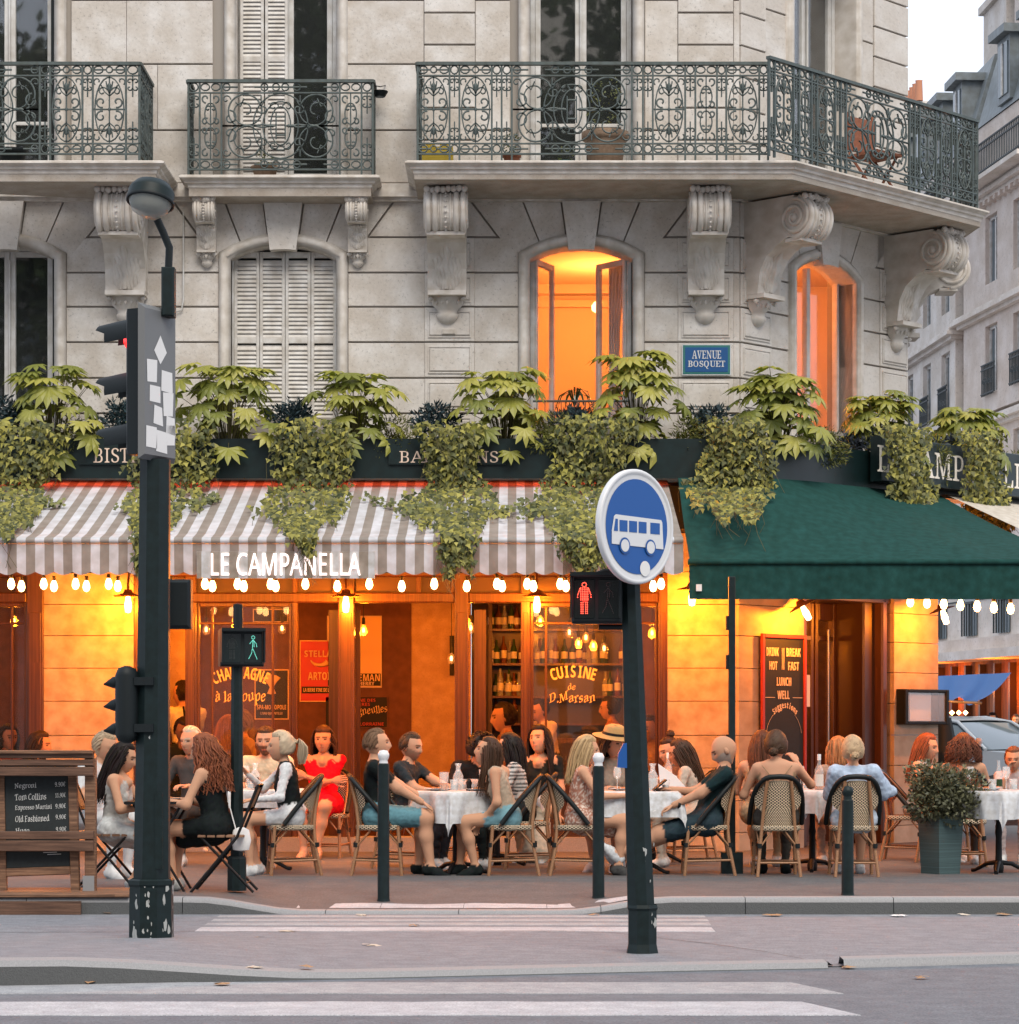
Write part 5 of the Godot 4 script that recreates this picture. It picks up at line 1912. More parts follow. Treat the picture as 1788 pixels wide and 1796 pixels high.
func planting() -> void:
	var meshes := [palmate(.20, 8, 1), palmate(.19, 7, 2), palmate(.21, 9, 3), palmate(.16, 7, 5)]
	var y := 4.05
	for q in [["large-leaved plant at the far left of the trough", 95, .55, 30, .80], ["large-leaved plant right of the traffic light", 402, .62, 36, .86], ["large-leaved plant below the right end of the shuttered window", 622, .50, 30, .74], ["large-leaved plant left of the lit window", 885, .52, 32, .80], ["tallest large-leaved plant right of the lit window", 1118, .50, 34, .95]]:
		fatsia(q[0], V(wx(q[1], .6), y, .6), q[2], q[4], int(q[3] * 1.6), meshes)
	for q in [["large-leaved plant between the street plate and the corner window", 1365, .48, 32, .78, .55], ["large-leaved plant right of the corner window", 1545, .46, 30, .72, .6], ["large-leaved plant above the corner sign at the right edge", 1690, .50, 30, .70, .65]]:
		var p := CH * V(ct(q[1], q[5]), y, q[5])
		fatsia(q[0], p, q[2], q[4], q[3] * 2, meshes)
	# small shrubs between them
	var teal0 := Color(.008, .02, .026); var teal1 := Color(.03, .062, .075)
	for q in [["dark blue-green shrub at the left edge of the trough", 14], ["dark blue-green shrub left of the traffic light head", 208], ["dark blue-green shrub under the shuttered window", 512], ["dark blue-green shrub above the bar sign plate", 762], ["dark blue-green shrub under the lit window", 1005], ["dark blue-green shrub under the street name plate", 1252]]:
		shrub("conifer_shrub", q[0], V(wx(q[1], .55), y + .05, .55), V(.28, .25, .2), 1300, .07, teal0, teal1, .3, "dark shrubs in the trough")
	for q in [["dark blue-green shrub under the corner window", 1515], ["dark blue-green shrub above the corner sign", 1655]]:
		shrub("conifer_shrub", q[0], CH * V(ct(q[1], .6), y, .6), V(.26, .23, .2), 1100, .07, teal0.lerp(Color(.05, .05, .08), .4), teal1.lerp(Color(.12, .12, .17), .4), .3, "dark shrubs in the trough")
	var fe0 := Color(.06, .07, .012); var fe1 := Color(.17, .17, .03)
	for q in [["feathery yellow-green fern left of the traffic light", 150, .55], ["feathery yellow-green fern above the trough beside the shuttered window", 690, .55], ["feathery yellow-green fern under the left of the lit window", 960, .6], ["feathery yellow-green fern by the tallest plant", 1215, .55]]:
		shrub("asparagus_fern", q[0], V(wx(q[1], q[2]), y - .12, q[2] + .1), V(.26, .28, .22), 1500, .06, fe0, fe1, .2, "feathery ferns in the trough")
	for q in [["feathery fern hanging left of the corner sign", 1450, .7], ["feathery fern above the middle of the corner sign", 1625, .8], ["feathery fern at the right edge above the corner sign", 1768, .75]]:
		shrub("asparagus_fern", q[0], CH * V(ct(q[1], q[2]), y - .14, q[2]), V(.28, .28, .22), 1500, .06, fe0, fe1, .2, "feathery ferns in the trough")
	ivy("ivy spilling over the trough at the left edge", [[740, -20, 120], [800, -20, 105], [860, -20, 80], [905, -20, 55], [930, -10, 30]], 1500)
	ivy("ivy behind the traffic light pole", [[735, 235, 370], [790, 225, 380], [840, 225, 372], [890, 225, 340], [930, 240, 262], [1000, 246, 252]], 1700)
	ivy("ivy hanging over the lit sign on the striped awning", [[735, 490, 600], [790, 475, 622], [850, 485, 610], [895, 445, 605], [925, 508, 552], [962, 524, 540]], 2100)
	ivy("ivy hanging over the bar sign plate", [[740, 720, 860], [785, 748, 836], [815, 752, 834], [850, 748, 850], [890, 690, 895], [930, 770, 835], [1000, 785, 820]], 2300)
	ivy("ivy hanging left of the round bus sign", [[730, 985, 1120], [780, 975, 1105], [840, 965, 1085], [890, 925, 1070], [930, 975, 1065], [1000, 1010, 1050]], 2400)
	ivy("ivy over the left end of the green awning", [[735, 1245, 1340], [780, 1238, 1355], [830, 1228, 1350], [860, 1200, 1350], [905, 1265, 1330]], 2100)
	ivy("ivy over the first letters of the corner sign", [[745, 1545, 1625], [790, 1562, 1622], [850, 1565, 1632], [890, 1580, 1648], [915, 1605, 1660]], 1600, true)
	ivy("ivy over the middle letters of the corner sign", [[755, 1675, 1760], [800, 1702, 1752], [860, 1698, 1758], [905, 1690, 1775], [940, 1720, 1770]], 1600, true)
	# long runners lying on the awning
	var n := 0
	for q in [[[640, 870], [690, 885], [740, 890]], [[710, 900], [760, 880], [810, 905]], [[860, 890], [890, 905], [920, 880]], [[915, 905], [960, 890], [1010, 900]], [[210, 890], [250, 880], [300, 885]], [[60, 875], [85, 885], [105, 880]], [[340, 885], [365, 875], [380, 870]]]:
		var m := MB.new(); var st := MB.new()
		var l := []
		for i in 12:
			var u := i / 11.0
			var px: float = lerpf(lerpf(q[0][0], q[1][0], u), lerpf(q[1][0], q[2][0], u), u)
			var py: float = lerpf(lerpf(q[0][1], q[1][1], u), lerpf(q[1][1], q[2][1], u), u)
			var z := awn_z(py)
			var p := wp(px, py, z)
			l.append(p)
			for k in 5:
				var nn := V(R(-.5, .5), .7, 1).normalized()
				var dn := V(R(-1, 1), -1, 0); dn = (dn - nn * nn.dot(dn)).normalized()
				var s := nn.cross(dn); var L := R(.035, .055)
				m.col = Color(.04, .05, .014).lerp(Color(.17, .18, .045), R(0, 1))
				var c := p + V(R(-.05, .05), R(-.03, .05), R(0, .04))
				m.quad(c, c + s * L * .5 + dn * L * .4, c + dn * L, c - s * L * .5 + dn * L * .4)
		st.tube(l, .003, 3, false)
		var o := thing("ivy_runner", ["trailing ivy runner right of the lit sign", "trailing ivy runner left of the hanging ivy over the bar sign", "trailing ivy runner in the middle of the striped awning", "trailing ivy runner left of the bus sign", "trailing ivy runner just left of the traffic light pole", "trailing ivy runner at the left end of the striped awning", "trailing ivy runner right of the traffic light pole"][n], "plant")
		tag(part("foliage", m, "leaves", o), "", "", "", "stuff")
		part("stem", st, "stem", o)
		n += 1
	# a palm-like house plant behind the open window
	var hp := thing("house_plant", "small dark strap-leaved plant on the sill of the lit window", "plant", V(wx(1008, -.15), 4.47, -.16))
	var m := MB.new()
	m.lathe([[0, 0], [.05, 0], [.07, .1], [0, .1]], 10)
	part("pot", m, "dark_metal", hp)
	for i in 12:
		m = MB.new()
		var a := TAU * i / 12.0
		var d := V(cos(a), 0, sin(a) * .6)
		m.tube([V(0, .1, 0), d * .06 + V(0, R(.24, .3), 0), d * .15 + V(0, R(.18, .26), 0), d * .2 + V(0, R(.02, .14), 0)], [.004, .014, .011, .002], 4, false, .25)
		part("leaf", m, "wine_glass_green", hp)

# ------------------------------------------------------------------ street furniture
func led_man(walking: bool) -> MB:
	var m := MB.new()
	var lines := []
	if walking:
		lines = [[V(-.002, .052, 0), V(-.005, .0, 0)], [V(.004, .05, 0), V(.022, .028, 0), V(.026, .0, 0)], [V(-.006, .05, 0), V(-.022, .03, 0), V(-.034, .02, 0)], [V(-.005, .0, 0), V(.01, -.035, 0), V(.026, -.075, 0), V(.036, -.078, 0)], [V(-.005, .0, 0), V(-.012, -.04, 0), V(-.03, -.072, 0), V(-.04, -.07, 0)], [V(.006, .045, 0), V(.006, .0, 0)]]
	else:
		for x in [-.018, -.009, 0.0, .009, .018]:
			lines.append([V(x, .055, 0), V(x, -.015, 0)])
		for x in [-.016, -.007, .007, .016]:
			lines.append([V(x, -.02, 0), V(x, -.085, 0)])
		lines += [[V(-.022, .052, 0), V(-.034, .02, 0), V(-.036, -.005, 0)], [V(.022, .052, 0), V(.034, .02, 0), V(.036, -.005, 0)]]
	var pts := []
	for l in lines:
		for i in l.size() - 1:
			var n: int = maxi(1, int(l[i].distance_to(l[i + 1]) / .0085))
			for k in n:
				pts.append(l[i].lerp(l[i + 1], float(k) / n))
	for i in 9:
		pts.append(V(cos(TAU * i / 9.0) * .011, .072 + sin(TAU * i / 9.0) * .011, 0))
	for p in pts:
		m.lathe([[0, -.0036], [.0036, 0], [0, .0036]], 5, p)
	return m

func ped_signal(parent: Node, at: Transform3D, w: float, h: float, red_on: bool, green_on: bool) -> void:
	var s := node("signal_head", parent, at)
	var m := MB.new()
	m.slab(-w / 2, w / 2, -h / 2, h / 2, -.1, .05, .015)
	m.box(V(-w / 2, h / 2 - .012, .05), V(w / 2, h / 2 + .01, .12))
	for x in [-w / 2, w / 2 - .012]:
		m.box(V(x, -h / 2 + .03, .05), V(x + .012, h / 2 - .012, .11))
	part("housing", m, "dark_metal", s)
	for q in [[-w * .24, red_on, false], [w * .24, green_on, true]]:
		part("lens", boxm(V(q[0] - w * .2, -h * .4, .05), V(q[0] + w * .2, h * .38, .054)), "lens_dark", s)
		var k: float = h / .24 * .95
		part("led_figure", led_man(q[2]), ("green_led" if q[2] else "red_led") if q[1] else "led_off", s, Transform3D(Basis().scaled(V(k, k, 1)), V(q[0], 0, .058)))
	if red_on:
		omni("signal_light", V(-w * .24, 0, .1), .006, s, .02, Color(1, .2, .15))

func octo(parent: Node, called: String, mat: String, prof: Array, lean := V(0, 0, 0)) -> void:
	# eight-sided post, flat faced: profile of [radius, height]
	var m := MB.new()
	for i in prof.size() - 1:
		var a = prof[i]; var b = prof[i + 1]
		for k in 8:
			var p := TAU * (k + .5) / 8; var q := TAU * (k + 1.5) / 8
			var d0 := V(cos(p), 0, sin(p)); var d1 := V(cos(q), 0, sin(q))
			var oa: Vector3 = V(0, a[1], 0) + lean * a[1]; var ob: Vector3 = V(0, b[1], 0) + lean * b[1]
			m.quad(oa + d0 * a[0], oa + d1 * a[0], ob + d1 * b[0], ob + d0 * b[0])
	part(called, m, mat, parent)

func chips(parent: Node, n: int, r: float, h0: float, h1: float, sd: int) -> void:
	# flaked paint: ragged thin patches where the pale undercoat shows
	var m := MB.new()
	var r2 := RandomNumberGenerator.new()
	r2.seed = sd
	for i in n:
		var k := r2.randi_range(-2, 2)
		var a := PI / 2 + k * PI / 4
		var d := V(cos(a), 0, sin(a)); var s := V(-sin(a), 0, cos(a))
		var c := d * (r * cos(PI / 8) + .0015) + V(0, r2.randf_range(h0, h1), 0) + s * r2.randf_range(-.25, .25) * r
		var z := r2.randf_range(.006, .034) if r2.randf() < .5 else .009
		var ring := []
		for j in 9:
			var q := TAU * j / 9
			var rr := z * r2.randf_range(.4, 1.2)
			ring.append(c + s * cos(q) * rr * .6 + V(0, sin(q) * rr * 1.5, 0))
		for j in 9:
			m.tri(c, ring[j], ring[(j + 1) % 9])
	part("paint_chips", m, "post_chip", parent)

func visor(m: MB, at: Vector3, r: float, L: float) -> void:
	var rows := []
	for i in 5:
		var u := i / 4.0
		var ring := []
		for k in 13:
			var a := lerpf(-.35, PI + .35, k / 12.0)
			ring.append(at + V(cos(a) * r * (1 - .25 * u), sin(a) * r * (1 - .15 * u) - .02 * u, u * L * (1.0 if k > 2 and k < 10 else .75)))
		rows.append(ring)
	m.grid(rows)

func street_furniture() -> void:
	# ---- traffic light with street lamp on the refuge
	var z := 9.86
	var o := thing("traffic_light", "tall dark traffic light pole with street lamp, nearest on the left", "traffic light", V(wx(266, z), .02, z))
	octo(o, "base", "post_paint", [[.143, 0], [.140, .335], [.148, .35], [.148, .375], [.13, .385]])
	chips(o, 40, .142, .02, .35, 4)
	octo(o, "pole", "post_paint", [[.118, .385], [.105, 1.6], [.098, 2.99]], V(.008, 0, 0))
	chips(o, 8, .109, .7, 1.4, 9)
	part("access_door", boxm(V(.035, .45, .107), V(.085, .92, .112)), "post_paint", o)
	var h := node("signal_head", o, Transform3D(Basis(Vector3.UP, deg_to_rad(-116)), V(wx(268, z) - o.position.x, 3.48, .02)))
	var m := MB.new()
	m.slab(-.17, .17, -.47, .43, -.03, .09, .02)
	part("housing", m, "dark_metal", h)
	m = MB.new()
	m.t = Transform3D(Basis(Vector3.UP, PI), Vector3.ZERO)
	m.slab(-.20, .20, -.50, .46, .03, .06, .03)
	part("backplate", m, "plate_grey", h)
	m = MB.new()
	for y in [.32, -.01, -.33]:
		m = MB.new()
		visor(m, V(0, y - .02, .09), .105, .29)
		part("visor", m, "dark_metal", h)
	for q in [[.30, "red_lamp"], [-.03, "lens_dark"], [-.35, "lens_dark"]]:
		m = MB.new()
		m.lathe([[0, .035], [.06, .025], [.095, 0]], 16, V(0, q[0] - .0, .095), Basis(Vector3.RIGHT, PI / 2))
		part("lens", m, q[1], h)
	# red lens swells out so that its rim shows below the hood
	m = MB.new()
	m.lathe([[0, .10], [.05, .085], [.088, .0]], 16, V(0, .26, .095), Basis(Vector3.RIGHT, PI / 2))
	part("lens", m, "red_lamp", h)
	omni("signal_light", V(0, .26, .24), .01, h, .03, Color(1, .12, .1))
	# pasted stickers on the back plate
	m = MB.new()
	m.t = Transform3D(Basis(Vector3.UP, PI), Vector3.ZERO)
	m.quad(V(.0, .10, .062), V(-.07, .18, .062), V(.0, .28, .062), V(.07, .18, .062))
	var r2 := RandomNumberGenerator.new(); r2.seed = 5
	for row in [[.05, -.09], [.0, .07], [-.09, -.06], [-.14, .09], [-.22, -.03], [-.27, .11], [-.36, -.10], [-.38, .01], [-.33, .12]]:
		var c := V(row[1], row[0], .062)
		var w := r2.randf_range(.045, .062); var t := r2.randf_range(.05, .07); var s := r2.randf_range(-.012, .012)
		m.quad(c + V(-w, -t + s, 0), c + V(-w + s, t, 0), c + V(w, t - s, 0), c + V(w + s, -t, 0))
	part("sticker", m, "sticker", h)
	m = MB.new()
	var lx := wx(296, z) - o.position.x
	m.slab(lx - .04, lx + .04, 3.88, wy(470, z) - .02, -.05, .05, .01)
	part("lamp_mast", m, "post_paint", o)
	m = MB.new()
	m.tube([V(lx, wy(470, z) - .02, 0), V(lx + .005, wy(440, z), 0), V(lx - .035, wy(412, z), .01), V(wx(277, z) - o.position.x, wy(392, z), .03)], .024, 8)
	part("lamp_arm", m, "dark_metal", o)
	var lc := V(wx(266, z) - o.position.x, wy(362, z), .05)
	var lb := Basis(Vector3.BACK, -.12) * Basis(Vector3.RIGHT, -.25)
	m = MB.new()
	m.lathe([[.148, .0], [.145, .06], [.14, .075], [.11, .115], [.05, .14], [0, .145]], 24, lc, lb)
	part("lamp_hood", m, "post_paint", o)
	m = MB.new()
	m.lathe([[0, -.10], [.06, -.09], [.11, -.06], [.138, .0], [.138, .02]], 24, lc, lb)
	part("lamp_bowl", m, "frosted", o)
	m = MB.new()
	m.lathe([[.138, -.012], [.15, -.012], [.152, .008], [.14, .01]], 24, lc, lb)
	part("lamp_rim", m, "dark_metal", o)
	# low repeater for drivers, seen from its side
	var rp := node("repeater_head", o, Transform3D(Basis(Vector3.UP, deg_to_rad(-98)), V(wx(225, z) - o.position.x, wy(1236, z) - .02, .05)))
	m = MB.new()
	var rows := []
	for q in [[-.24, .02], [-.225, .06], [-.18, .08], [.18, .08], [.225, .06], [.24, .02]]:
		var ring := []
		for k in 16:
			var a := TAU * k / 16
			ring.append(V(cos(a) * q[1], q[0], sin(a) * q[1] * .9))
		rows.append(ring)
	m.grid(rows, true)
	part("housing", m, "dark_metal", rp)
	for y in [.14, .0, -.15]:
		m = MB.new()
		m.lathe([[.042, 0], [.035, .03], [.004, .09]], 8, V(0, y, .06), Basis(Vector3.RIGHT, PI / 2 + .15))
		part("visor", m, "dark_metal", rp)
	m = MB.new()
	m.box(V(-.05, .12, -.18), V(.05, .17, -.06)); m.box(V(-.05, -.17, -.18), V(.05, -.12, -.06))
	part("bracket", m, "dark_metal", rp)
	m = MB.new()
	m.slab(-.165, .165, -.155, .155, -.28, -.15, .02)
	part("rear_signal_box", m, "dark_metal", o, Transform3D(Basis(), V(wx(281, z) - o.position.x, wy(1062, z), -.05)))
	# ---- pedestrian signal on the far kerb
	z = 6.46
	o = thing("pedestrian_signal", "slim post with a lit green walking figure, right of the tall pole", "pedestrian signal", V(wx(416, z), PAVE, z))
	octo(o, "base", "post_paint", [[.075, 0], [.073, .24], [.066, .26]])
	octo(o, "pole", "post_paint", [[.05, .26], [.046, 1.75]])
	octo(o, "top_tube", "dark_metal", [[.04, 1.70], [.038, wy(1060, z) - PAVE], [.0, wy(1058, z) - PAVE]], V(.004, 0, 0))
	ped_signal(o, Transform3D(Basis(Vector3.UP, deg_to_rad(14)), V(wx(425, z) - o.position.x, wy(1137, z) - PAVE, .04)), .33, .275, false, true)
	# ---- bus lane sign with pedestrian signal
	z = 10.87
	o = thing("bus_sign_post", "leaning dark post with the round blue bus sign and lit red figure", "sign post", V(wx(1127, z), .02, z))
	octo(o, "base", "post_paint", [[.10, 0], [.088, .06], [.088, .255], [.096, .27], [.09, .29]])
	chips(o, 7, .09, .06, .25, 15)
	octo(o, "pole", "post_paint", [[.084, .28], [.058, 2.2], [.05, 2.72]], V(-.032, 0, 0))
	chips(o, 10, .078, .35, .75, 17)
	octo(o, "cap", "grey_metal", [[.03, 2.72], [.03, 2.78], [0, 2.785]], V(-.032, 0, 0))
	var d := node("round_sign", o, Transform3D(Basis(Vector3.UP, deg_to_rad(47)), V(wx(1114, z + .15) - o.position.x, wy(930, z + .15), .15)))
	m = MB.new()
	var turn := Basis(Vector3.RIGHT, PI / 2)
	m.lathe([[0, -.02], [.325, -.02], [.333, -.012], [.333, .012], [.325, .02], [.31, .02], [.306, .012], [0, .012]], 48, Vector3.ZERO, turn)
	part("plate", m, "sign_white", d)
	m = MB.new()
	m.lathe([[.0, .015], [.275, .015]], 48, Vector3.ZERO, turn)
	part("field", m, "sign_blue", d)
	m = MB.new()
	m.t = Transform3D(Basis(), V(0, -.035, .017))
	m.prism(PackedVector2Array([Vector2(-.225, -.075), Vector2(-.225, .0), Vector2(-.205, .085), Vector2(-.19, .095), Vector2(.215, .085), Vector2(.225, .07), Vector2(.235, -.085)]), 0, .002)
	part("bus_emblem", m, "sign_white", d)
	m = MB.new()
	m.t = Transform3D(Basis(), V(0, -.035, .020))
	m.prism(PackedVector2Array([Vector2(-.21, .0), Vector2(-.195, .07), Vector2(-.175, .07), Vector2(-.175, .0)]), 0, .001)
	part("bus_window", m, "sign_blue", d)
	for x in [-.16, -.075, .01, .115]:
		part("bus_window", boxm(V(x, -.035, .020), V(x + (.07 if x < .1 else .085), .03, .021)), "sign_blue", d)
	for x in [-.115, .115]:
		m = MB.new()
		m.lathe([[0, .0225], [.047, .0225]], 20, V(x, -.115, 0), turn)
		part("bus_wheel", m, "sign_blue", d)
		m = MB.new()
		m.lathe([[0, .0245], [.036, .0245]], 20, V(x, -.115, 0), turn)
		part("bus_wheel_disc", m, "sign_white", d)
	m = MB.new()
	m.lathe([[0, .018], [.045, .018]], 20, V(.07, -.24, 0), turn)
	part("round_sticker", m, "sticker", d)
	ped_signal(o, Transform3D(Basis(Vector3.UP, deg_to_rad(-8)), V(wx(1048, z) - o.position.x, wy(1057, z), .02)), .295, .285, true, false)
	m = MB.new()
	m.tube([V(wx(1040, z) - o.position.x, wy(1016, z), 0), V(wx(1060, z) - o.position.x, wy(1008, z), 0), V(-.07, wy(1008, z), 0)], .016, 6)
	m.tube([V(wx(1050, z) - o.position.x, wy(1106, z), 0), V(-.06, wy(1106, z), 0)], .018, 6)
	part("bracket", m, "dark_metal", o)
	m = MB.new()
	m.prism(PackedVector2Array([Vector2(-.09, -.08), Vector2(-.085, .0), Vector2(-.055, .06), Vector2(-.005, .07), Vector2(-.005, -.085)]), -.04, .04)
	part("call_button", m, "sign_blue", o, Transform3D(Basis(), V(wx(1110, z) - o.position.x, wy(1328, z), .0)))
	# ---- bollards
	for q in [["dark bollard with white ball top in front of the man in denim shorts", 673, 6.6, 1.13, "sign_white"], ["dark bollard with white ball top left of the bus sign post", 1050, 6.6, 1.09, "sign_white"], ["short all-dark ball-topped bollard in front of the wicker chairs", 1487, 7.0, .80, "post_paint"], ["white ball-topped bollard far back beside the parked car", 1717, -3.5, 1.12, "sign_white"]]:
		var b := thing("bollard", q[0], "bollard", V(wx(q[1], q[2]), pave_y(wx(q[1], q[2]), q[2]) if q[2] > 0 else PAVE, q[2]), 0, "bollards along the kerb")
		m = MB.new()
		var H: float = q[3]
		m.lathe([[.05, 0], [.045, .02], [.043, H - .11], [.041, H - .1], [.0, H - .098]], 16)
		part("shaft", m, "post_paint", b)
		m = MB.new()
		m.lathe([[.034, H - .10], [.03, H - .075], [.036, H - .07], [.043, H - .045], [.043, H - .03], [.03, H - .005], [0, H]], 16)
		part("ball", m, q[4], b)
	# ---- wooden terrace rail with chalk board
	z = 7.0
	var wf := thing("terrace_fence", "brown plank fence panel on a low timber deck at the left edge", "fence", V(wx(80, z), PAVE, z))
	var ox := wx(80, z)
	for q in [[1318, 1330], [1332, 1343], [1345, 1361], [1458, 1472], [1474, 1493]]:
		m = MB.new()
		m.slab(wx(-60, z) - ox, wx(165, z) - ox, wy(q[1], z) - PAVE, wy(q[0], z) - PAVE, -.02, .025, .005)
		part("plank", m, "plank", wf)
	for q in [148, -50]:
		m = MB.new()
		m.slab(wx(q, z) - ox, wx(q + 19, z) - ox, .0, wy(1330, z) - PAVE, -.09, -.021, .006)
		part("post", m, "plank_pale", wf)
		m = MB.new()
		m.box(V(wx(q - 3, z) - ox, 0, -.1), V(wx(q + 17, z) - ox, .14, -.012))
		part("post_shoe", m, "grey_metal", wf)
	m = MB.new()
	m.slab(wx(-60, z) - ox, wx(165, z) - ox, wy(1322, z) - PAVE, wy(1316, z) - PAVE, -.07, .05, .004)
	part("top_rail", m, "plank_pale", wf)
	var dk := thing("timber_deck", "low timber deck edge beneath the plank fence", "deck", V(wx(80, 7.2), 0, 7.2))
	for i in 4:
		m = MB.new()
		m.slab(wx(-80, 7.2) - dk.position.x, wx(232, 7.2) - dk.position.x, PAVE + .006, PAVE + .03, -.62 + i * .2, -.43 + i * .2, .004)
		part("deck_board", m, "plank_pale", dk)
	part("deck_edge", boxm(V(wx(-80, 7.2) - dk.position.x, .0, .17), V(wx(150, 7.2) - dk.position.x, .1, .2)), "plank", dk)
	var cb := thing("chalk_board", "chalk board listing cocktails behind the plank fence", "menu board", V(wx(66, z), PAVE, z - .06))
	cb.rotation = V(-.07, 0, .035)
	m = MB.new()
	m.slab(-.235, .235, .2, .96, -.03, 0, .004)
	part("board", m, "chalk_board", cb)
	for q in [[-.30, -.235], [.235, .30]]:
		m = MB.new()
		m.slab(q[0], q[1], .0, .97, -.04, .012, .005)
		part("frame", m, "plank_pale", cb)
	m = MB.new()
	m.slab(-.235, .235, .14, .20, -.04, .012, .005)
	part("frame", m, "plank_pale", cb)
	var rows_t := [["Negroni", "9.90€", .80, .16], ["Tom Collins", "11.90€", .72, .23], ["Expresso Martini", "9.90€", .64, .27], ["Old Fashioned", "9.90€", .56, .25], ["Hugo", "9.90€", .47, .1]]
	for q in rows_t:
		write(cb, q[0], V(-.16 + q[3] / 2, q[2], .004), q[3], .05, "chalk", "Droid Serif", false, Transform3D(), .002, .2)
		write(cb, q[1], V(.175, q[2] + .005, .004), .075, .035, "chalk", "Droid Serif", false, Transform3D(), .002, .2)
	m = MB.new()
	for q in [[-.08, .04, .90], [-.06, .03, .89], [.0, .12, .32], [.04, .14, .305], [.07, .17, .29]]:
		m.box(V(q[0], q[2], .002), V(q[1], q[2] + .004, .004))
	part("chalk_lines", m, "chalk", cb)
	# ---- square planter with a round shrub
	z = 4.1
	var pl := thing("square_planter", "tall grey-green square planter with a bushy round shrub", "planter", V(wx(1650, z), PAVE, z), deg_to_rad(32))
	m = MB.new()
	for k in 4:
		m.t = Transform3D(Basis(Vector3.UP, k * PI / 2), Vector3.ZERO)
		m.quad(V(-.115, 0, .115), V(-.135, .48, .135), V(.135, .48, .135), V(.115, 0, .115))
		m.quad(V(-.135, .48, .135), V(-.115, .48, .115), V(.115, .48, .115), V(.135, .48, .135))
	part("pot", m, "planter", pl)
	part("soil", boxm(V(-.118, .4, -.118), V(.118, .45, .118)), "soil", pl)
	tag(part("foliage", leaf_cloud(5200, V(0, .66, 0), V(.36, .30, .36), .05, Color(.03, .035, .02), Color(.17, .17, .09), .5, 22), "leaves", pl), "", "", "", "stuff")
# ------------------------------------------------------------------ figures
# distance field of tapered limbs joined smoothly, meshed as surface nets; bone: [a, b, ra, rb, colour, split, colour past split, squash]
var folds := FastNoiseLite.new()

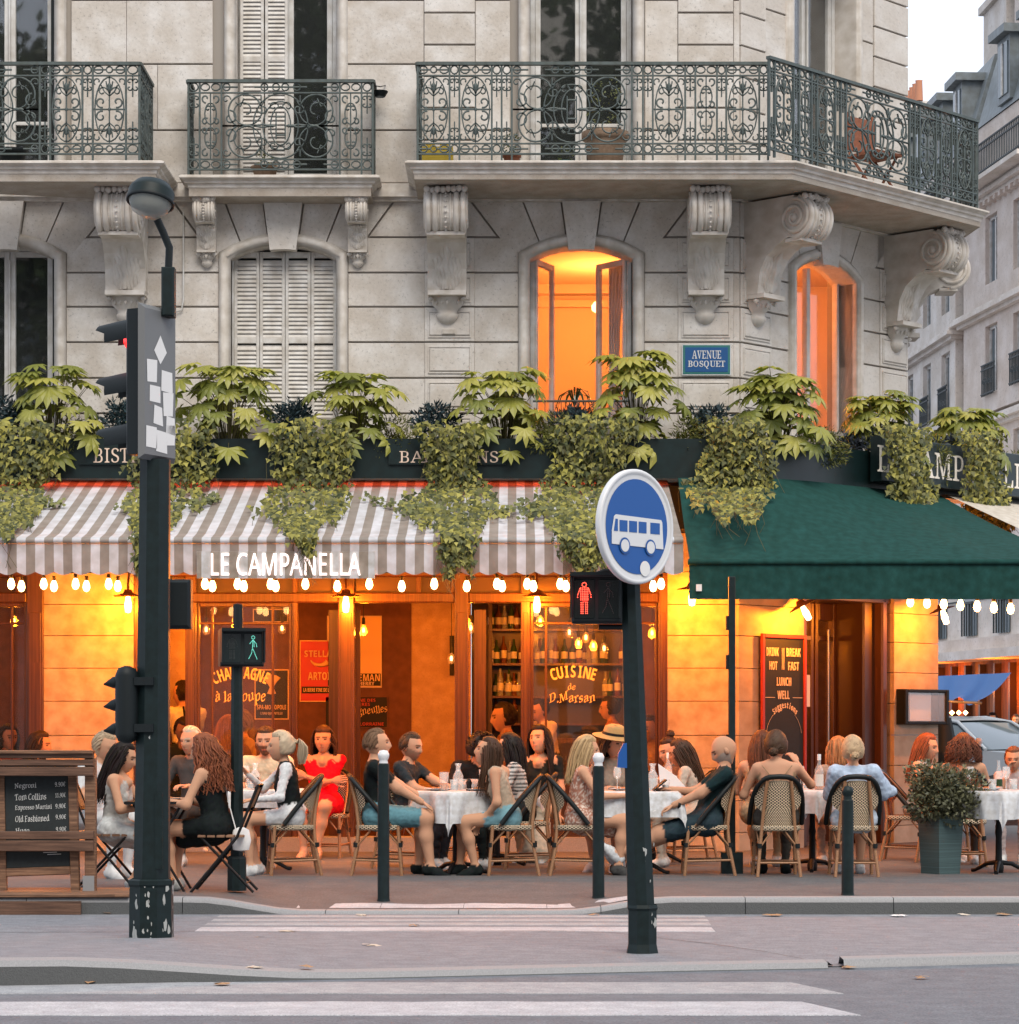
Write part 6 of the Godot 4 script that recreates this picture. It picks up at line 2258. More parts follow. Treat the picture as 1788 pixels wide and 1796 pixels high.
func flesh(mb: MB, bones: Array, cell: float, skin: Color, prints := {}) -> void:
	var k := .035
	folds.frequency = 9.0
	folds.fractal_octaves = 2
	var lo := V(9, 9, 9); var hi := V(-9, -9, -9)
	for b in bones:
		var r: float = maxf(b[2], b[3]) + .03
		for e in 2:
			lo = lo.min(b[e] - V(r, r, r)); hi = hi.max(b[e] + V(r, r, r))
	var nx := int((hi.x - lo.x) / cell) + 2; var ny := int((hi.y - lo.y) / cell) + 2; var nz := int((hi.z - lo.z) / cell) + 2
	var nxy := nx * ny
	var f := PackedFloat32Array(); f.resize(nxy * nz); f.fill(1.0)
	var best := f.duplicate()
	var id := PackedByteArray(); id.resize(nxy * nz)
	var cols := []
	for b in bones:
		var a: Vector3 = b[0]
		var ab: Vector3 = b[1] - a
		var ra: float = b[2]; var rb: float = b[3]
		var l2 := maxf(ab.length_squared(), 1e-8)
		var split: float = b[5]
		var sq: float = b[7] if b.size() > 7 else 1.0
		var c0 := cols.size()
		cols.append(b[4]); cols.append(b[6])
		var m := maxf(ra, rb) + .045
		var p0 := ((a.min(b[1]) - V(m, m, m) - lo) / cell).floor(); var p1 := ((a.max(b[1]) + V(m, m, m) - lo) / cell).ceil()
		var x0 := maxi(0, int(p0.x)); var x1 := mini(nx - 1, int(p1.x))
		for z in range(maxi(0, int(p0.z)), mini(nz - 1, int(p1.z)) + 1):
			for y in range(maxi(0, int(p0.y)), mini(ny - 1, int(p1.y)) + 1):
				var i := z * nxy + y * nx + x0
				var p := Vector3(lo.x + x0 * cell - a.x, lo.y + y * cell - a.y, lo.z + z * cell - a.z)
				for x in range(x0, x1 + 1):
					var t := clampf(p.dot(ab) / l2, 0.0, 1.0)
					var q := p - ab * t
					q.z *= sq
					var d := q.length() - (ra + (rb - ra) * t)
					if d < best[i]:
						best[i] = d
						id[i] = c0 + (1 if t > split else 0)
					var o := f[i]
					var e := absf(d - o)
					f[i] = minf(o, d) - ((k - e) * (k - e) / (4 * k) if e < k else 0.0)
					i += 1
					p.x += cell
	var vi := PackedInt32Array(); vi.resize(nxy * nz); vi.fill(-1)
	var pos := PackedVector3Array(); var vc := PackedByteArray()
	var off := [0, 1, nx, nx + 1, nxy, nxy + 1, nxy + nx, nxy + nx + 1]
	var o1 := nx; var o3 := nx + 1; var o4 := nxy; var o5 := nxy + 1; var o6 := nxy + nx; var o7 := nxy + nx + 1
	for z in nz - 1:
		for y in ny - 1:
			var i := z * nxy + y * nx
			for x in nx - 1:
				var n := int(f[i] < 0) + int(f[i + 1] < 0) + int(f[i + o1] < 0) + int(f[i + o3] < 0) + int(f[i + o4] < 0) + int(f[i + o5] < 0) + int(f[i + o6] < 0) + int(f[i + o7] < 0)
				if n > 0 and n < 8:
					var s := Vector3.ZERO
					var c := 0
					for e in EDGES:
						var fa := f[i + off[e[0]]]; var fb := f[i + off[e[1]]]
						if (fa < 0) != (fb < 0):
							var t := fa / (fa - fb)
							s += CORNER[e[0]].lerp(CORNER[e[1]], t)
							c += 1
					vi[i] = pos.size()
					s /= c
					pos.append(lo + (Vector3(x, y, z) + s) * cell)
					vc.append(id[i + int(s.x > .5) + (nx if s.y > .5 else 0) + (nxy if s.z > .5 else 0)])
				i += 1
	var nn := PackedVector3Array(); nn.resize(pos.size())
	var quads := []
	for z in range(1, nz - 1):
		for y in range(1, ny - 1):
			var i := z * nxy + y * nx + 1
			for x in range(1, nx - 1):
				var s := f[i] < 0
				for ax in 3:
					var st: int = [1, nx, nxy][ax]
					if (f[i + st] < 0) != s:
						var u: int = [nx, nxy, 1][ax]; var w: int = [nxy, 1, nx][ax]
						var q := [vi[i - u - w], vi[i - w], vi[i], vi[i - u]]
						if q.has(-1):
							continue
						if s:
							q.reverse()
						var g := (pos[q[2]] - pos[q[0]]).cross(pos[q[1]] - pos[q[0]])
						for j in 4:
							nn[q[j]] += g
						quads.append(q)
				i += 1
	# cloth wrinkles: push the clothed surface along its normals
	for i in pos.size():
		if cols[vc[i]] != skin:
			var p := pos[i]
			pos[i] += nn[i].normalized() * (.007 * (1.0 - 2.2 * absf(folds.get_noise_3d(p.x * 1.1, p.y * 1.9 + p.z * .9, p.z * 1.1))) - .001)
	nn.fill(Vector3.ZERO)
	var b0 := mb.v.size()
	for q in quads:
		var g := (pos[q[2]] - pos[q[0]]).cross(pos[q[1]] - pos[q[0]]) + (pos[q[3]] - pos[q[0]]).cross(pos[q[2]] - pos[q[0]])
		for j in 4:
			nn[q[j]] += g
		for j in [0, 1, 2, 0, 2, 3]:
			mb.ix.append(b0 + q[j])
	for i in pos.size():
		var c: Color = cols[vc[i]]
		var p := pos[i]
		if prints.has(c):
			var pr = prints[c]
			if pr[1] == "stripes":
				c = pr[0] if fmod(p.y * 28.0 + 100.0, 1.0) < .4 else c
			else:
				c = c.lerp(pr[0], smoothstep(.0, .25, folds.get_noise_3d(p.x * 9.0, p.y * 9.0, p.z * 9.0)))
		elif c != skin:
			c = c * (1.0 + .25 * folds.get_noise_3d(p.x * 4.0, p.y * 4.0, p.z * 4.0))
		mb.v.append(mb.t * p); mb.n.append((mb.t.basis * nn[i]).normalized()); mb.c.append(c); mb.uv.append(Vector2())

const EDGES := [[0, 1], [2, 3], [4, 5], [6, 7], [0, 2], [1, 3], [4, 6], [5, 7], [0, 4], [1, 5], [2, 6], [3, 7]]
const CORNER := [Vector3(0, 0, 0), Vector3(1, 0, 0), Vector3(0, 1, 0), Vector3(1, 1, 0), Vector3(0, 0, 1), Vector3(1, 0, 1), Vector3(0, 1, 1), Vector3(1, 1, 1)]

func bend(a: Vector3, c: Vector3, l1: float, l2: float, pole: Vector3) -> Array:
	var d := c - a
	var L := clampf(d.length(), absf(l1 - l2) + .02, l1 + l2 - .004)
	var dir := d.normalized()
	var x := (l1 * l1 - l2 * l2 + L * L) / (2 * L)
	var p := (pole - dir * pole.dot(dir)).normalized()
	return [a + dir * x + p * sqrt(maxf(0, l1 * l1 - x * x)), a + dir * L]

func skull(d: Vector3) -> Vector3:
	var p := V(d.x * .074, d.y * .115, d.z * .094)
	var fr := maxf(0, d.z)
	if d.y < 0:
		p.x *= 1.0 - .30 * pow(-d.y, 1.4)
		if d.z < 0:
			p.z *= 1.0 - .5 * smoothstep(.15, .9, -d.y)
		else:
			p.z *= 1.0 + .06 * smoothstep(.3, .9, -d.y)
	else:
		p.x *= 1.0 + .06 * sin(d.y * PI)
		if d.z < 0:
			p.z *= 1.06
	var ax := absf(p.x)
	if fr > .2:
		p.z += .017 * exp(-pow(p.x / .011, 2)) * exp(-pow((p.y + .022) / .017, 2)) + .010 * exp(-pow(p.x / .009, 2)) * exp(-pow((p.y - .004) / .02, 2))
		p.z -= .011 * exp(-pow((ax - .03) / .016, 2) - pow((p.y - .010) / .012, 2))
		p.z += .005 * exp(-pow((p.y - .034) / .010, 2)) * fr + .006 * exp(-pow(p.x / .022, 2) - pow((p.y + .058) / .010, 2)) + .008 * exp(-pow(p.x / .03, 2) - pow((p.y + .092) / .014, 2))
	return p

func add_head(mb: MB, hair: MB, xf: Transform3D, o: Dictionary) -> void:
	var skin: Color = o.skin
	var hc: Color = o.get("hair_col", Color(.05, .03, .02))
	var style: String = o.get("hair", "short")
	var lip := skin.lerp(Color(.40, .06, .055), .6)
	var rows := []; var cols := []
	for i in 37:
		var t := PI * (36 - i) / 36.0
		var row := []; var cr := []
		for j in 44:
			var s := j / 44.0 * 2 - 1
			var ph := PI * signf(s) * pow(absf(s), 1.55)
			var d := V(sin(ph) * sin(t), cos(t), cos(ph) * sin(t))
			var p := skull(d)
			row.append(p)
			var c := skin
			var ax := absf(p.x)
			if d.z > .25:
				if pow((ax - .030) / .015, 2) + pow((p.y - .009) / .0075, 2) < 1:
					c = Color(.012, .009, .008) if absf(ax - .030) < .010 else Color(.4, .36, .33)
				elif ax > .010 and ax < .050 and absf(p.y - .030 + (ax - .03) * .12) < .0058:
					c = hc.lerp(skin, .1)
				elif ax < .023 and absf(p.y + .058) < .0075:
					c = lip
				elif pow((ax - .042) / .02, 2) + pow((p.y + .03) / .02, 2) < 1:
					c = skin.lerp(Color(.6, .22, .17), .12)
			if o.has("beard") and p.y < -.028 + .02 * smoothstep(.03, .07, ax) and d.z > -.25 and not (ax < .02 and absf(p.y + .058) < .007) and p.y > -.112:
				c = skin.lerp(o.beard, .85)
			cr.append(c)
		rows.append(row); cols.append(cr)
	var keep := mb.t
	mb.t = keep * xf
	mb.grid(rows, true, cols)
	mb.col = skin
	for s in [-1, 1]:
		mb.lathe([[0, -.02], [.014, -.016], [.02, 0], [.012, .008], [0, .01]], 8, V(s * .074, -.004, -.006), Basis(Vector3.BACK, -s * PI / 2) * Basis().scaled(V(1.5, 1, 1)))
	mb.t = keep
	if style == "bald":
		return
	hair.t = keep * xf
	var hrng := RandomNumberGenerator.new()
	hrng.seed = hash(style) + int(hc.r * 1000) + int(xf.origin.x * 999)
	var th: float = o.get("thick", .012 if style in ["short", "crop"] else .018)
	rows = []; cols = []
	var line: float = o.get("hairline", .68)
	for i in 25:
		var t := PI * (24 - i) / 24.0
		var row := []; var cr := []
		for j in 32:
			var ph := TAU * j / 32 - PI
			var d := V(sin(ph) * sin(t), cos(t), cos(ph) * sin(t))
			var m := maxf(smoothstep(line - .08, line + .12, d.y), smoothstep(1.25, 1.6, absf(ph)) * smoothstep(-.62, -.42, d.y))
			m *= 1.0 if d.y > -.75 else 0.0
			if style == "crop":
				m *= smoothstep(-.3, .0, d.y)
			row.append(skull(d) * 1.0 + d * lerpf(-.014, th + hrng.randf_range(-.003, .004), m))
			cr.append(hc * hrng.randf_range(.75, 1.2))
		rows.append(row); cols.append(cr)
	hair.grid(rows, true, cols)
	var L: float = o.get("len", .3)
	var n: int = {"long": 230, "curly": 260, "pony": 170, "bun": 150, "low_bun": 160, "top_bun": 150, "bob": 160, "tousled": 130, "short": 190, "crop": 170}.get(style, 0)
	for i in n:
		var ph := hrng.randf_range(1.05, PI) * (1 if i % 2 else -1)
		var yy := hrng.randf_range(-.2, .75)
		if style in ["short", "crop", "tousled"] or (n in [150, 160, 170] and style != "bob"):
			ph = hrng.randf_range(0, PI) * (1 if i % 2 else -1)
			yy = hrng.randf_range(.1, .97) if absf(ph) > 1.4 else hrng.randf_range(line + .1, .98)
		var d := V(sin(ph) * sqrt(1 - yy * yy), yy, cos(ph) * sqrt(1 - yy * yy))
		var p := skull(d) + d * th * .8
		var pts := [p]
		var w := hrng.randf_range(0, TAU)
		match style:
			"long", "bob", "curly":
				var out := V(sin(ph), 0, cos(ph) - .25).normalized()
				var ln := L * hrng.randf_range(.75, 1.05)
				for k in range(1, 8):
					var u := k / 7.0
					var r := .094 + (.02 if style != "curly" else .055 * sin(minf(u * 2.2, PI / 2))) + .01 * sin(u * 3 + w)
					var q := V(out.x * r * .92, p.y - (p.y + ln) * u, out.z * r - .02 * u)
					if style == "curly":
						q += V(sin(u * 22 + w), cos(u * 17 + w) * .4, cos(u * 22 + w)) * .017
					elif style == "long":
						q += V(sin(u * 6 + w), 0, cos(u * 5 + w)) * .009 * u
					pts.append(p.lerp(q, smoothstep(0, .35, u)))
			"pony", "bun", "low_bun", "top_bun":
				var knot: Vector3 = {"pony": V(0, .035, -.125), "bun": V(0, .03, -.12), "low_bun": V(0, -.045, -.115), "top_bun": V(0, .125, -.045)}[style]
				var mid := p.lerp(knot, .55)
				mid = mid.normalized() * maxf(mid.length(), .108)
				pts += [mid, knot + V(hrng.randf_range(-.012, .012), hrng.randf_range(-.012, .012), 0)]
				if style == "pony":
					var a := hrng.randf_range(-.04, .04)
					var b := hrng.randf_range(-.035, .035)
					pts += [knot + V(a, .015 + b * .3, -.03 + b * .4), knot + V(a * 1.4, -.04, -.045 + b), knot + V(a * 1.3, -.10, -.04 + b * 1.2), knot + V(a, -.16 * hrng.randf_range(.8, 1.1), -.03 + b * .7)]
			"short", "crop":
				var e := d
				for k in 3:
					e = (e + (V(d.x * .1, -.16, -.14) if absf(ph) > 1.4 else V(0, .02, -.28))).normalized()
					pts.append(skull(e) + e * (th + hrng.randf_range(-.002, .004)))
			"tousled":
				pts += [p + d * .012 + V(hrng.randf_range(-.02, .02), .01, hrng.randf_range(-.01, .02)), p + d * .02 + V(hrng.randf_range(-.03, .03), .0, .02)]
		var rr := []
		for k in pts.size():
			rr.append(lerpf(.0085 if style in ["long", "curly", "bob"] else .0055, .0025, float(k) / (pts.size() - 1)))
		hair.col = hc * hrng.randf_range(.55, 1.25)
		hair.tube(pts, rr, 4, false)
	if style in ["bun", "low_bun", "top_bun"]:
		var c: Vector3 = {"bun": V(0, .03, -.135), "low_bun": V(0, -.05, -.13), "top_bun": V(0, .145, -.05)}[style]
		for i in 16:
			var a := V(hrng.randf_range(-1, 1), hrng.randf_range(-1, 1), hrng.randf_range(-1, 1)).normalized()
			var b := a.cross(V(.3, 1, .2)).normalized()
			var l := []
			for k in 8:
				l.append(c + (a * cos(TAU * k / 7) + b * sin(TAU * k / 7)) * .03)
			hair.col = hc * hrng.randf_range(.6, 1.3)
			hair.tube(l, .010, 4, false)
	hair.t = keep

# five fingers, each its own bent chain, on a flattened palm
func add_hand(mb: MB, wrist: Vector3, fwd: Vector3, palm: Vector3, left: float, skin: Color, curl := .5) -> void:
	fwd = fwd.normalized()
	palm = (palm - fwd * palm.dot(fwd)).normalized()
	var side := fwd.cross(palm) * left
	mb.col = skin
	var rows := []
	for q in [[-.02, .021, .017], [.0, .025, .017], [.03, .036, .015], [.065, .041, .013], [.085, .038, .010], [.09, .02, .004]]:
		var ring := []
		for k in 10:
			var a := -TAU * k / 10 * signf(left)
			ring.append(wrist + fwd * q[0] + side * cos(a) * q[1] + palm * sin(a) * q[2])
		rows.append(ring)
	mb.grid(rows, true)
	var lens := [.068, .078, .073, .058]
	for i in 4:
		var root := wrist + fwd * .078 + side * (.030 - i * .020)
		var a := curl * .7
		var d := fwd * cos(a) + palm * sin(a)
		var L: float = lens[i]
		var p1 := root + d * L * .45
		var d2 := fwd * cos(a + curl) + palm * sin(a + curl)
		var p2 := p1 + d2 * L * .32
		var d3 := fwd * cos(a + curl * 1.8) + palm * sin(a + curl * 1.8)
		mb.tube([root, p1, p2, p2 + d3 * L * .26], [.0095, .009, .0082, .006], 6)
	var tb := wrist + fwd * .022 + side * .026
	var td := (fwd * .62 + side * .7 + palm * .3).normalized()
	var t1 := tb + td * .04
	mb.tube([tb, t1, t1 + (td + fwd * .7).normalized() * .032, t1 + (td + fwd * 1.4).normalized() * .055], [.013, .011, .0095, .007], 6)

# o: yaw, lean, seat height (0 = standing), hands and feet as local targets, head turn and nod, colours, hair
var last_head := Transform3D()

func person(label: String, at: Vector3, o: Dictionary) -> Node3D:
	var g := thing("person", label, "person", at, deg_to_rad(o.get("yaw", 0.0)))
	var k: float = o.get("size", .93) * 1.06
	g.scale = V(k, k, k)
	var male: bool = o.get("male", false)
	var skin: Color = o.get("skin", Color(.50, .29, .20))
	o.skin = skin
	var top: Color = o.get("top", Color(.3, .3, .3)); var bot: Color = o.get("bottom", top); var shoe: Color = o.get("shoe", Color(.5, .5, .5))
	var seat: float = o.get("seat", .425)
	var hip := V(0, seat + .085, 0) if seat > 0 else V(0, .93, 0)
	var lean: float = o.get("lean", .05)
	var ud := V(0, cos(lean), sin(lean)); var fd := V(0, -sin(lean), cos(lean))
	var wide := .19 if male else .172
	var bulk: float = o.get("bulk", 1.0)
	var chest := hip + ud * .35; var neck := hip + ud * .475 - fd * .01
	var nl: float = o.get("neckline", .0)
	var hd := neck + ud * .06 + V(0, .08, 0) + fd * .04
	var bn := []
	bn.append([hip + V(-.085, .0, .0), hip + V(.085, 0, 0), .115 * bulk, .115 * bulk, bot, 2, bot])
	bn.append([hip + ud * .03, hip + ud * .22 + fd * .015 * bulk, .112 * bulk, .108 * bulk, top, 2, top, 1.1])
	bn.append([hip + ud * .12 + V(.045, 0, 0), chest + V(.06, 0, 0), .085 * bulk, .10, top, 2, top, 1.05])
	bn.append([hip + ud * .12 - V(.045, 0, 0), chest - V(.06, 0, 0), .085 * bulk, .10, top, 2, top, 1.05])
	bn.append([hip + ud * .42 - V(wide - .05, 0, 0), hip + ud * .42 + V(wide - .05, 0, 0), .062, .062, top if nl < 1 else skin, 2, top])
	if not male:
		for s in [-1, 1]:
			bn.append([chest + V(s * .06, -.06, 0) + fd * .055, chest + V(s * .06, -.075, 0) + fd * .06, .055, .052, top, 2, top])
	bn.append([neck - ud * .05, hd - V(0, .05, 0), .058 if male else .050, .052 if male else .045, top if nl < .5 else skin, .25 if nl < .5 else -1.0, skin])
	if nl >= .5:
		bn.append([chest + fd * .082 + ud * .06, neck + fd * .045 - ud * .04, .045, .04, skin, 2, skin])
		bn.append([chest - fd * .07 + ud * (.05 if nl < 2 else -.02), neck - fd * .03 - ud * .03, .06, .05, skin, 2, skin])
	if o.has("open_back"):
		for x in [-.06, 0, .06]:
			bn.append([hip + ud * .2 - fd * .055 + V(x, 0, 0), hip + ud * .43 - fd * .045 + V(x, 0, 0), .075, .07, skin, 2, skin])
	var sl: int = o.get("sleeve", 1)
	var hands: Array = o.get("hands", [V(.18, .72, .38), V(-.18, .72, .38)])
	var hs := []
	for i in 2:
		var s := 1.0 if i == 0 else -1.0
		var sh := hip + ud * .43 + V(s * wide, 0, 0)
		var el := bend(sh, hands[i], .275, .245, o.get("elbow", V(s * .6, -1, -.5)))
		var ra := .050 if male else .041
		var ca: Color = o.get("arm", top) if sl > 0 else skin
		bn.append([sh, el[0], ra * (1.12 if sl > 0 else 1.0), ra * .86, ca, .72 if sl == 1 else (2.0 if sl == 2 else -1.0), skin if sl < 2 else ca])
		bn.append([el[0], el[1], ra * .86, ra * .58, ca if sl == 2 else skin, .9 if sl == 2 else 2.0, skin])
		hs.append([el[1], (el[1] - el[0]).normalized(), s])
	var feet: Array = o.get("feet", [V(.10, .09, .36), V(-.10, .09, .36)] if seat > 0 else [V(.09, .09, .02), V(-.09, .09, -.02)])
	var lg: int = o.get("legs", 2)
	for i in 2:
		var s := 1.0 if i == 0 else -1.0
		var hj := hip + V(s * .088, 0, 0)
		var kn := bend(hj, feet[i], .42, .41, o.get("knee", V(s * .12, .5, 1)))
		var r := (.082 if male else .074) * lerpf(1.0, bulk, .6)
		var cl: Color = bot if lg > 0 else skin
		bn.append([hj, kn[0], r * (1.15 if lg > 0 else 1.05), r * .78 * (1.15 if lg == 1 else 1.0), bot, [.55, .9, 2.0][lg], skin if lg < 2 else bot])
		bn.append([kn[0], kn[0].lerp(kn[1], .4) - V(0, 0, .012), r * .72, r * .68, skin if lg < 2 else bot, 2, skin])
		bn.append([kn[0].lerp(kn[1], .4) - V(0, 0, .012), kn[1], r * .68, r * .42, skin if lg < 2 else bot, 2, skin])
		var fdv: Vector3 = o.get("toe", V(s * .12, -.28, 1)).normalized()
		var heel: Vector3 = kn[1] + V(0, -.045, -.03)
		bn.append([kn[1] + V(0, -.02, 0), heel, .036, .036, shoe, 2, shoe])
		bn.append([heel, heel + fdv * .10, .036, .038, shoe, 2, shoe])
		bn.append([heel + fdv * .10, heel + fdv * .19, .038, .024, shoe, 2, shoe])
	if o.get("skirt", false):
		bn.append([hip + V(0, -.02, .04), V(0, seat + .06, .27), .115, .085, bot, 2, bot])
		bn.append([hip + V(0, -.06, .04), V(0, seat - .03, .30), .09, .06, bot, 2, bot])
	for e in o.get("extra", []):
		bn.append(e)
	var mb := MB.new()
	flesh(mb, bn, o.get("cell", .0155), skin, o.get("prints", {}))
	for h in hs:
		add_hand(mb, h[0], h[1] + o.get("hand_dir", Vector3.ZERO), o.get("palm", V(0, -1, .1)), h[2], skin, o.get("curl", .55))
	var hair := MB.new()
	var hx := Transform3D(Basis.from_euler(V(deg_to_rad(o.get("nod", 5.0)), deg_to_rad(o.get("turn", 0.0)), deg_to_rad(o.get("tilt", 0.0)))).scaled_local(V(1.13, 1.13, 1.13)), hd)
	add_head(mb, hair, hx, o)
	part("body", mb, "people", g)
	if hair.v.size():
		part("hair", hair, "hair", g)
	last_head = hx
	for st in o.get("straps", []):
		var m := MB.new()
		m.col = st[2]
		m.tube(st[0], st[1], 5, false)
		part("strap", m, "people", g)
	return g
# ------------------------------------------------------------------ terrace furniture
func seat_poly(r: float, y: float, n := 24) -> Array:
	var out := []
	for i in n:
		var a := TAU * i / n
		var c := cos(a); var s := sin(a)
		var q := pow(pow(absf(c), 3.5) + pow(absf(s), 3.5), -1 / 3.5)
		out.append(V(c * q * r, y, s * q * r))
	return out

func rattan_chair(label: String, at: Vector3, turn: float, weave := "weave") -> Node3D:
	var o := thing("wicker_chair", label, "chair", at, deg_to_rad(turn), "wicker bistro chairs on the terrace")
	var m := MB.new()
	var ring := seat_poly(.205, .45); var mid := []
	for p in ring:
		mid.append(V(p.x * .02, .447, p.z * .02))
	m.grid([ring, mid], true)
	part("seat", m, weave, o)
	m = MB.new()
	m.grid([seat_poly(.20, .405), seat_poly(.212, .415), seat_poly(.212, .445), seat_poly(.203, .452)], true)
	part("seat_rim", m, "weave_edge", o)
	# woven back, wrapped round the sitter
	m = MB.new()
	var rows := []
	for i in 15:
		var v := i / 14.0
		var y := lerpf(.44, .855, v)
		var hw := lerpf(.125, .205, smoothstep(.25, .5, v)) * sqrt(maxf(.06, 1.0 - pow(maxf(0, v - .62) / .40, 2.0)))
		var r := []
		for j in 13:
			var x := (j / 6.0 - 1.0) * hw
			r.append(V(-x, y, -.19 - .075 * v + .10 * pow(absf(x) / .2, 2.0)))
		rows.append(r)
	m.grid(rows)
	part("woven_back", m, weave, o)
	for q in [[.235, .022, "rattan_black", .0], [.208, .012, "rattan", .015]]:
		m = MB.new()
		var l := []
		for i in 21:
			var a := PI * i / 20.0
			var sx := -cos(a)
			var u := sin(a)
			var y: float = .46 + .43 * pow(u, .75) - q[3]
			l.append(V(signf(sx) * pow(absf(sx), .6) * q[0], y, .09 - .36 * pow(u, .8) + q[3]))
		m.tube(l, q[1], 8)
		part("back_hoop", m, q[2], o)
	for s in [-1, 1]:
		m = MB.new()
		m.tube([V(s * .19, 0, .20), V(s * .175, .44, .165)], .016, 7)
		part("leg", m, "rattan", o)
		m = MB.new()
		m.tube([V(s * .19, 0, -.25), V(s * .165, .25, -.2), V(s * .145, .44, -.185), V(s * .13, .62, -.205), V(s * .105, .85, -.255)], .016, 7)
		part("leg", m, "rattan", o)
		m = MB.new()
		for z in [[.175, .187], [-.165, -.21]]:
			m = MB.new()
			m.lathe([[.021, 0], [.021, .04]], 8, V(s * (.18 if z[0] > 0 else .168), .255, z[1]))
			part("binding", m, "rattan_black", o)
		m = MB.new()
		m.tube([V(s * .186, .13, .19), V(s * .178, .14, -.22)], .011, 6)
		part("stretcher", m, "rattan", o)
		for q in [[V(s * .182, .26, .185), V(s * .18, .40, .06)], [V(s * .172, .26, -.2), V(s * .18, .40, -.08)], [V(s * .18, .26, .187), V(s * .06, .40, .18)], [V(s * .165, .26, -.205), V(s * .06, .40, -.18)]]:
			m = MB.new()
			m.tube(q, .009, 5)
			part("brace", m, "rattan", o)
	for z in [.192, -.225]:
		m = MB.new()
		m.tube([V(-.187, .125, z), V(.187, .125, z)], .011, 6)
		part("stretcher", m, "rattan", o)
	o.scale = V(.93, .93, .93)
	return o

func folding_chair(label: String, at: Vector3, turn: float) -> void:
	var o := thing("folding_chair", label, "chair", at, deg_to_rad(turn), "folding chairs at the kerb")
	for i in 5:
		var m := MB.new()
		m.slab(-.19, .19, -.031, .031, 0, .018, .004)
		part("seat_slat", m, "plank_pale", o, Transform3D(Basis(Vector3.RIGHT, -PI / 2), V(0, .44, -.15 + i * .076)))
	for s in [-1, 1]:
		var m := MB.new()
		m.tube([V(s * .19, 0, .24), V(s * .19, .44, -.13), V(s * .185, .86, -.30)], .012, 5)
		part("leg", m, "black", o)
		m = MB.new()
		m.tube([V(s * .17, 0, -.26), V(s * .17, .44, .16)], .012, 5)
		part("leg", m, "black", o)
	var m := MB.new()
	m.tube([V(-.17, .07, -.2), V(.17, .07, -.2)], .007, 5)
	part("stretcher", m, "black", o)
	m = MB.new()
	m.tube([V(-.19, .07, .19), V(.19, .07, .19)], .007, 5)
	part("stretcher", m, "black", o)
	var bx := Transform3D(Basis(Vector3.RIGHT, -.38), V(0, .75, -.255))
	m = MB.new()
	for q in [[-.19, .19, .09, .12], [-.19, .19, -.11, -.075], [-.19, -.15, -.075, .09], [.15, .19, -.075, .09]]:
		m.slab(q[0], q[1], q[2], q[3], -.01, .012, .004)
	part("back_frame", m, "black", o, bx)
	part("back_panel", boxm(V(-.15, -.075, -.003), V(.15, .09, .003)), "cane", o, bx)
	o.scale = V(.93, .93, .93)

func cloth_table(label: String, at: Vector3, turn: float, half := .34, drop := .24, sq := true) -> Node3D:
	var o := thing("cafe_table", label.replace("white cloth", "pedestal table"), "table", at, deg_to_rad(turn), "café tables on the terrace")
	var m := MB.new()
	m.lathe([[0, 0], [.04, .0], [.045, .05], [.03, .1], [.026, .3], [.032, .34], [.024, .4], [.024, .66], [.1, .675], [0, .68]], 12)
	part("pedestal", m, "black", o)
	for i in 3:
		m = MB.new()
		var a := TAU * i / 3 + .4
		var d := V(cos(a), 0, sin(a))
		m.tube([V(0, .09, 0), d * .12 + V(0, .075, 0), d * .23 + V(0, .02, 0), d * .27 + V(0, .012, 0)], [.025, .02, .016, .02], 6)
		part("foot", m, "black", o)
	m = MB.new()
	m.box(V(-half, .675, -half), V(half, .69, half))
	part("tabletop", m, "dark_wood", o)
	# the cloth: flat on the top, hanging in folds past its edge, corners lowest
	var c := thing("tablecloth", label, "tablecloth", at, deg_to_rad(turn), "white tablecloths on the terrace")
	m = MB.new()
	var rows := []
	var n := 34
	var side := half + drop
	for i in n + 1:
		var r := []
		for j in n + 1:
			var u := (i / float(n) * 2 - 1) * side; var v := (j / float(n) * 2 - 1) * side
			var cx := clampf(u, -half, half); var cz := clampf(v, -half, half)
			var over := Vector2(u - cx, v - cz)
			var L := over.length()
			var p := V(cx, .697, cz)
			if L > 0:
				var dir := over / L
				var ang := atan2(v, u)
				var fold := (.028 * sin(ang * 9 + 1.3) + .014 * sin(ang * 23)) * minf(1, L / .12)
				var out := minf(L, .012) + .045 * (L / drop) * absf(sin(ang * 2)) + fold * .6
				p += V(dir.x * out, -maxf(0, L - .008), dir.y * out)
			r.append(p)
		rows.append(r)
	m.grid(rows)
	part("cloth", m, "cloth", c)
	return o

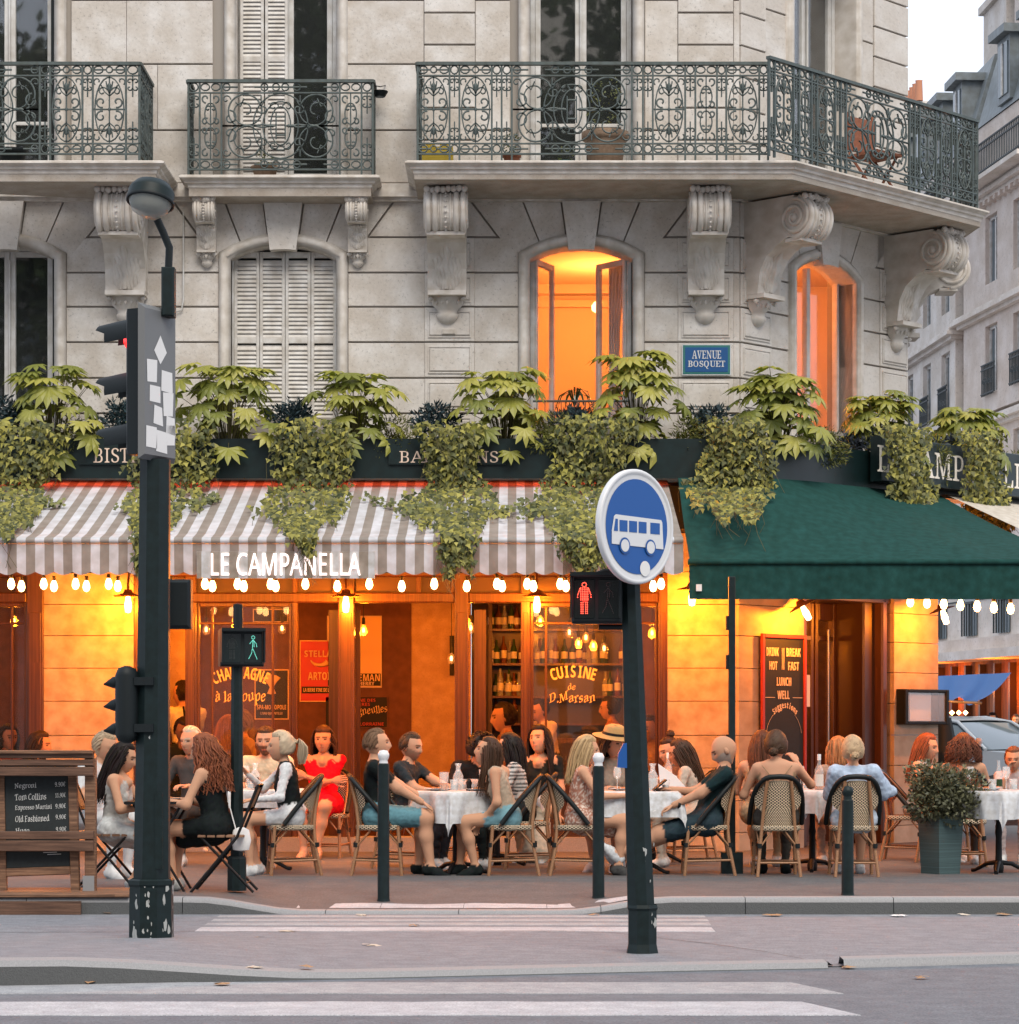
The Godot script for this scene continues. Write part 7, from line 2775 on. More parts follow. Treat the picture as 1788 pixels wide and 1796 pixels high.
func glassware(kind: String, label: String, at: Vector3) -> void:
	var o := thing({"carafe": "water_carafe", "beer": "beer_glass", "tumbler": "tumbler", "wine": "wine_glass", "bottle": "wine_bottle", "mill": "pepper_mill", "plate": "dinner_plate", "basket": "bread_basket", "soda": "water_bottle"}[kind], label, "glass" if kind in ["beer", "tumbler", "wine"] else {"carafe": "carafe", "bottle": "bottle", "mill": "pepper mill", "plate": "plate", "basket": "basket", "soda": "bottle"}[kind], at)
	var m := MB.new()
	match kind:
		"carafe":
			m.lathe([[0, 0], [.045, 0], [.045, .12], [.02, .17], [.02, .2], [.032, .225], [.029, .225], [.017, .2], [.017, .17], [.041, .12], [.041, .006], [0, .006]], 16)
			part("glass_body", m, "clear_glass", o)
			m = MB.new(); m.lathe([[0, .007], [.040, .007], [.040, .1], [0, .1]], 14)
			part("water", m, "water_in_glass", o)
		"beer":
			m.lathe([[0, 0], [.033, 0], [.041, .155], [.038, .155], [.030, .008], [0, .008]], 16)
			part("glass_body", m, "clear_glass", o)
			m = MB.new(); m.lathe([[0, .009], [.0295, .009], [.033, .065], [0, .065]], 14)
			part("beer", m, "beer", o)
		"tumbler":
			m.lathe([[0, 0], [.032, 0], [.036, .095], [.033, .095], [.029, .008], [0, .008]], 14)
			part("glass_body", m, "clear_glass", o)
			m = MB.new(); m.lathe([[0, .009], [.0285, .009], [.03, .05], [0, .05]], 12)
			part("water", m, "water_in_glass", o)
		"wine":
			m.lathe([[0, 0], [.032, .002], [.005, .01], [.004, .09], [.03, .115], [.036, .15], [.028, .2], [.026, .2], [.033, .15], [.027, .118], [0, .1]], 14)
			part("glass_body", m, "clear_glass", o)
		"bottle":
			m.lathe([[0, 0], [.038, 0], [.038, .17], [.014, .22], [.0135, .29], [.0155, .292], [.0155, .3], [0, .3]], 14)
			part("glass_body", m, "clear_glass", o)
			m = MB.new(); m.lathe([[0, .002], [.0365, .002], [.0365, .05], [0, .05]], 12)
			part("wine", m, "food", o)
			m = MB.new(); m.lathe([[.0385, .03], [.0385, .13]], 14)
			part("paper_label", m, "label_paper", o)
			m = MB.new(); m.lathe([[.016, .25], [.016, .302], [0, .303]], 12)
			part("capsule", m, "sign_white", o)
		"soda":
			m.lathe([[0, 0], [.033, 0], [.033, .12], [.012, .2], [.012, .25], [0, .25]], 12)
			part("glass_body", m, "clear_glass", o)
			m = MB.new(); m.lathe([[.0335, .03], [.0335, .09]], 12)
			part("paper_label", m, "wine_glass_green", o)
		"mill":
			m.lathe([[0, 0], [.026, 0], [.02, .04], [.026, .07], [.018, .085], [.012, .1], [0, .105]], 12)
			part("mill_body", m, "black", o)
		"plate":
			m.lathe([[0, .004], [.07, .004], [.115, .018], [.118, .016], [.07, 0], [0, 0]], 24)
			part("dish", m, "sign_white", o)
			m = MB.new()
			for i in 7:
				m.lathe([[0, 0], [.022, .004], [.018, .018], [0, .024]], 7, V(R(-.045, .045), .006, R(-.045, .045)))
			part("meal", m, "food", o)
		"basket":
			m.lathe([[0, 0], [.08, 0], [.1, .06], [.095, .06], [.075, .008], [0, .008]], 18)
			part("basket", m, "rattan", o)
			m = MB.new()
			for i in 5:
				m.lathe([[0, 0], [.03, .01], [.03, .035], [0, .05]], 8, V(R(-.04, .04), .03, R(-.04, .04)))
			part("bread", m, "pale_pot", o)

func furniture() -> void:
	var y := PAVE
	for q in [["wicker chair under the ponytailed woman in the black vest", 512, 4.3, -80], ["wicker chair under the woman in the red dress", 574, 1.35, -12], ["wicker chair under the man in denim shorts", 666, 4.3, 92], ["wicker chair under the man in the dark grey shirt", 705, 3.2, 80], ["wicker chair under the woman in the tan top", 897, 4.3, -90], ["wicker chair under the woman in the striped top", 925, 3.4, -92], ["wicker chair under the leaning dark-haired man", 822, 2.2, -10], ["wicker chair under the woman in the flowered dress", 1012, 4.3, 92], ["wicker chair under the bald man", 1238, 4.3, -90], ["wicker chair under the woman with the bare back", 1362, 4.45, 180], ["wicker chair under the woman in the pale blue shirt", 1497, 4.45, 180], ["wicker chair under the woman with the high bun", 1208, 2.0, -80]]:
		rattan_chair(q[0], V(wx(q[1], q[2]), y, q[2]), q[3])
	for q in [["wicker chair with reddish light painted in, under the red-haired girl", 1592, 1.9, 75], ["wicker chair with reddish light painted in, under the curly-haired woman in black straps", 1690, 2.9, 178], ["empty wicker chair with reddish light painted in, behind the square planter", 1655, 2.2, 150]]:
		rattan_chair(q[0], V(wx(q[1], q[2]), y, q[2]), q[3], "weave_lit_red")
	folding_chair("black folding chair under the curly-haired woman in black", V(wx(392, 6.5), y, 6.5), -90)
	folding_chair("black folding chair under the woman in the white dress", V(wx(193, 6.3), y, 6.3), 90)
	var ft := thing("folding_table", "small black folding table behind the tall pole", "table", V(wx(283, 6.4), y, 6.4))
	part("tabletop", boxm(V(-.24, .655, -.28), V(.24, .675, .28)), "black", ft)
	for s in [-1, 1]:
		var m := MB.new()
		m.tube([V(-.2, 0, s * .22), V(.18, .655, s * .22)], .011, 5)
		part("leg", m, "black", ft)
		m = MB.new()
		m.tube([V(.2, 0, s * .2), V(-.18, .655, s * .2)], .011, 5)
		part("leg", m, "black", ft)
	for q in [["white cloth between the man in denim shorts and the woman in tan", 800, 4.15, 38, .27, .27], ["white cloth in front of the bald man, behind the sign post", 1122, 4.1, -4, .33, .22], ["white cloth hanging in a point in front of the woman with the bare back", 1425, 3.7, 45, .30, .20], ["white cloth with a hanging corner at the right edge", 1752, 4.0, 38, .33, .24], ["white cloth on the table of the bearded man", 462, 3.5, 0, .33, .16], ["white cloth in front of the leaning dark-haired man", 872, 2.75, 3, .33, .16], ["white cloth in front of the woman with the high bun", 1150, 2.3, 3, .33, .16]]:
		cloth_table(q[0], V(wx(q[1], q[2]), y, q[2]), q[3], q[4], q[5])
	var t := y + .70
	for q in [["beer", "half-full beer glass on the table of the man in denim shorts", 779, 4.2], ["tumbler", "water tumbler right of the beer glass", 797, 4.3], ["tumbler", "water tumbler behind the pepper mill", 812, 4.1], ["carafe", "glass water carafe on the table of the man in denim shorts", 804, 3.95], ["mill", "black pepper mill on the table beside the carafe", 823, 4.2], ["tumbler", "empty tumbler at the woman in tan", 832, 4.0], ["plate", "plate of food in front of the leaning dark-haired man", 862, 2.85], ["carafe", "water carafe behind the sign post", 1145, 4.05], ["basket", "bread basket on the table right of the sign post", 1160, 2.45], ["tumbler", "small tumbler near the bald man", 1168, 4.2], ["bottle", "pale wine bottle between the two back-turned women", 1437, 3.85], ["tumbler", "tumbler left of the wine bottle", 1415, 3.75], ["wine", "wine glass beside the woman with the bare back", 1405, 3.8], ["wine", "tall wine glass behind the square planter's shrub", 1702, 4.1], ["tumbler", "tumbler at the right edge table", 1741, 4.1], ["soda", "clear water bottle at the right edge table", 1752, 3.9], ["tumbler", "drinking glass at the far right", 1778, 4.0], ["carafe", "carafe on the bearded man's table", 448, 3.6], ["wine", "wine glass in front of the bearded man", 432, 3.55], ["tumbler", "amber drink on the bearded man's table", 440, 3.7], ["basket", "bread basket on the bearded man's table", 466, 3.5], ["plate", "plate on the folding table behind the tall pole", 290, 6.4], ["plate", "plate in front of the man in denim shorts", 768, 4.1], ["plate", "plate in front of the woman in tan", 842, 4.2], ["plate", "plate left of the sign post", 1092, 4.1], ["wine", "wine glass left of the sign post", 1083, 4.2], ["plate", "plate beside the wine bottle", 1448, 3.7], ["plate", "plate on the table at the right edge", 1735, 4.0], ["wine", "second wine glass at the right edge table", 1765, 4.1], ["beer", "beer glass in front of the leaning dark-haired man", 848, 2.7], ["bottle", "wine bottle in front of the woman with the high bun", 1172, 2.35], ["tumbler", "tumbler in front of the woman with the high bun", 1182, 2.4], ["mill", "pepper mill on the bearded man's table", 452, 3.7]]:
		glassware(q[0], q[1], V(wx(q[2], q[3]), (t if q[2] > 300 else y + .678), q[3]))

func sk(k: float) -> Color:
	return Color(.50, .275, .175).lerp(Color(.10, .05, .03), k)

func people() -> void:
	var y := PAVE
	var P := func(px: float, z: float, up := 0.0) -> Vector3: return V(wx(px, z), y + up, z)
	var brown := Color(.060, .030, .018); var dark := Color(.016, .011, .010); var blond := Color(.40, .27, .14); var red := Color(.21, .065, .03)
	var black := Color(.010, .013, .014); var white := Color(.52, .53, .54)
	# ---- left of the tall pole
	person("woman in a white dress with long black hair at the folding table", P.call(200, 6.3), {size = .84, yaw = 82, lean = .10, skin = sk(.05), top = Color(.40, .40, .38), bottom = Color(.50, .52, .52), sleeve = 0, legs = 0, skirt = true, neckline = 1, hair = "long", hair_col = dark, len = .36, hands = [V(.05, .70, .42), V(-.16, .70, .36)], nod = 16, shoe = white, feet = [V(.1, .09, .34), V(-.1, .09, .2)]})
	person("woman in black with long curly red hair, back turned, at the folding table", P.call(382, 6.5), {size = .89, yaw = -108, lean = .16, skin = sk(.05), top = black, bottom = black, sleeve = 0, legs = 0, skirt = true, neckline = 2, hair = "curly", hair_col = red, len = .30, hands = [V(.2, .72, .38), V(-.02, .72, .42)], nod = 8, shoe = Color(.35, .35, .34), feet = [V(.1, .09, .34), V(-.08, .09, .40)]})
	person("grey-blond person in a white shirt bending behind the plank fence", P.call(150, 4.6), {yaw = 60, lean = .35, male = true, skin = sk(.1), top = white, hair = "short", hair_col = Color(.36, .27, .18), nod = 20, cell = .026})
	person("person with a pale cap mostly hidden behind the curly red hair", P.call(345, 2.6), {yaw = -30, lean = .1, male = true, skin = sk(.2), top = Color(.05, .05, .05), hair = "short", hair_col = Color(.5, .42, .32), cell = .026})
	person("bearded man in a cream T-shirt facing the street", P.call(470, 2.75), {yaw = -6, lean = .12, male = true, skin = sk(.1), top = Color(.52, .41, .28), hair = "crop", hair_col = brown, beard = Color(.09, .04, .025), hairline = .62, hands = [V(.20, .72, .40), V(-.16, .74, .42)], nod = 4, bottom = Color(.06, .06, .07)})
	person("ponytailed ash-blond woman in a black vest over white sleeves", P.call(512, 4.3), {size = .90, yaw = -84, lean = .12, skin = sk(.0), top = black, arm = white, bottom = Color(.52, .54, .56), sleeve = 2, legs = 0, hair = "pony", hair_col = Color(.42, .33, .23), hands = [V(.18, .66, .34), V(-.02, .90, .40)], nod = 2, shoe = white, feet = [V(.1, .09, .36), V(-.1, .09, .30)]})
	person("woman in a red dress with folded arms looking at the camera", P.call(568, 1.3), {yaw = -8, lean = -.04, skin = sk(.12), top = Color(.62, .004, .018), bottom = Color(.62, .004, .018), sleeve = 1, legs = 0, skirt = true, neckline = 1, hair = "long", hair_col = brown, len = .24, hairline = .58, hands = [V(-.13, .78, .20), V(.14, .74, .22)], elbow = V(0, -1, -.2), hand_dir = V(0, 0, -.4), palm = V(0, 0, -1), nod = 2, shoe = sk(.15), feet = [V(.02, .10, .40), V(-.12, .09, .34)], extra = [[V(.10, .52, .30), V(.02, .30, .40), .09, .03, Color(.62, .004, .018), 2, black]]})
	# ---- middle table
	person("man in a black T-shirt and denim shorts seated in profile", P.call(662, 4.3), {size = .91, yaw = 92, lean = -.06, male = true, bulk = 1.12, skin = sk(.02), top = black, bottom = Color(.095, .21, .25), legs = 1, hair = "crop", hair_col = Color(.15, .085, .05), hands = [V(.06, .62, .46), V(-.14, .62, .40)], nod = -4, shoe = black, feet = [V(.12, .09, .36), V(-.12, .09, .46)]})
	person("man in a dark grey T-shirt behind the man in denim shorts", P.call(707, 3.2), {size = .89, yaw = 70, lean = .10, male = true, skin = sk(.12), top = Color(.022, .028, .032), bottom = Color(.02, .02, .025), hair = "crop", hair_col = Color(.07, .04, .025), beard = Color(.22, .13, .09), hands = [V(.02, .72, .52), V(-.20, .70, .46)], nod = 10, turn = -10})
	person("woman in a tan tank top and denim shorts leaning forward", P.call(893, 4.3), {size = .88, yaw = -90, lean = .30, skin = sk(.10), top = Color(.36, .285, .215), bottom = Color(.15, .29, .34), sleeve = 0, legs = 0, neckline = .6, hair = "long", hair_col = brown, len = .34, hands = [V(.12, .48, .24), V(-.1, .70, .30)], nod = -14, shoe = black, feet = [V(.1, .09, .30), V(-.06, .09, .44)]})
	person("woman in a striped top with long dark hair behind the woman in tan", P.call(918, 3.4), {size = .89, yaw = -95, lean = .18, skin = sk(.08), top = Color(.46, .45, .43), bottom = black, prints = {Color(.46, .45, .43): [Color(.03, .03, .03), "stripes"]}, hair = "long", hair_col = dark, len = .36, nod = 2})
	person("dark-haired man in black leaning over his plate", P.call(826, 2.3), {yaw = 18, lean = .48, male = true, skin = sk(.2), top = Color(.012, .011, .011), bottom = black, hair = "tousled", hair_col = dark, thick = .024, hands = [V(.02, .74, .46), V(-.18, .74, .46)], nod = 12, turn = 45})
	person("woman with long wavy dark hair and black top looking up", P.call(948, 1.9), {yaw = -14, lean = .0, skin = sk(.10), top = black, bottom = Color(.45, .38, .28), neckline = 1.2, hair = "long", hair_col = dark, len = .34, thick = .024, hands = [V(.2, .42, .12), V(-.1, .6, .3)], nod = -10, turn = -18, tilt = 6, legs = 2, skirt = true, extra = [[V(.06, .5, .36), V(.06, .12, .42), .1, .14, Color(.45, .40, .32), 2, black]]})
	# ---- behind the sign post
	person("blond woman in a flowered sleeveless dress seated in profile", P.call(1015, 4.3), {size = .87, yaw = 90, lean = .08, bulk = 1.12, skin = sk(.02), top = Color(.33, .15, .105), bottom = Color(.33, .15, .105), prints = {Color(.33, .15, .105): [Color(.62, .52, .44), "flowers"]}, sleeve = 0, legs = 0, skirt = true, hair = "long", hair_col = blond, len = .28, hands = [V(.1, .74, .44), V(-.16, .72, .42)], nod = 6, shoe = Color(.05, .05, .05)})
	var hat := person("person in a straw hat with a dark band left of the sign post", P.call(1085, 3.5), {yaw = -22, lean = .15, skin = sk(.2), top = Color(.25, .2, .16), bottom = Color(.05, .06, .07), sleeve = 1, legs = 1, hair = "long", hair_col = brown, len = .3, nod = 12, turn = 60, shoe = white, hands = [V(.1, .72, .35), V(-.15, .72, .35)]})
	var m := MB.new()
	m.lathe([[0, .10], [.05, .11], [.085, .09], [.098, .04], [.10, .025], [.17, .012], [.175, .016], [.10, .035]], 26, V(0, .03, -.005))
	part("straw_hat", m, "straw", hat, last_head)
	m = MB.new()
	m.lathe([[.1025, .03], [.101, .055]], 26, V(0, .03, -.005))
	part("hat_band", m, "black", hat, last_head)
	person("woman with her hair in a high bun, chin lowered", P.call(1206, 2.0), {size = .88, yaw = -62, lean = .34, skin = sk(.22), top = Color(.10, .06, .045), bottom = black, sleeve = 0, neckline = .6, hair = "top_bun", hair_col = Color(.045, .022, .014), hands = [V(.12, .74, .44), V(-.12, .74, .42)], nod = 16})
	person("woman with long brown hair between the bun and the bald man", P.call(1226, 3.1), {size = .86, yaw = -100, lean = .28, skin = sk(.15), top = Color(.42, .36, .30), hair = "long", hair_col = brown, len = .3, nod = 15})
	var bald := person("bald man in a black polo shirt leaning back with a cigarette", P.call(1240, 4.3), {size = .93, seat = .37, yaw = -88, lean = -.34, male = true, bulk = 1.12, legs = 1, toe = V(.1, .7, .8), knee = V(0, 1, .2), skin = sk(.12), top = Color(.010, .024, .027), bottom = Color(.022, .038, .048), hair = "bald", beard = Color(.30, .25, .22), hands = [V(.16, .58, .32), V(-.08, .72, .30)], nod = 26, shoe = Color(.50, .52, .54), feet = [V(.06, .17, .80), V(-.06, .12, .78)]})
	m = MB.new()
	m.box(V(-.1, -.006, -.07), V(.1, .006, .07))
	part("phone", m, "black", bald, Transform3D(Basis(Vector3.RIGHT, .7), V(-.02, .76, .40)))
	m = MB.new()
	m.tube([V(.15, .55, .44), V(.16, .53, .51)], .0045, 5)
	part("cigarette", m, "paper", bald)
	m = MB.new()
	m.lathe([[.036, -.012], [.038, 0], [.036, .012]], 12, V(.165, .60, .25), Basis(Vector3.RIGHT, 1.4))
	part("wrist_watch", m, "black", bald)
	# ---- corner tables
	var tan2 := Color(.30, .20, .12)
	person("woman with a bare back and crossed straps, back turned", P.call(1362, 4.45), {size = .90, yaw = 178, lean = .05, skin = sk(.04), top = tan2, bottom = Color(.05, .045, .04), sleeve = 0, neckline = 2, open_back = true, hair = "low_bun", hair_col = Color(.065, .036, .022), hands = [V(.22, .72, .34), V(-.20, .98, .30)], nod = 4, turn = -12, shoe = black, straps = [[[V(-.13, .96, -.10), V(0, .80, -.132), V(.11, .64, -.125)], .004, tan2], [[V(.13, .96, -.10), V(0, .80, -.132), V(-.11, .64, -.125)], .004, tan2]]})
	person("woman with long auburn hair behind the woman with the bare back", P.call(1336, 3.3), {size = .90, yaw = 168, lean = .08, skin = sk(.12), top = tan2, sleeve = 0, neckline = 1, hair = "long", hair_col = Color(.10, .035, .018), len = .34})
	person("blond woman in a loose pale blue shirt, back turned", P.call(1498, 4.45), {size = .87, yaw = 180, lean = .10, bulk = 1.1, skin = sk(.0), top = Color(.36, .44, .56), bottom = Color(.42, .48, .56), sleeve = 2, legs = 0, hair = "low_bun", hair_col = Color(.40, .28, .17), hands = [V(.16, .72, .40), V(-.30, .70, .34)], elbow = V(-.9, -.6, -.3), nod = 6, shoe = white, extra = [[V(-.17, .93, -.01), V(-.27, .74, .10), .075, .07, Color(.36, .44, .56), 2, white], [V(.17, .93, -.01), V(.2, .72, .1), .07, .065, Color(.36, .44, .56), 2, white]]})
	person("blond person with orange light painted into the hair, in front of the woman in the pale blue shirt", P.call(1474, 3.0), {size = .86, yaw = 186, lean = .1, skin = sk(.1), top = Color(.3, .2, .15), hair = "bob", hair_col = Color(.36, .15, .06), len = .14})  # blond hair; the orange lamplight on it is put into hair_col
	person("red-haired girl in a grey top by the end pier", P.call(1610, 1.9), {yaw = 62, lean = .12, skin = sk(.08), size = .88, top = Color(.25, .26, .26), sleeve = 0, neckline = .6, hair = "long", hair_col = red, len = .32, nod = 8})
	person("woman with thick wavy auburn hair and black straps, back turned", P.call(1690, 2.9), {size = .88, yaw = 170, lean = .06, skin = sk(.12), top = Color(.03, .025, .022), sleeve = 0, neckline = 1, hair = "curly", hair_col = Color(.12, .042, .024), len = .12})
	person("small child resting a cheek on one hand at the right edge", P.call(1780, 2.2), {yaw = -15, lean = .2, size = .80, skin = sk(.12), top = Color(.35, .3, .3), hair = "short", hair_col = Color(.16, .07, .04), hands = [V(.1, .74, .34), V(-.05, .98, .30)], nod = 12})
	# ---- inside the café
	person("waiter in a white shirt with dark braces standing inside", P.call(326, -.7, .02), {seat = 0.0, yaw = 215, male = true, skin = sk(.25), top = Color(.55, .50, .42), bottom = black, sleeve = 2, hair = "short", hair_col = dark, turn = 25, cell = .026, size = .95, straps = [[[V(.08, 1.42, -.10), V(.06, 1.2, -.13), V(.02, 1.0, -.12)], .012, black]]})
	person("dark-skinned man in a black jacket seated inside left", P.call(318, -.3, .02), {yaw = 20, lean = .2, male = true, skin = sk(.85), top = black, hair = "crop", hair_col = dark, nod = 25, cell = .026, size = 1.0})
	person("woman with straight amber hair seated behind the lettered window", P.call(398, -.6, .02), {yaw = 170, skin = sk(.2), top = Color(.2, .1, .06), hair = "long", hair_col = Color(.25, .11, .04), len = .3, cell = .026, size = 1.0})
	person("man in an ochre shirt behind the lettered window", P.call(432, -.9, .02), {yaw = -70, male = true, skin = sk(.3), top = Color(.4, .25, .1), hair = "short", hair_col = Color(.15, .1, .08), cell = .026, size = 1.05})
	person("man seated inside below the bottle shelves", P.call(895, -.9, .02), {yaw = -80, male = true, skin = sk(.35), top = Color(.22, .1, .05), hair = "short", hair_col = dark, cell = .026, size = 1.1})
	person("barman in a white shirt behind the cuisine lettering", P.call(968, -1.1, .02), {seat = 0.0, yaw = -60, lean = .25, male = true, skin = sk(.25), top = Color(.55, .45, .32), bottom = black, sleeve = 2, hair = "short", hair_col = dark, nod = 20, cell = .026, size = .86})
	person("person in a rust top behind the right of the cuisine window", P.call(1078, -1.0, .02), {seat = 0.0, yaw = -100, skin = sk(.3), top = Color(.35, .14, .06), bottom = black, hair = "short", hair_col = dark, cell = .026, size = .86})
	person("person with dark hair seated inside at the left edge", P.call(10, -.5, .02), {yaw = 40, skin = sk(.2), top = Color(.3, .08, .05), hair = "bob", hair_col = dark, cell = .026})
	person("person bending low inside beside the left post", P.call(30, .9), {yaw = 80, lean = .4, skin = sk(.2), top = black, hair = "bob", hair_col = Color(.03, .02, .015), cell = .026})
	person("person behind the right-hand pane next to the sign post", P.call(1145, -.6, .02), {yaw = -40, male = true, skin = sk(.3), top = Color(.3, .2, .16), hair = "short", hair_col = brown, cell = .026, size = 1.0})
	# ---- far down the side street
	person("young man in a white T-shirt standing far back by the shop", V(wx(1741, -40), 0, -40), {seat = 0.0, yaw = -10, male = true, size = .98, skin = sk(.35), top = Color(.55, .57, .6), bottom = black, hair = "tousled", hair_col = dark, cell = .035})
	person("woman in a pale green shirt standing far back at the right edge", V(wx(1783, -36), 0, -36), {seat = 0.0, yaw = -20, size = .95, skin = sk(.1), top = Color(.36, .45, .46), bottom = white, sleeve = 2, hair = "long", hair_col = brown, cell = .035})
	person("dark-haired person seated far back beside the parked car", V(wx(1750, -34), 0, -34), {yaw = 0, male = true, size = 1.1, skin = sk(.4), top = Color(.1, .1, .1), hair = "short", hair_col = dark, cell = .035})

func small_things() -> void:
	# bags
	var m := MB.new()
	var bag := thing("shoulder_bag", "small white shoulder bag hanging from the black folding chair", "bag", V(wx(427, 6.4), PAVE + .30, 6.55))
	m.lathe([[0, 0], [.06, .01], [.075, .08], [.06, .16], [.02, .18], [0, .18]], 14, Vector3.ZERO, Basis().scaled(V(1, 1, .45)))
	part("pouch", m, "paper", bag)
	m = MB.new()
	m.tube([V(-.04, .16, 0), V(-.1, .38, -.02), V(-.13, .55, -.04)], .005, 5)
	part("strap", m, "paper", bag)
	# papers and cards held at the middle tables
	m = MB.new()
	m.prism(PackedVector2Array([Vector2(-.14, -.08), Vector2(-.16, .12), Vector2(.0, .02), Vector2(.14, -.12)]), 0, .004)
	solo("menu_card", m, "paper", "open menu card leaning on the table of the bald man", "menu", V(wx(1185, 3.9), PAVE + .80, 3.9), -.5)
	# dry leaves and scraps
	var r2 := RandomNumberGenerator.new(); r2.seed = 11
	var n := 0
	var leaves := ([[452, 1646, "dry_leaf"], [305, 1656, "dry_leaf"], [349, 1664, "pale_leaf"], [503, 1634, "pale_leaf"], [431, 1669, "pale_leaf"], [448, 1698, "pale_leaf"], [536, 1696, "dry_leaf"], [157, 1724, "dry_leaf"], [391, 1727, "dry_leaf"], [652, 1659, "pale_leaf"], [727, 1624, "dry_leaf"], [635, 1606, "pale_leaf"], [1042, 1605, "dry_leaf"], [1350, 1606, "dry_leaf"], [1362, 1606, "dry_leaf"], [1757, 1604, "dry_leaf"], [1762, 1605, "dry_leaf"], [1615, 1715, "dry_leaf"], [1486, 1697, "dry_leaf"], [170, 1601, "dry_leaf"], [190, 1602, "dry_leaf"], [46, 1592, "dry_leaf"], [160, 1598, "dry_leaf"], [1690, 1605, "pale_leaf"], [118, 1598, "sticker"], [1574, 1607, "sticker"]])
	leaves.sort_custom(func(a, b): return a[0] < b[0])
	for q in leaves:
		var h := .008
		var d: float = LENS * (EYE - h) / (q[1] - PY)
		var z := DIST - d
		if z > 9.2 and z < 12.3 and q[0] < 1400:
			for it in 3:
				h = (.05 if q[0] < 600 else .032) * clampf((z - 9.1) / 3.0, 0, 1) + .006
				z = DIST - LENS * (EYE - h) / (q[1] - PY)
		m = MB.new()
		var c := V(0, .012, 0)
		var L := r2.randf_range(.04, .075)
		for k in 7:
			var a := TAU * k / 7; var b := TAU * (k + 1) / 7
			var ra := L * r2.randf_range(.5, 1.1); var rb := L * r2.randf_range(.5, 1.1)
			m.tri(c, V(cos(a) * ra, r2.randf_range(0, .012), sin(a) * ra), V(cos(b) * rb, r2.randf_range(0, .012), sin(b) * rb))
		solo("fallen_leaf" if q[2] != "sticker" else "paper_scrap", m, q[2], ("%s curled %s leaf on the street, counted from the left edge" % [ordinal(n + 1), "brown" if q[2] == "dry_leaf" else "pale"]) if q[2] != "sticker" else ("scrap of white paper in the gutter by the timber deck" if q[0] < 900 else "scrap of white paper in the gutter below the planter"), "leaf" if q[2] != "sticker" else "paper", V(wx(q[0], z), h, z), r2.randf() * TAU, "fallen leaves on the street" if q[2] != "sticker" else "paper scraps in the gutter")
		n += 1 if q[2] != "sticker" else 0
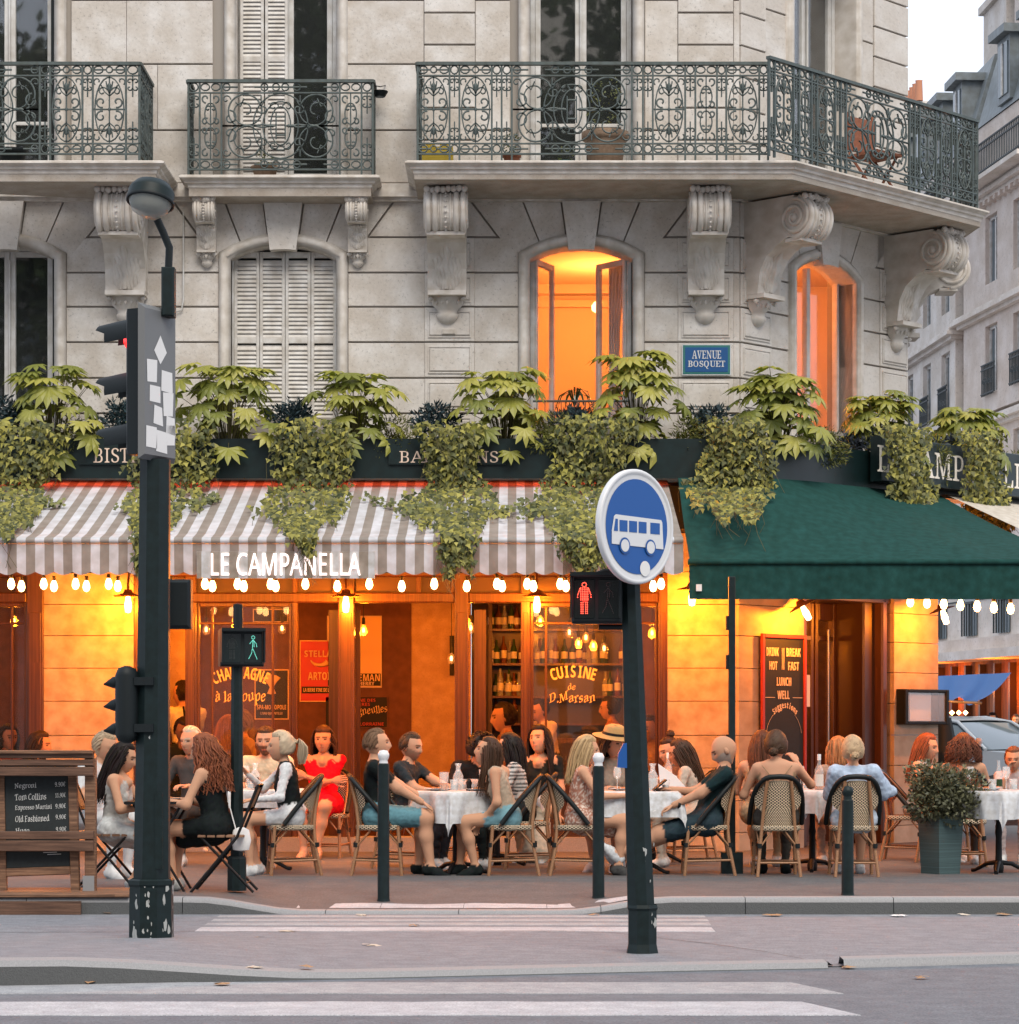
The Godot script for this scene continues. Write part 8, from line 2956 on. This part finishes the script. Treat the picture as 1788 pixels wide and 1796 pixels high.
# ------------------------------------------------------------------ the other side of the side street
func far_block(label: String, at: Vector3, turn: float, length: float, floors: Array, mat: String, roof := true) -> Node3D:
	# local x along the front, z out of it; floors: [sill, head, ledge above, balcony depth]
	var o := thing("far_building", label, "building", at, turn)
	var top: float = floors[-1][2]
	var w := MB.new()
	w.box(V(-length, 0, -8), V(0, top, -.25))
	part("wall", w, mat, o)
	var pitch := 2.75
	var n := int(length / pitch)
	for f in floors:
		# wall piers between the openings, so that the windows sit in real recesses
		var x := 0.0
		for i in n + 1:
			var cx := -pitch * (i + .5)
			var x0 := cx + .6
			var p := MB.new()
			p.slab(maxf(x0, -length) if i < n else -length, x, f[0] - .6, f[2], -.26, .0, .01)
			part("pier", p, mat, o)
			x = cx - .6
			if i == n:
				break
			var sp := MB.new()
			sp.box(V(x, f[0] - .6, -.26), V(x0, f[0], -.0)); sp.box(V(x, f[1], -.26), V(x0, f[2], -.0))
			part("spandrel", sp, mat, o)
			var wn := node("window", o)
			var fr := MB.new()
			for q in [[x, x + .09, f[0], f[1]], [x0 - .09, x0, f[0], f[1]], [cx - .05, cx + .05, f[0], f[1]], [x, x0, f[1] - .1, f[1]]]:
				fr.box(V(q[0], q[2], -.2), V(q[1], q[3], -.14))
			part("frame", fr, "white_paint", wn)
			part("pane", boxm(V(x, f[0], -.23), V(x0, f[1], -.2)), "far_glass", wn)
			if f[3] > 0 and f[3] < .5:
				var r := MB.new()
				for k in 9:
					r.box(V(x + k * .14, f[0] - .1, .1), V(x + k * .14 + .03, f[0] + .85, .13))
				for yy in [.85, .7, -.05]:
					r.box(V(x - .05, f[0] + yy, .09), V(x0 + .05, f[0] + yy + .04, .14))
				for k in 4:
					r.tube(spiral(x + .2 + k * .28, f[0] + .35, .13, .03, k, k + 7.0, 10).map(func(v): return v + V(0, 0, .115)), .018, 4, false)
				part("railing", r, "far_iron", wn)
		var lg := MB.new()
		for q in [[0.0, .12, .18], [.12, .24, .35], [.24, .34, .28]]:
			lg.box(V(-length - q[2], f[2] + q[0] - .34, -.2), V(q[2], f[2] + q[1] - .34, q[2]))
		part("ledge", lg, "far_stone", o)
		if f[3] >= .5:
			part("balcony_slab", boxm(V(-length - f[3], f[2], -.2), V(f[3], f[2] + .14, f[3])), "far_stone", o)
			var r := MB.new()
			var k := 0
			while k * .16 < length + f[3] * 2:
				r.box(V(-length - f[3] + k * .16, f[2] + .14, f[3] - .1), V(-length - f[3] + k * .16 + .03, f[2] + 1.1, f[3] - .07))
				k += 1
			for yy in [1.08, .9, .22]:
				r.box(V(-length - f[3], f[2] + yy, f[3] - .11), V(f[3], f[2] + yy + .045, f[3] - .06))
			part("balcony_railing", r, "far_iron", o)
			for i in int(length / .5):
				part("dentil", boxm(V(-i * .5 - .3, f[2] - .5, 0), V(-i * .5 - .1, f[2] - .34, .22)), mat, o)
	for i in n:
		var st := MB.new()
		st.slab(-pitch * i - pitch * .2, -pitch * i + pitch * .2, 0, floors[0][0] - .6, -.26, .02, .01)
		part("ground_pier", st, mat, o)
	if roof:
		var r := MB.new()
		part("attic_wall", boxm(V(-length, top, -7.9), V(0, top + 2.5, -.5)), mat, o)
		r.quad(V(-length, top + 2.5, -.45), V(-length, top + 5.4, -1.3), V(0, top + 5.4, -1.3), V(0, top + 2.5, -.45))
		r.quad(V(0, top + 2.5, -.45), V(0, top + 5.4, -1.3), V(0, top + 5.4, -7.9), V(0, top + 2.5, -7.9))
		r.quad(V(-length, top + 2.5, -7.9), V(-length, top + 5.4, -7.9), V(-length, top + 5.4, -1.3), V(-length, top + 2.5, -.45))
		r.quad(V(-length, top + 5.4, -1.3), V(-length, top + 6.2, -5), V(0, top + 6.2, -5), V(0, top + 5.4, -1.3))
		part("mansard", r, "zinc", o)
		for i in n:
			var cx := -pitch * (i + .5)
			var dm := MB.new()
			dm.box(V(cx - .62, top + 2.7, -1.8), V(cx + .62, top + 4.7, -.4))
			dm.box(V(cx - .8, top + 4.7, -2.0), V(cx + .8, top + 4.95, -.15))
			var dn := part("dormer", dm, "zinc", o)
			part("dormer_window", boxm(V(cx - .45, top + 2.9, -.4), V(cx + .45, top + 4.5, -.36)), "far_glass", dn)
			part("dormer_frame", boxm(V(cx - .05, top + 2.9, -.36), V(cx + .05, top + 4.5, -.32)), "white_paint", dn)
		for q in [[-1.2, 1.5], [-length * .5, 1.2], [-length + 1.5, 1.2]]:
			var ch := MB.new()
			ch.box(V(q[0] - q[1], top + 3.0, -3.0), V(q[0] + q[1], top + 7.4, -1.6))
			ch.box(V(q[0] - q[1] - .15, top + 7.4, -3.15), V(q[0] + q[1] + .15, top + 7.65, -1.45))
			var cn := part("chimney", ch, mat, o)
			for k in 5:
				var pm := MB.new()
				pm.lathe([[.16, 0], [.13, .75], [.15, .78], [0, .78]], 10, V(q[0] - q[1] + .3 + k * .55, top + 7.65, -2.3))
				part("chimney_pot", pm, "chimney_clay", cn)
	return o

func far_street() -> void:
	var fl := [[4.7, 6.8, 7.4, .2], [8.2, 10.4, 11.0, .2], [11.8, 13.9, 14.5, .2], [15.2, 17.3, 18.1, .8]]
	var a := far_block("pale corner apartment building with iron balconies across the side street", V(15.35, 0, -51.0), atan2(-.992, .128), 7.0, fl, "far_stone_b")
	far_block("cream apartment building with zinc dormers farther down the side street", V(14.3, 0, -58.6), atan2(-.998, .065), 34.0, [[4.7, 6.8, 7.4, .2], [8.2, 10.3, 10.9, .2], [11.7, 13.7, 14.3, .2], [15.0, 17.0, 17.8, .8]], "far_stone")
	# lower shop storey nearer the corner
	var s := thing("far_shop", "warmly lit wooden shop front across the side street", "shop", V(13.6, 0, -45.0), atan2(-.985, .17))
	part("wall", boxm(V(-14, 0, -3), V(6, 3.3, -.6)), "far_wood", s)
	part("ledge", boxm(V(-14.2, 3.3, -3), V(6, 3.55, .5)), "far_stone", s)
	part("ledge", boxm(V(-14.2, 3.55, -3), V(6, 3.9, .25)), "far_stone_b", s)
	part("upper_wall", boxm(V(-14, 3.9, -3), V(6, 8.0, -.1)), "far_stone", s)
	for i in 7:
		var rr := MB.new()
		for k in 5:
			rr.box(V(-i * 2.6 + 1.2 + k * .2, 4.0, .05), V(-i * 2.6 + 1.24 + k * .2, 4.95, .09))
		rr.box(V(-i * 2.6 + 1.15, 4.9, .04), V(-i * 2.6 + 2.1, 4.97, .1))
		part("railing", rr, "far_iron", s)
		part("window_pane", boxm(V(-i * 2.6 + 1.15, 4.0, -.08), V(-i * 2.6 + 2.1, 6.2, -.05)), "far_glass", s)
	for i in 4:
		part("course", boxm(V(-14, 5.0 + i * .62, -.1), V(6, 5.04 + i * .62, -.07)), "far_iron", s)
	for i in 16:
		part("shop_panel", boxm(V(-13.5 + i * 1.2, .1, -.6), V(-13.5 + i * 1.2 + .12, 3.2, -.4)), "dark_wood", s)
	var bulbs := MB.new()
	for i in 4:
		var q := thing("shop_bulb", ordinal(i + 1) + " glowing bulb from the left under the far blue awning", "bulb", V(wx(1658 + i * 12, -36), wy(1250, -36), -36), 0, "bulbs under the far blue awning")
		var m := MB.new()
		m.lathe([[0, -.06], [.06, 0], [0, .06]], 10)
		part("globe", m, "bulb", q)
		omni("bulb_light", Vector3.ZERO, 1.2, q)
	for at in [V(-1, 2.6, .3), V(-6, 2.6, .4), V(2.5, 2.6, .3)]:
		var m := MB.new()
		m.lathe([[0, -.08], [.08, 0], [0, .08]], 10, at)
		part("shop_lamp", m, "bulb_small", s)
		omni("shop_light", at, 1.8, s)
	var aw := thing("blue_awning", "blue canvas awning over the shop across the side street", "awning", V(wx(1700, -38), 0, -38))
	var m := MB.new()
	var rows := []
	for j in 7:
		var r := []
		for i in 19:
			var u := i / 18.0; var v := j / 6.0
			var px := lerpf(lerpf(1640, 1772, u), lerpf(1630, 1722, u), v)
			var py := lerpf(lerpf(1186, 1180, u), lerpf(1226, 1232, u), v) + sin(v * PI) * 6.0
			r.append(wp(px, py, lerpf(-40, -37, v)) + V(0, .09 * sin(u * 14.0) * v, .15 * sin(u * 14.0)) - aw.position)
		rows.append(r)
	m.grid(rows)
	part("canvas", m, "blue_canvas", aw)
	m = MB.new()
	m.tube([wp(1630, 1228, -37) - aw.position, wp(1722, 1233, -37) - aw.position], .04, 6)
	part("front_bar", m, "far_iron", aw)
	# parked car
	var c := thing("parked_car", "grey-blue hatchback parked beyond the terrace", "car", V(wx(1700, -16), 0, -16), deg_to_rad(127))
	var side := PackedVector2Array([Vector2(-2.0, .35), Vector2(-2.05, .75), Vector2(-1.95, .95), Vector2(-.9, 1.02), Vector2(1.7, 1.02), Vector2(2.0, .9), Vector2(2.05, .45), Vector2(1.95, .3)])
	m = MB.new()
	m.prism(side, -.85, .85)
	part("body", m, "car_paint", c)
	m = MB.new()
	var cab := [[-1.05, 1.02], [-.35, 1.44], [.2, 1.52], [1.0, 1.50], [1.55, 1.36], [1.85, 1.02]]
	rows = []
	for p in cab:
		var k: float = (p[1] - 1.02) / .5
		rows.append([V(p[0], 1.02, .80), V(p[0], lerpf(1.02, p[1], .85), .78 - .14 * k), V(p[0], p[1], .60 - .05 * k), V(p[0], p[1] + .01, 0), V(p[0], p[1], -.60 + .05 * k), V(p[0], lerpf(1.02, p[1], .85), -.78 + .14 * k), V(p[0], 1.02, -.80)])
	m.grid(rows)
	part("glasshouse", m, "car_glass", c)
	m = MB.new()
	m.grid([[V(-.3, 1.475, .58), V(-.3, 1.485, 0), V(-.3, 1.475, -.58)], [V(.2, 1.54, .6), V(.2, 1.55, 0), V(.2, 1.54, -.6)], [V(1.0, 1.525, .6), V(1.0, 1.535, 0), V(1.0, 1.525, -.6)], [V(1.5, 1.40, .55), V(1.5, 1.41, 0), V(1.5, 1.40, -.55)]])
	for s2 in [-1, 1]:
		m.tube([V(-1.1, 1.02, s2 * .8), V(-.35, 1.45, s2 * .62), V(.2, 1.53, s2 * .6), V(1.0, 1.51, s2 * .6), V(1.55, 1.37, s2 * .64), V(1.9, 1.02, s2 * .8)], .03, 6)
	part("roof", m, "car_paint", c)
	for q in [[-1.3, .8], [1.3, .8], [-1.3, -.8], [1.3, -.8]]:
		m = MB.new()
		m.lathe([[0, -.1], [.3, -.1], [.32, 0], [.3, .1], [0, .1]], 20, V(q[0], .32, q[1]), Basis(Vector3.RIGHT, PI / 2))
		var wh := part("wheel", m, "tyre", c)
		m = MB.new()
		m.lathe([[0, -.11], [.19, -.11], [.19, .11], [0, .11]], 16, V(q[0], .32, q[1]), Basis(Vector3.RIGHT, PI / 2))
		part("rim", m, "steel", wh)
	for s2 in [-1, 1]:
		part("door_mirror", boxm(V(-1.0, 1.0, s2 * .95 - .1), V(-.86, 1.14, s2 * .95 + .1)), "car_paint", c)
		part("headlight", boxm(V(-2.06, .7, s2 * .6 - .18), V(-1.98, .86, s2 * .6 + .18)), "steel", c)
	# folded dark parasol cover by the end pier
	m = MB.new()
	var l := []
	for i in 9:
		var u := i / 8.0
		var ring := []
		for k in 14:
			var an := TAU * k / 14
			var rr: float = lerpf(.22, .07, pow(u, 1.4)) * (1 + .18 * sin(k * 3.3 + u * 2))
			ring.append(V(cos(an) * rr, .15 + u * 1.2, sin(an) * rr))
		l.append(ring)
	m.grid(l, true)
	solo("covered_parasol", m, "tarp", "dark covered parasol standing behind the end pier", "parasol", V(wx(1656, -3.4), PAVE, -3.4))

func across_the_street() -> void:
	# what the panes mirror: plane trees and the house fronts behind the camera
	far_block("stone apartment house behind the viewer mirrored in the panes", V(-24, 0, 50), PI, 40.0, [[4.7, 6.8, 7.4, .2], [8.2, 10.3, 10.9, .2], [11.7, 13.7, 14.3, .8], [15.0, 17.0, 17.8, .8]], "far_stone", false)
	for q in [["plane tree behind the viewer at the far left", -11.8, 34.5, 19], ["plane tree behind the viewer to the left", -5.4, 35, 21], ["plane tree behind the viewer to the right", 2.0, 34.5, 20], ["plane tree behind the viewer at the far right", 9.5, 33.5, 18]]:
		var t := thing("plane_tree", q[0], "tree", V(q[1], 0, q[2]), 0, "street trees behind the viewer")
		var m := MB.new()
		m.tube([V(0, 0, 0), V(.1, 3, 0), V(0, 6, .2)], [.28, .22, .16], 9)
		for i in 7:
			var a := TAU * i / 7
			m.tube([V(0, 5, .1), V(cos(a) * 1.4, 8, sin(a) * 1.4), V(cos(a) * 3, 11 + R(-1, 2), sin(a) * 3)], [.14, .09, .03], 6)
		part("trunk", m, "bark", t)
		tag(part("crown", leaf_cloud(5200, V(0, q[3] - 6.0, 0), V(3.4, 6.0, 3.2), .42, Color(.03, .045, .012), Color(.10, .13, .035), .6, 26), "leaves", t), "", "", "", "stuff")
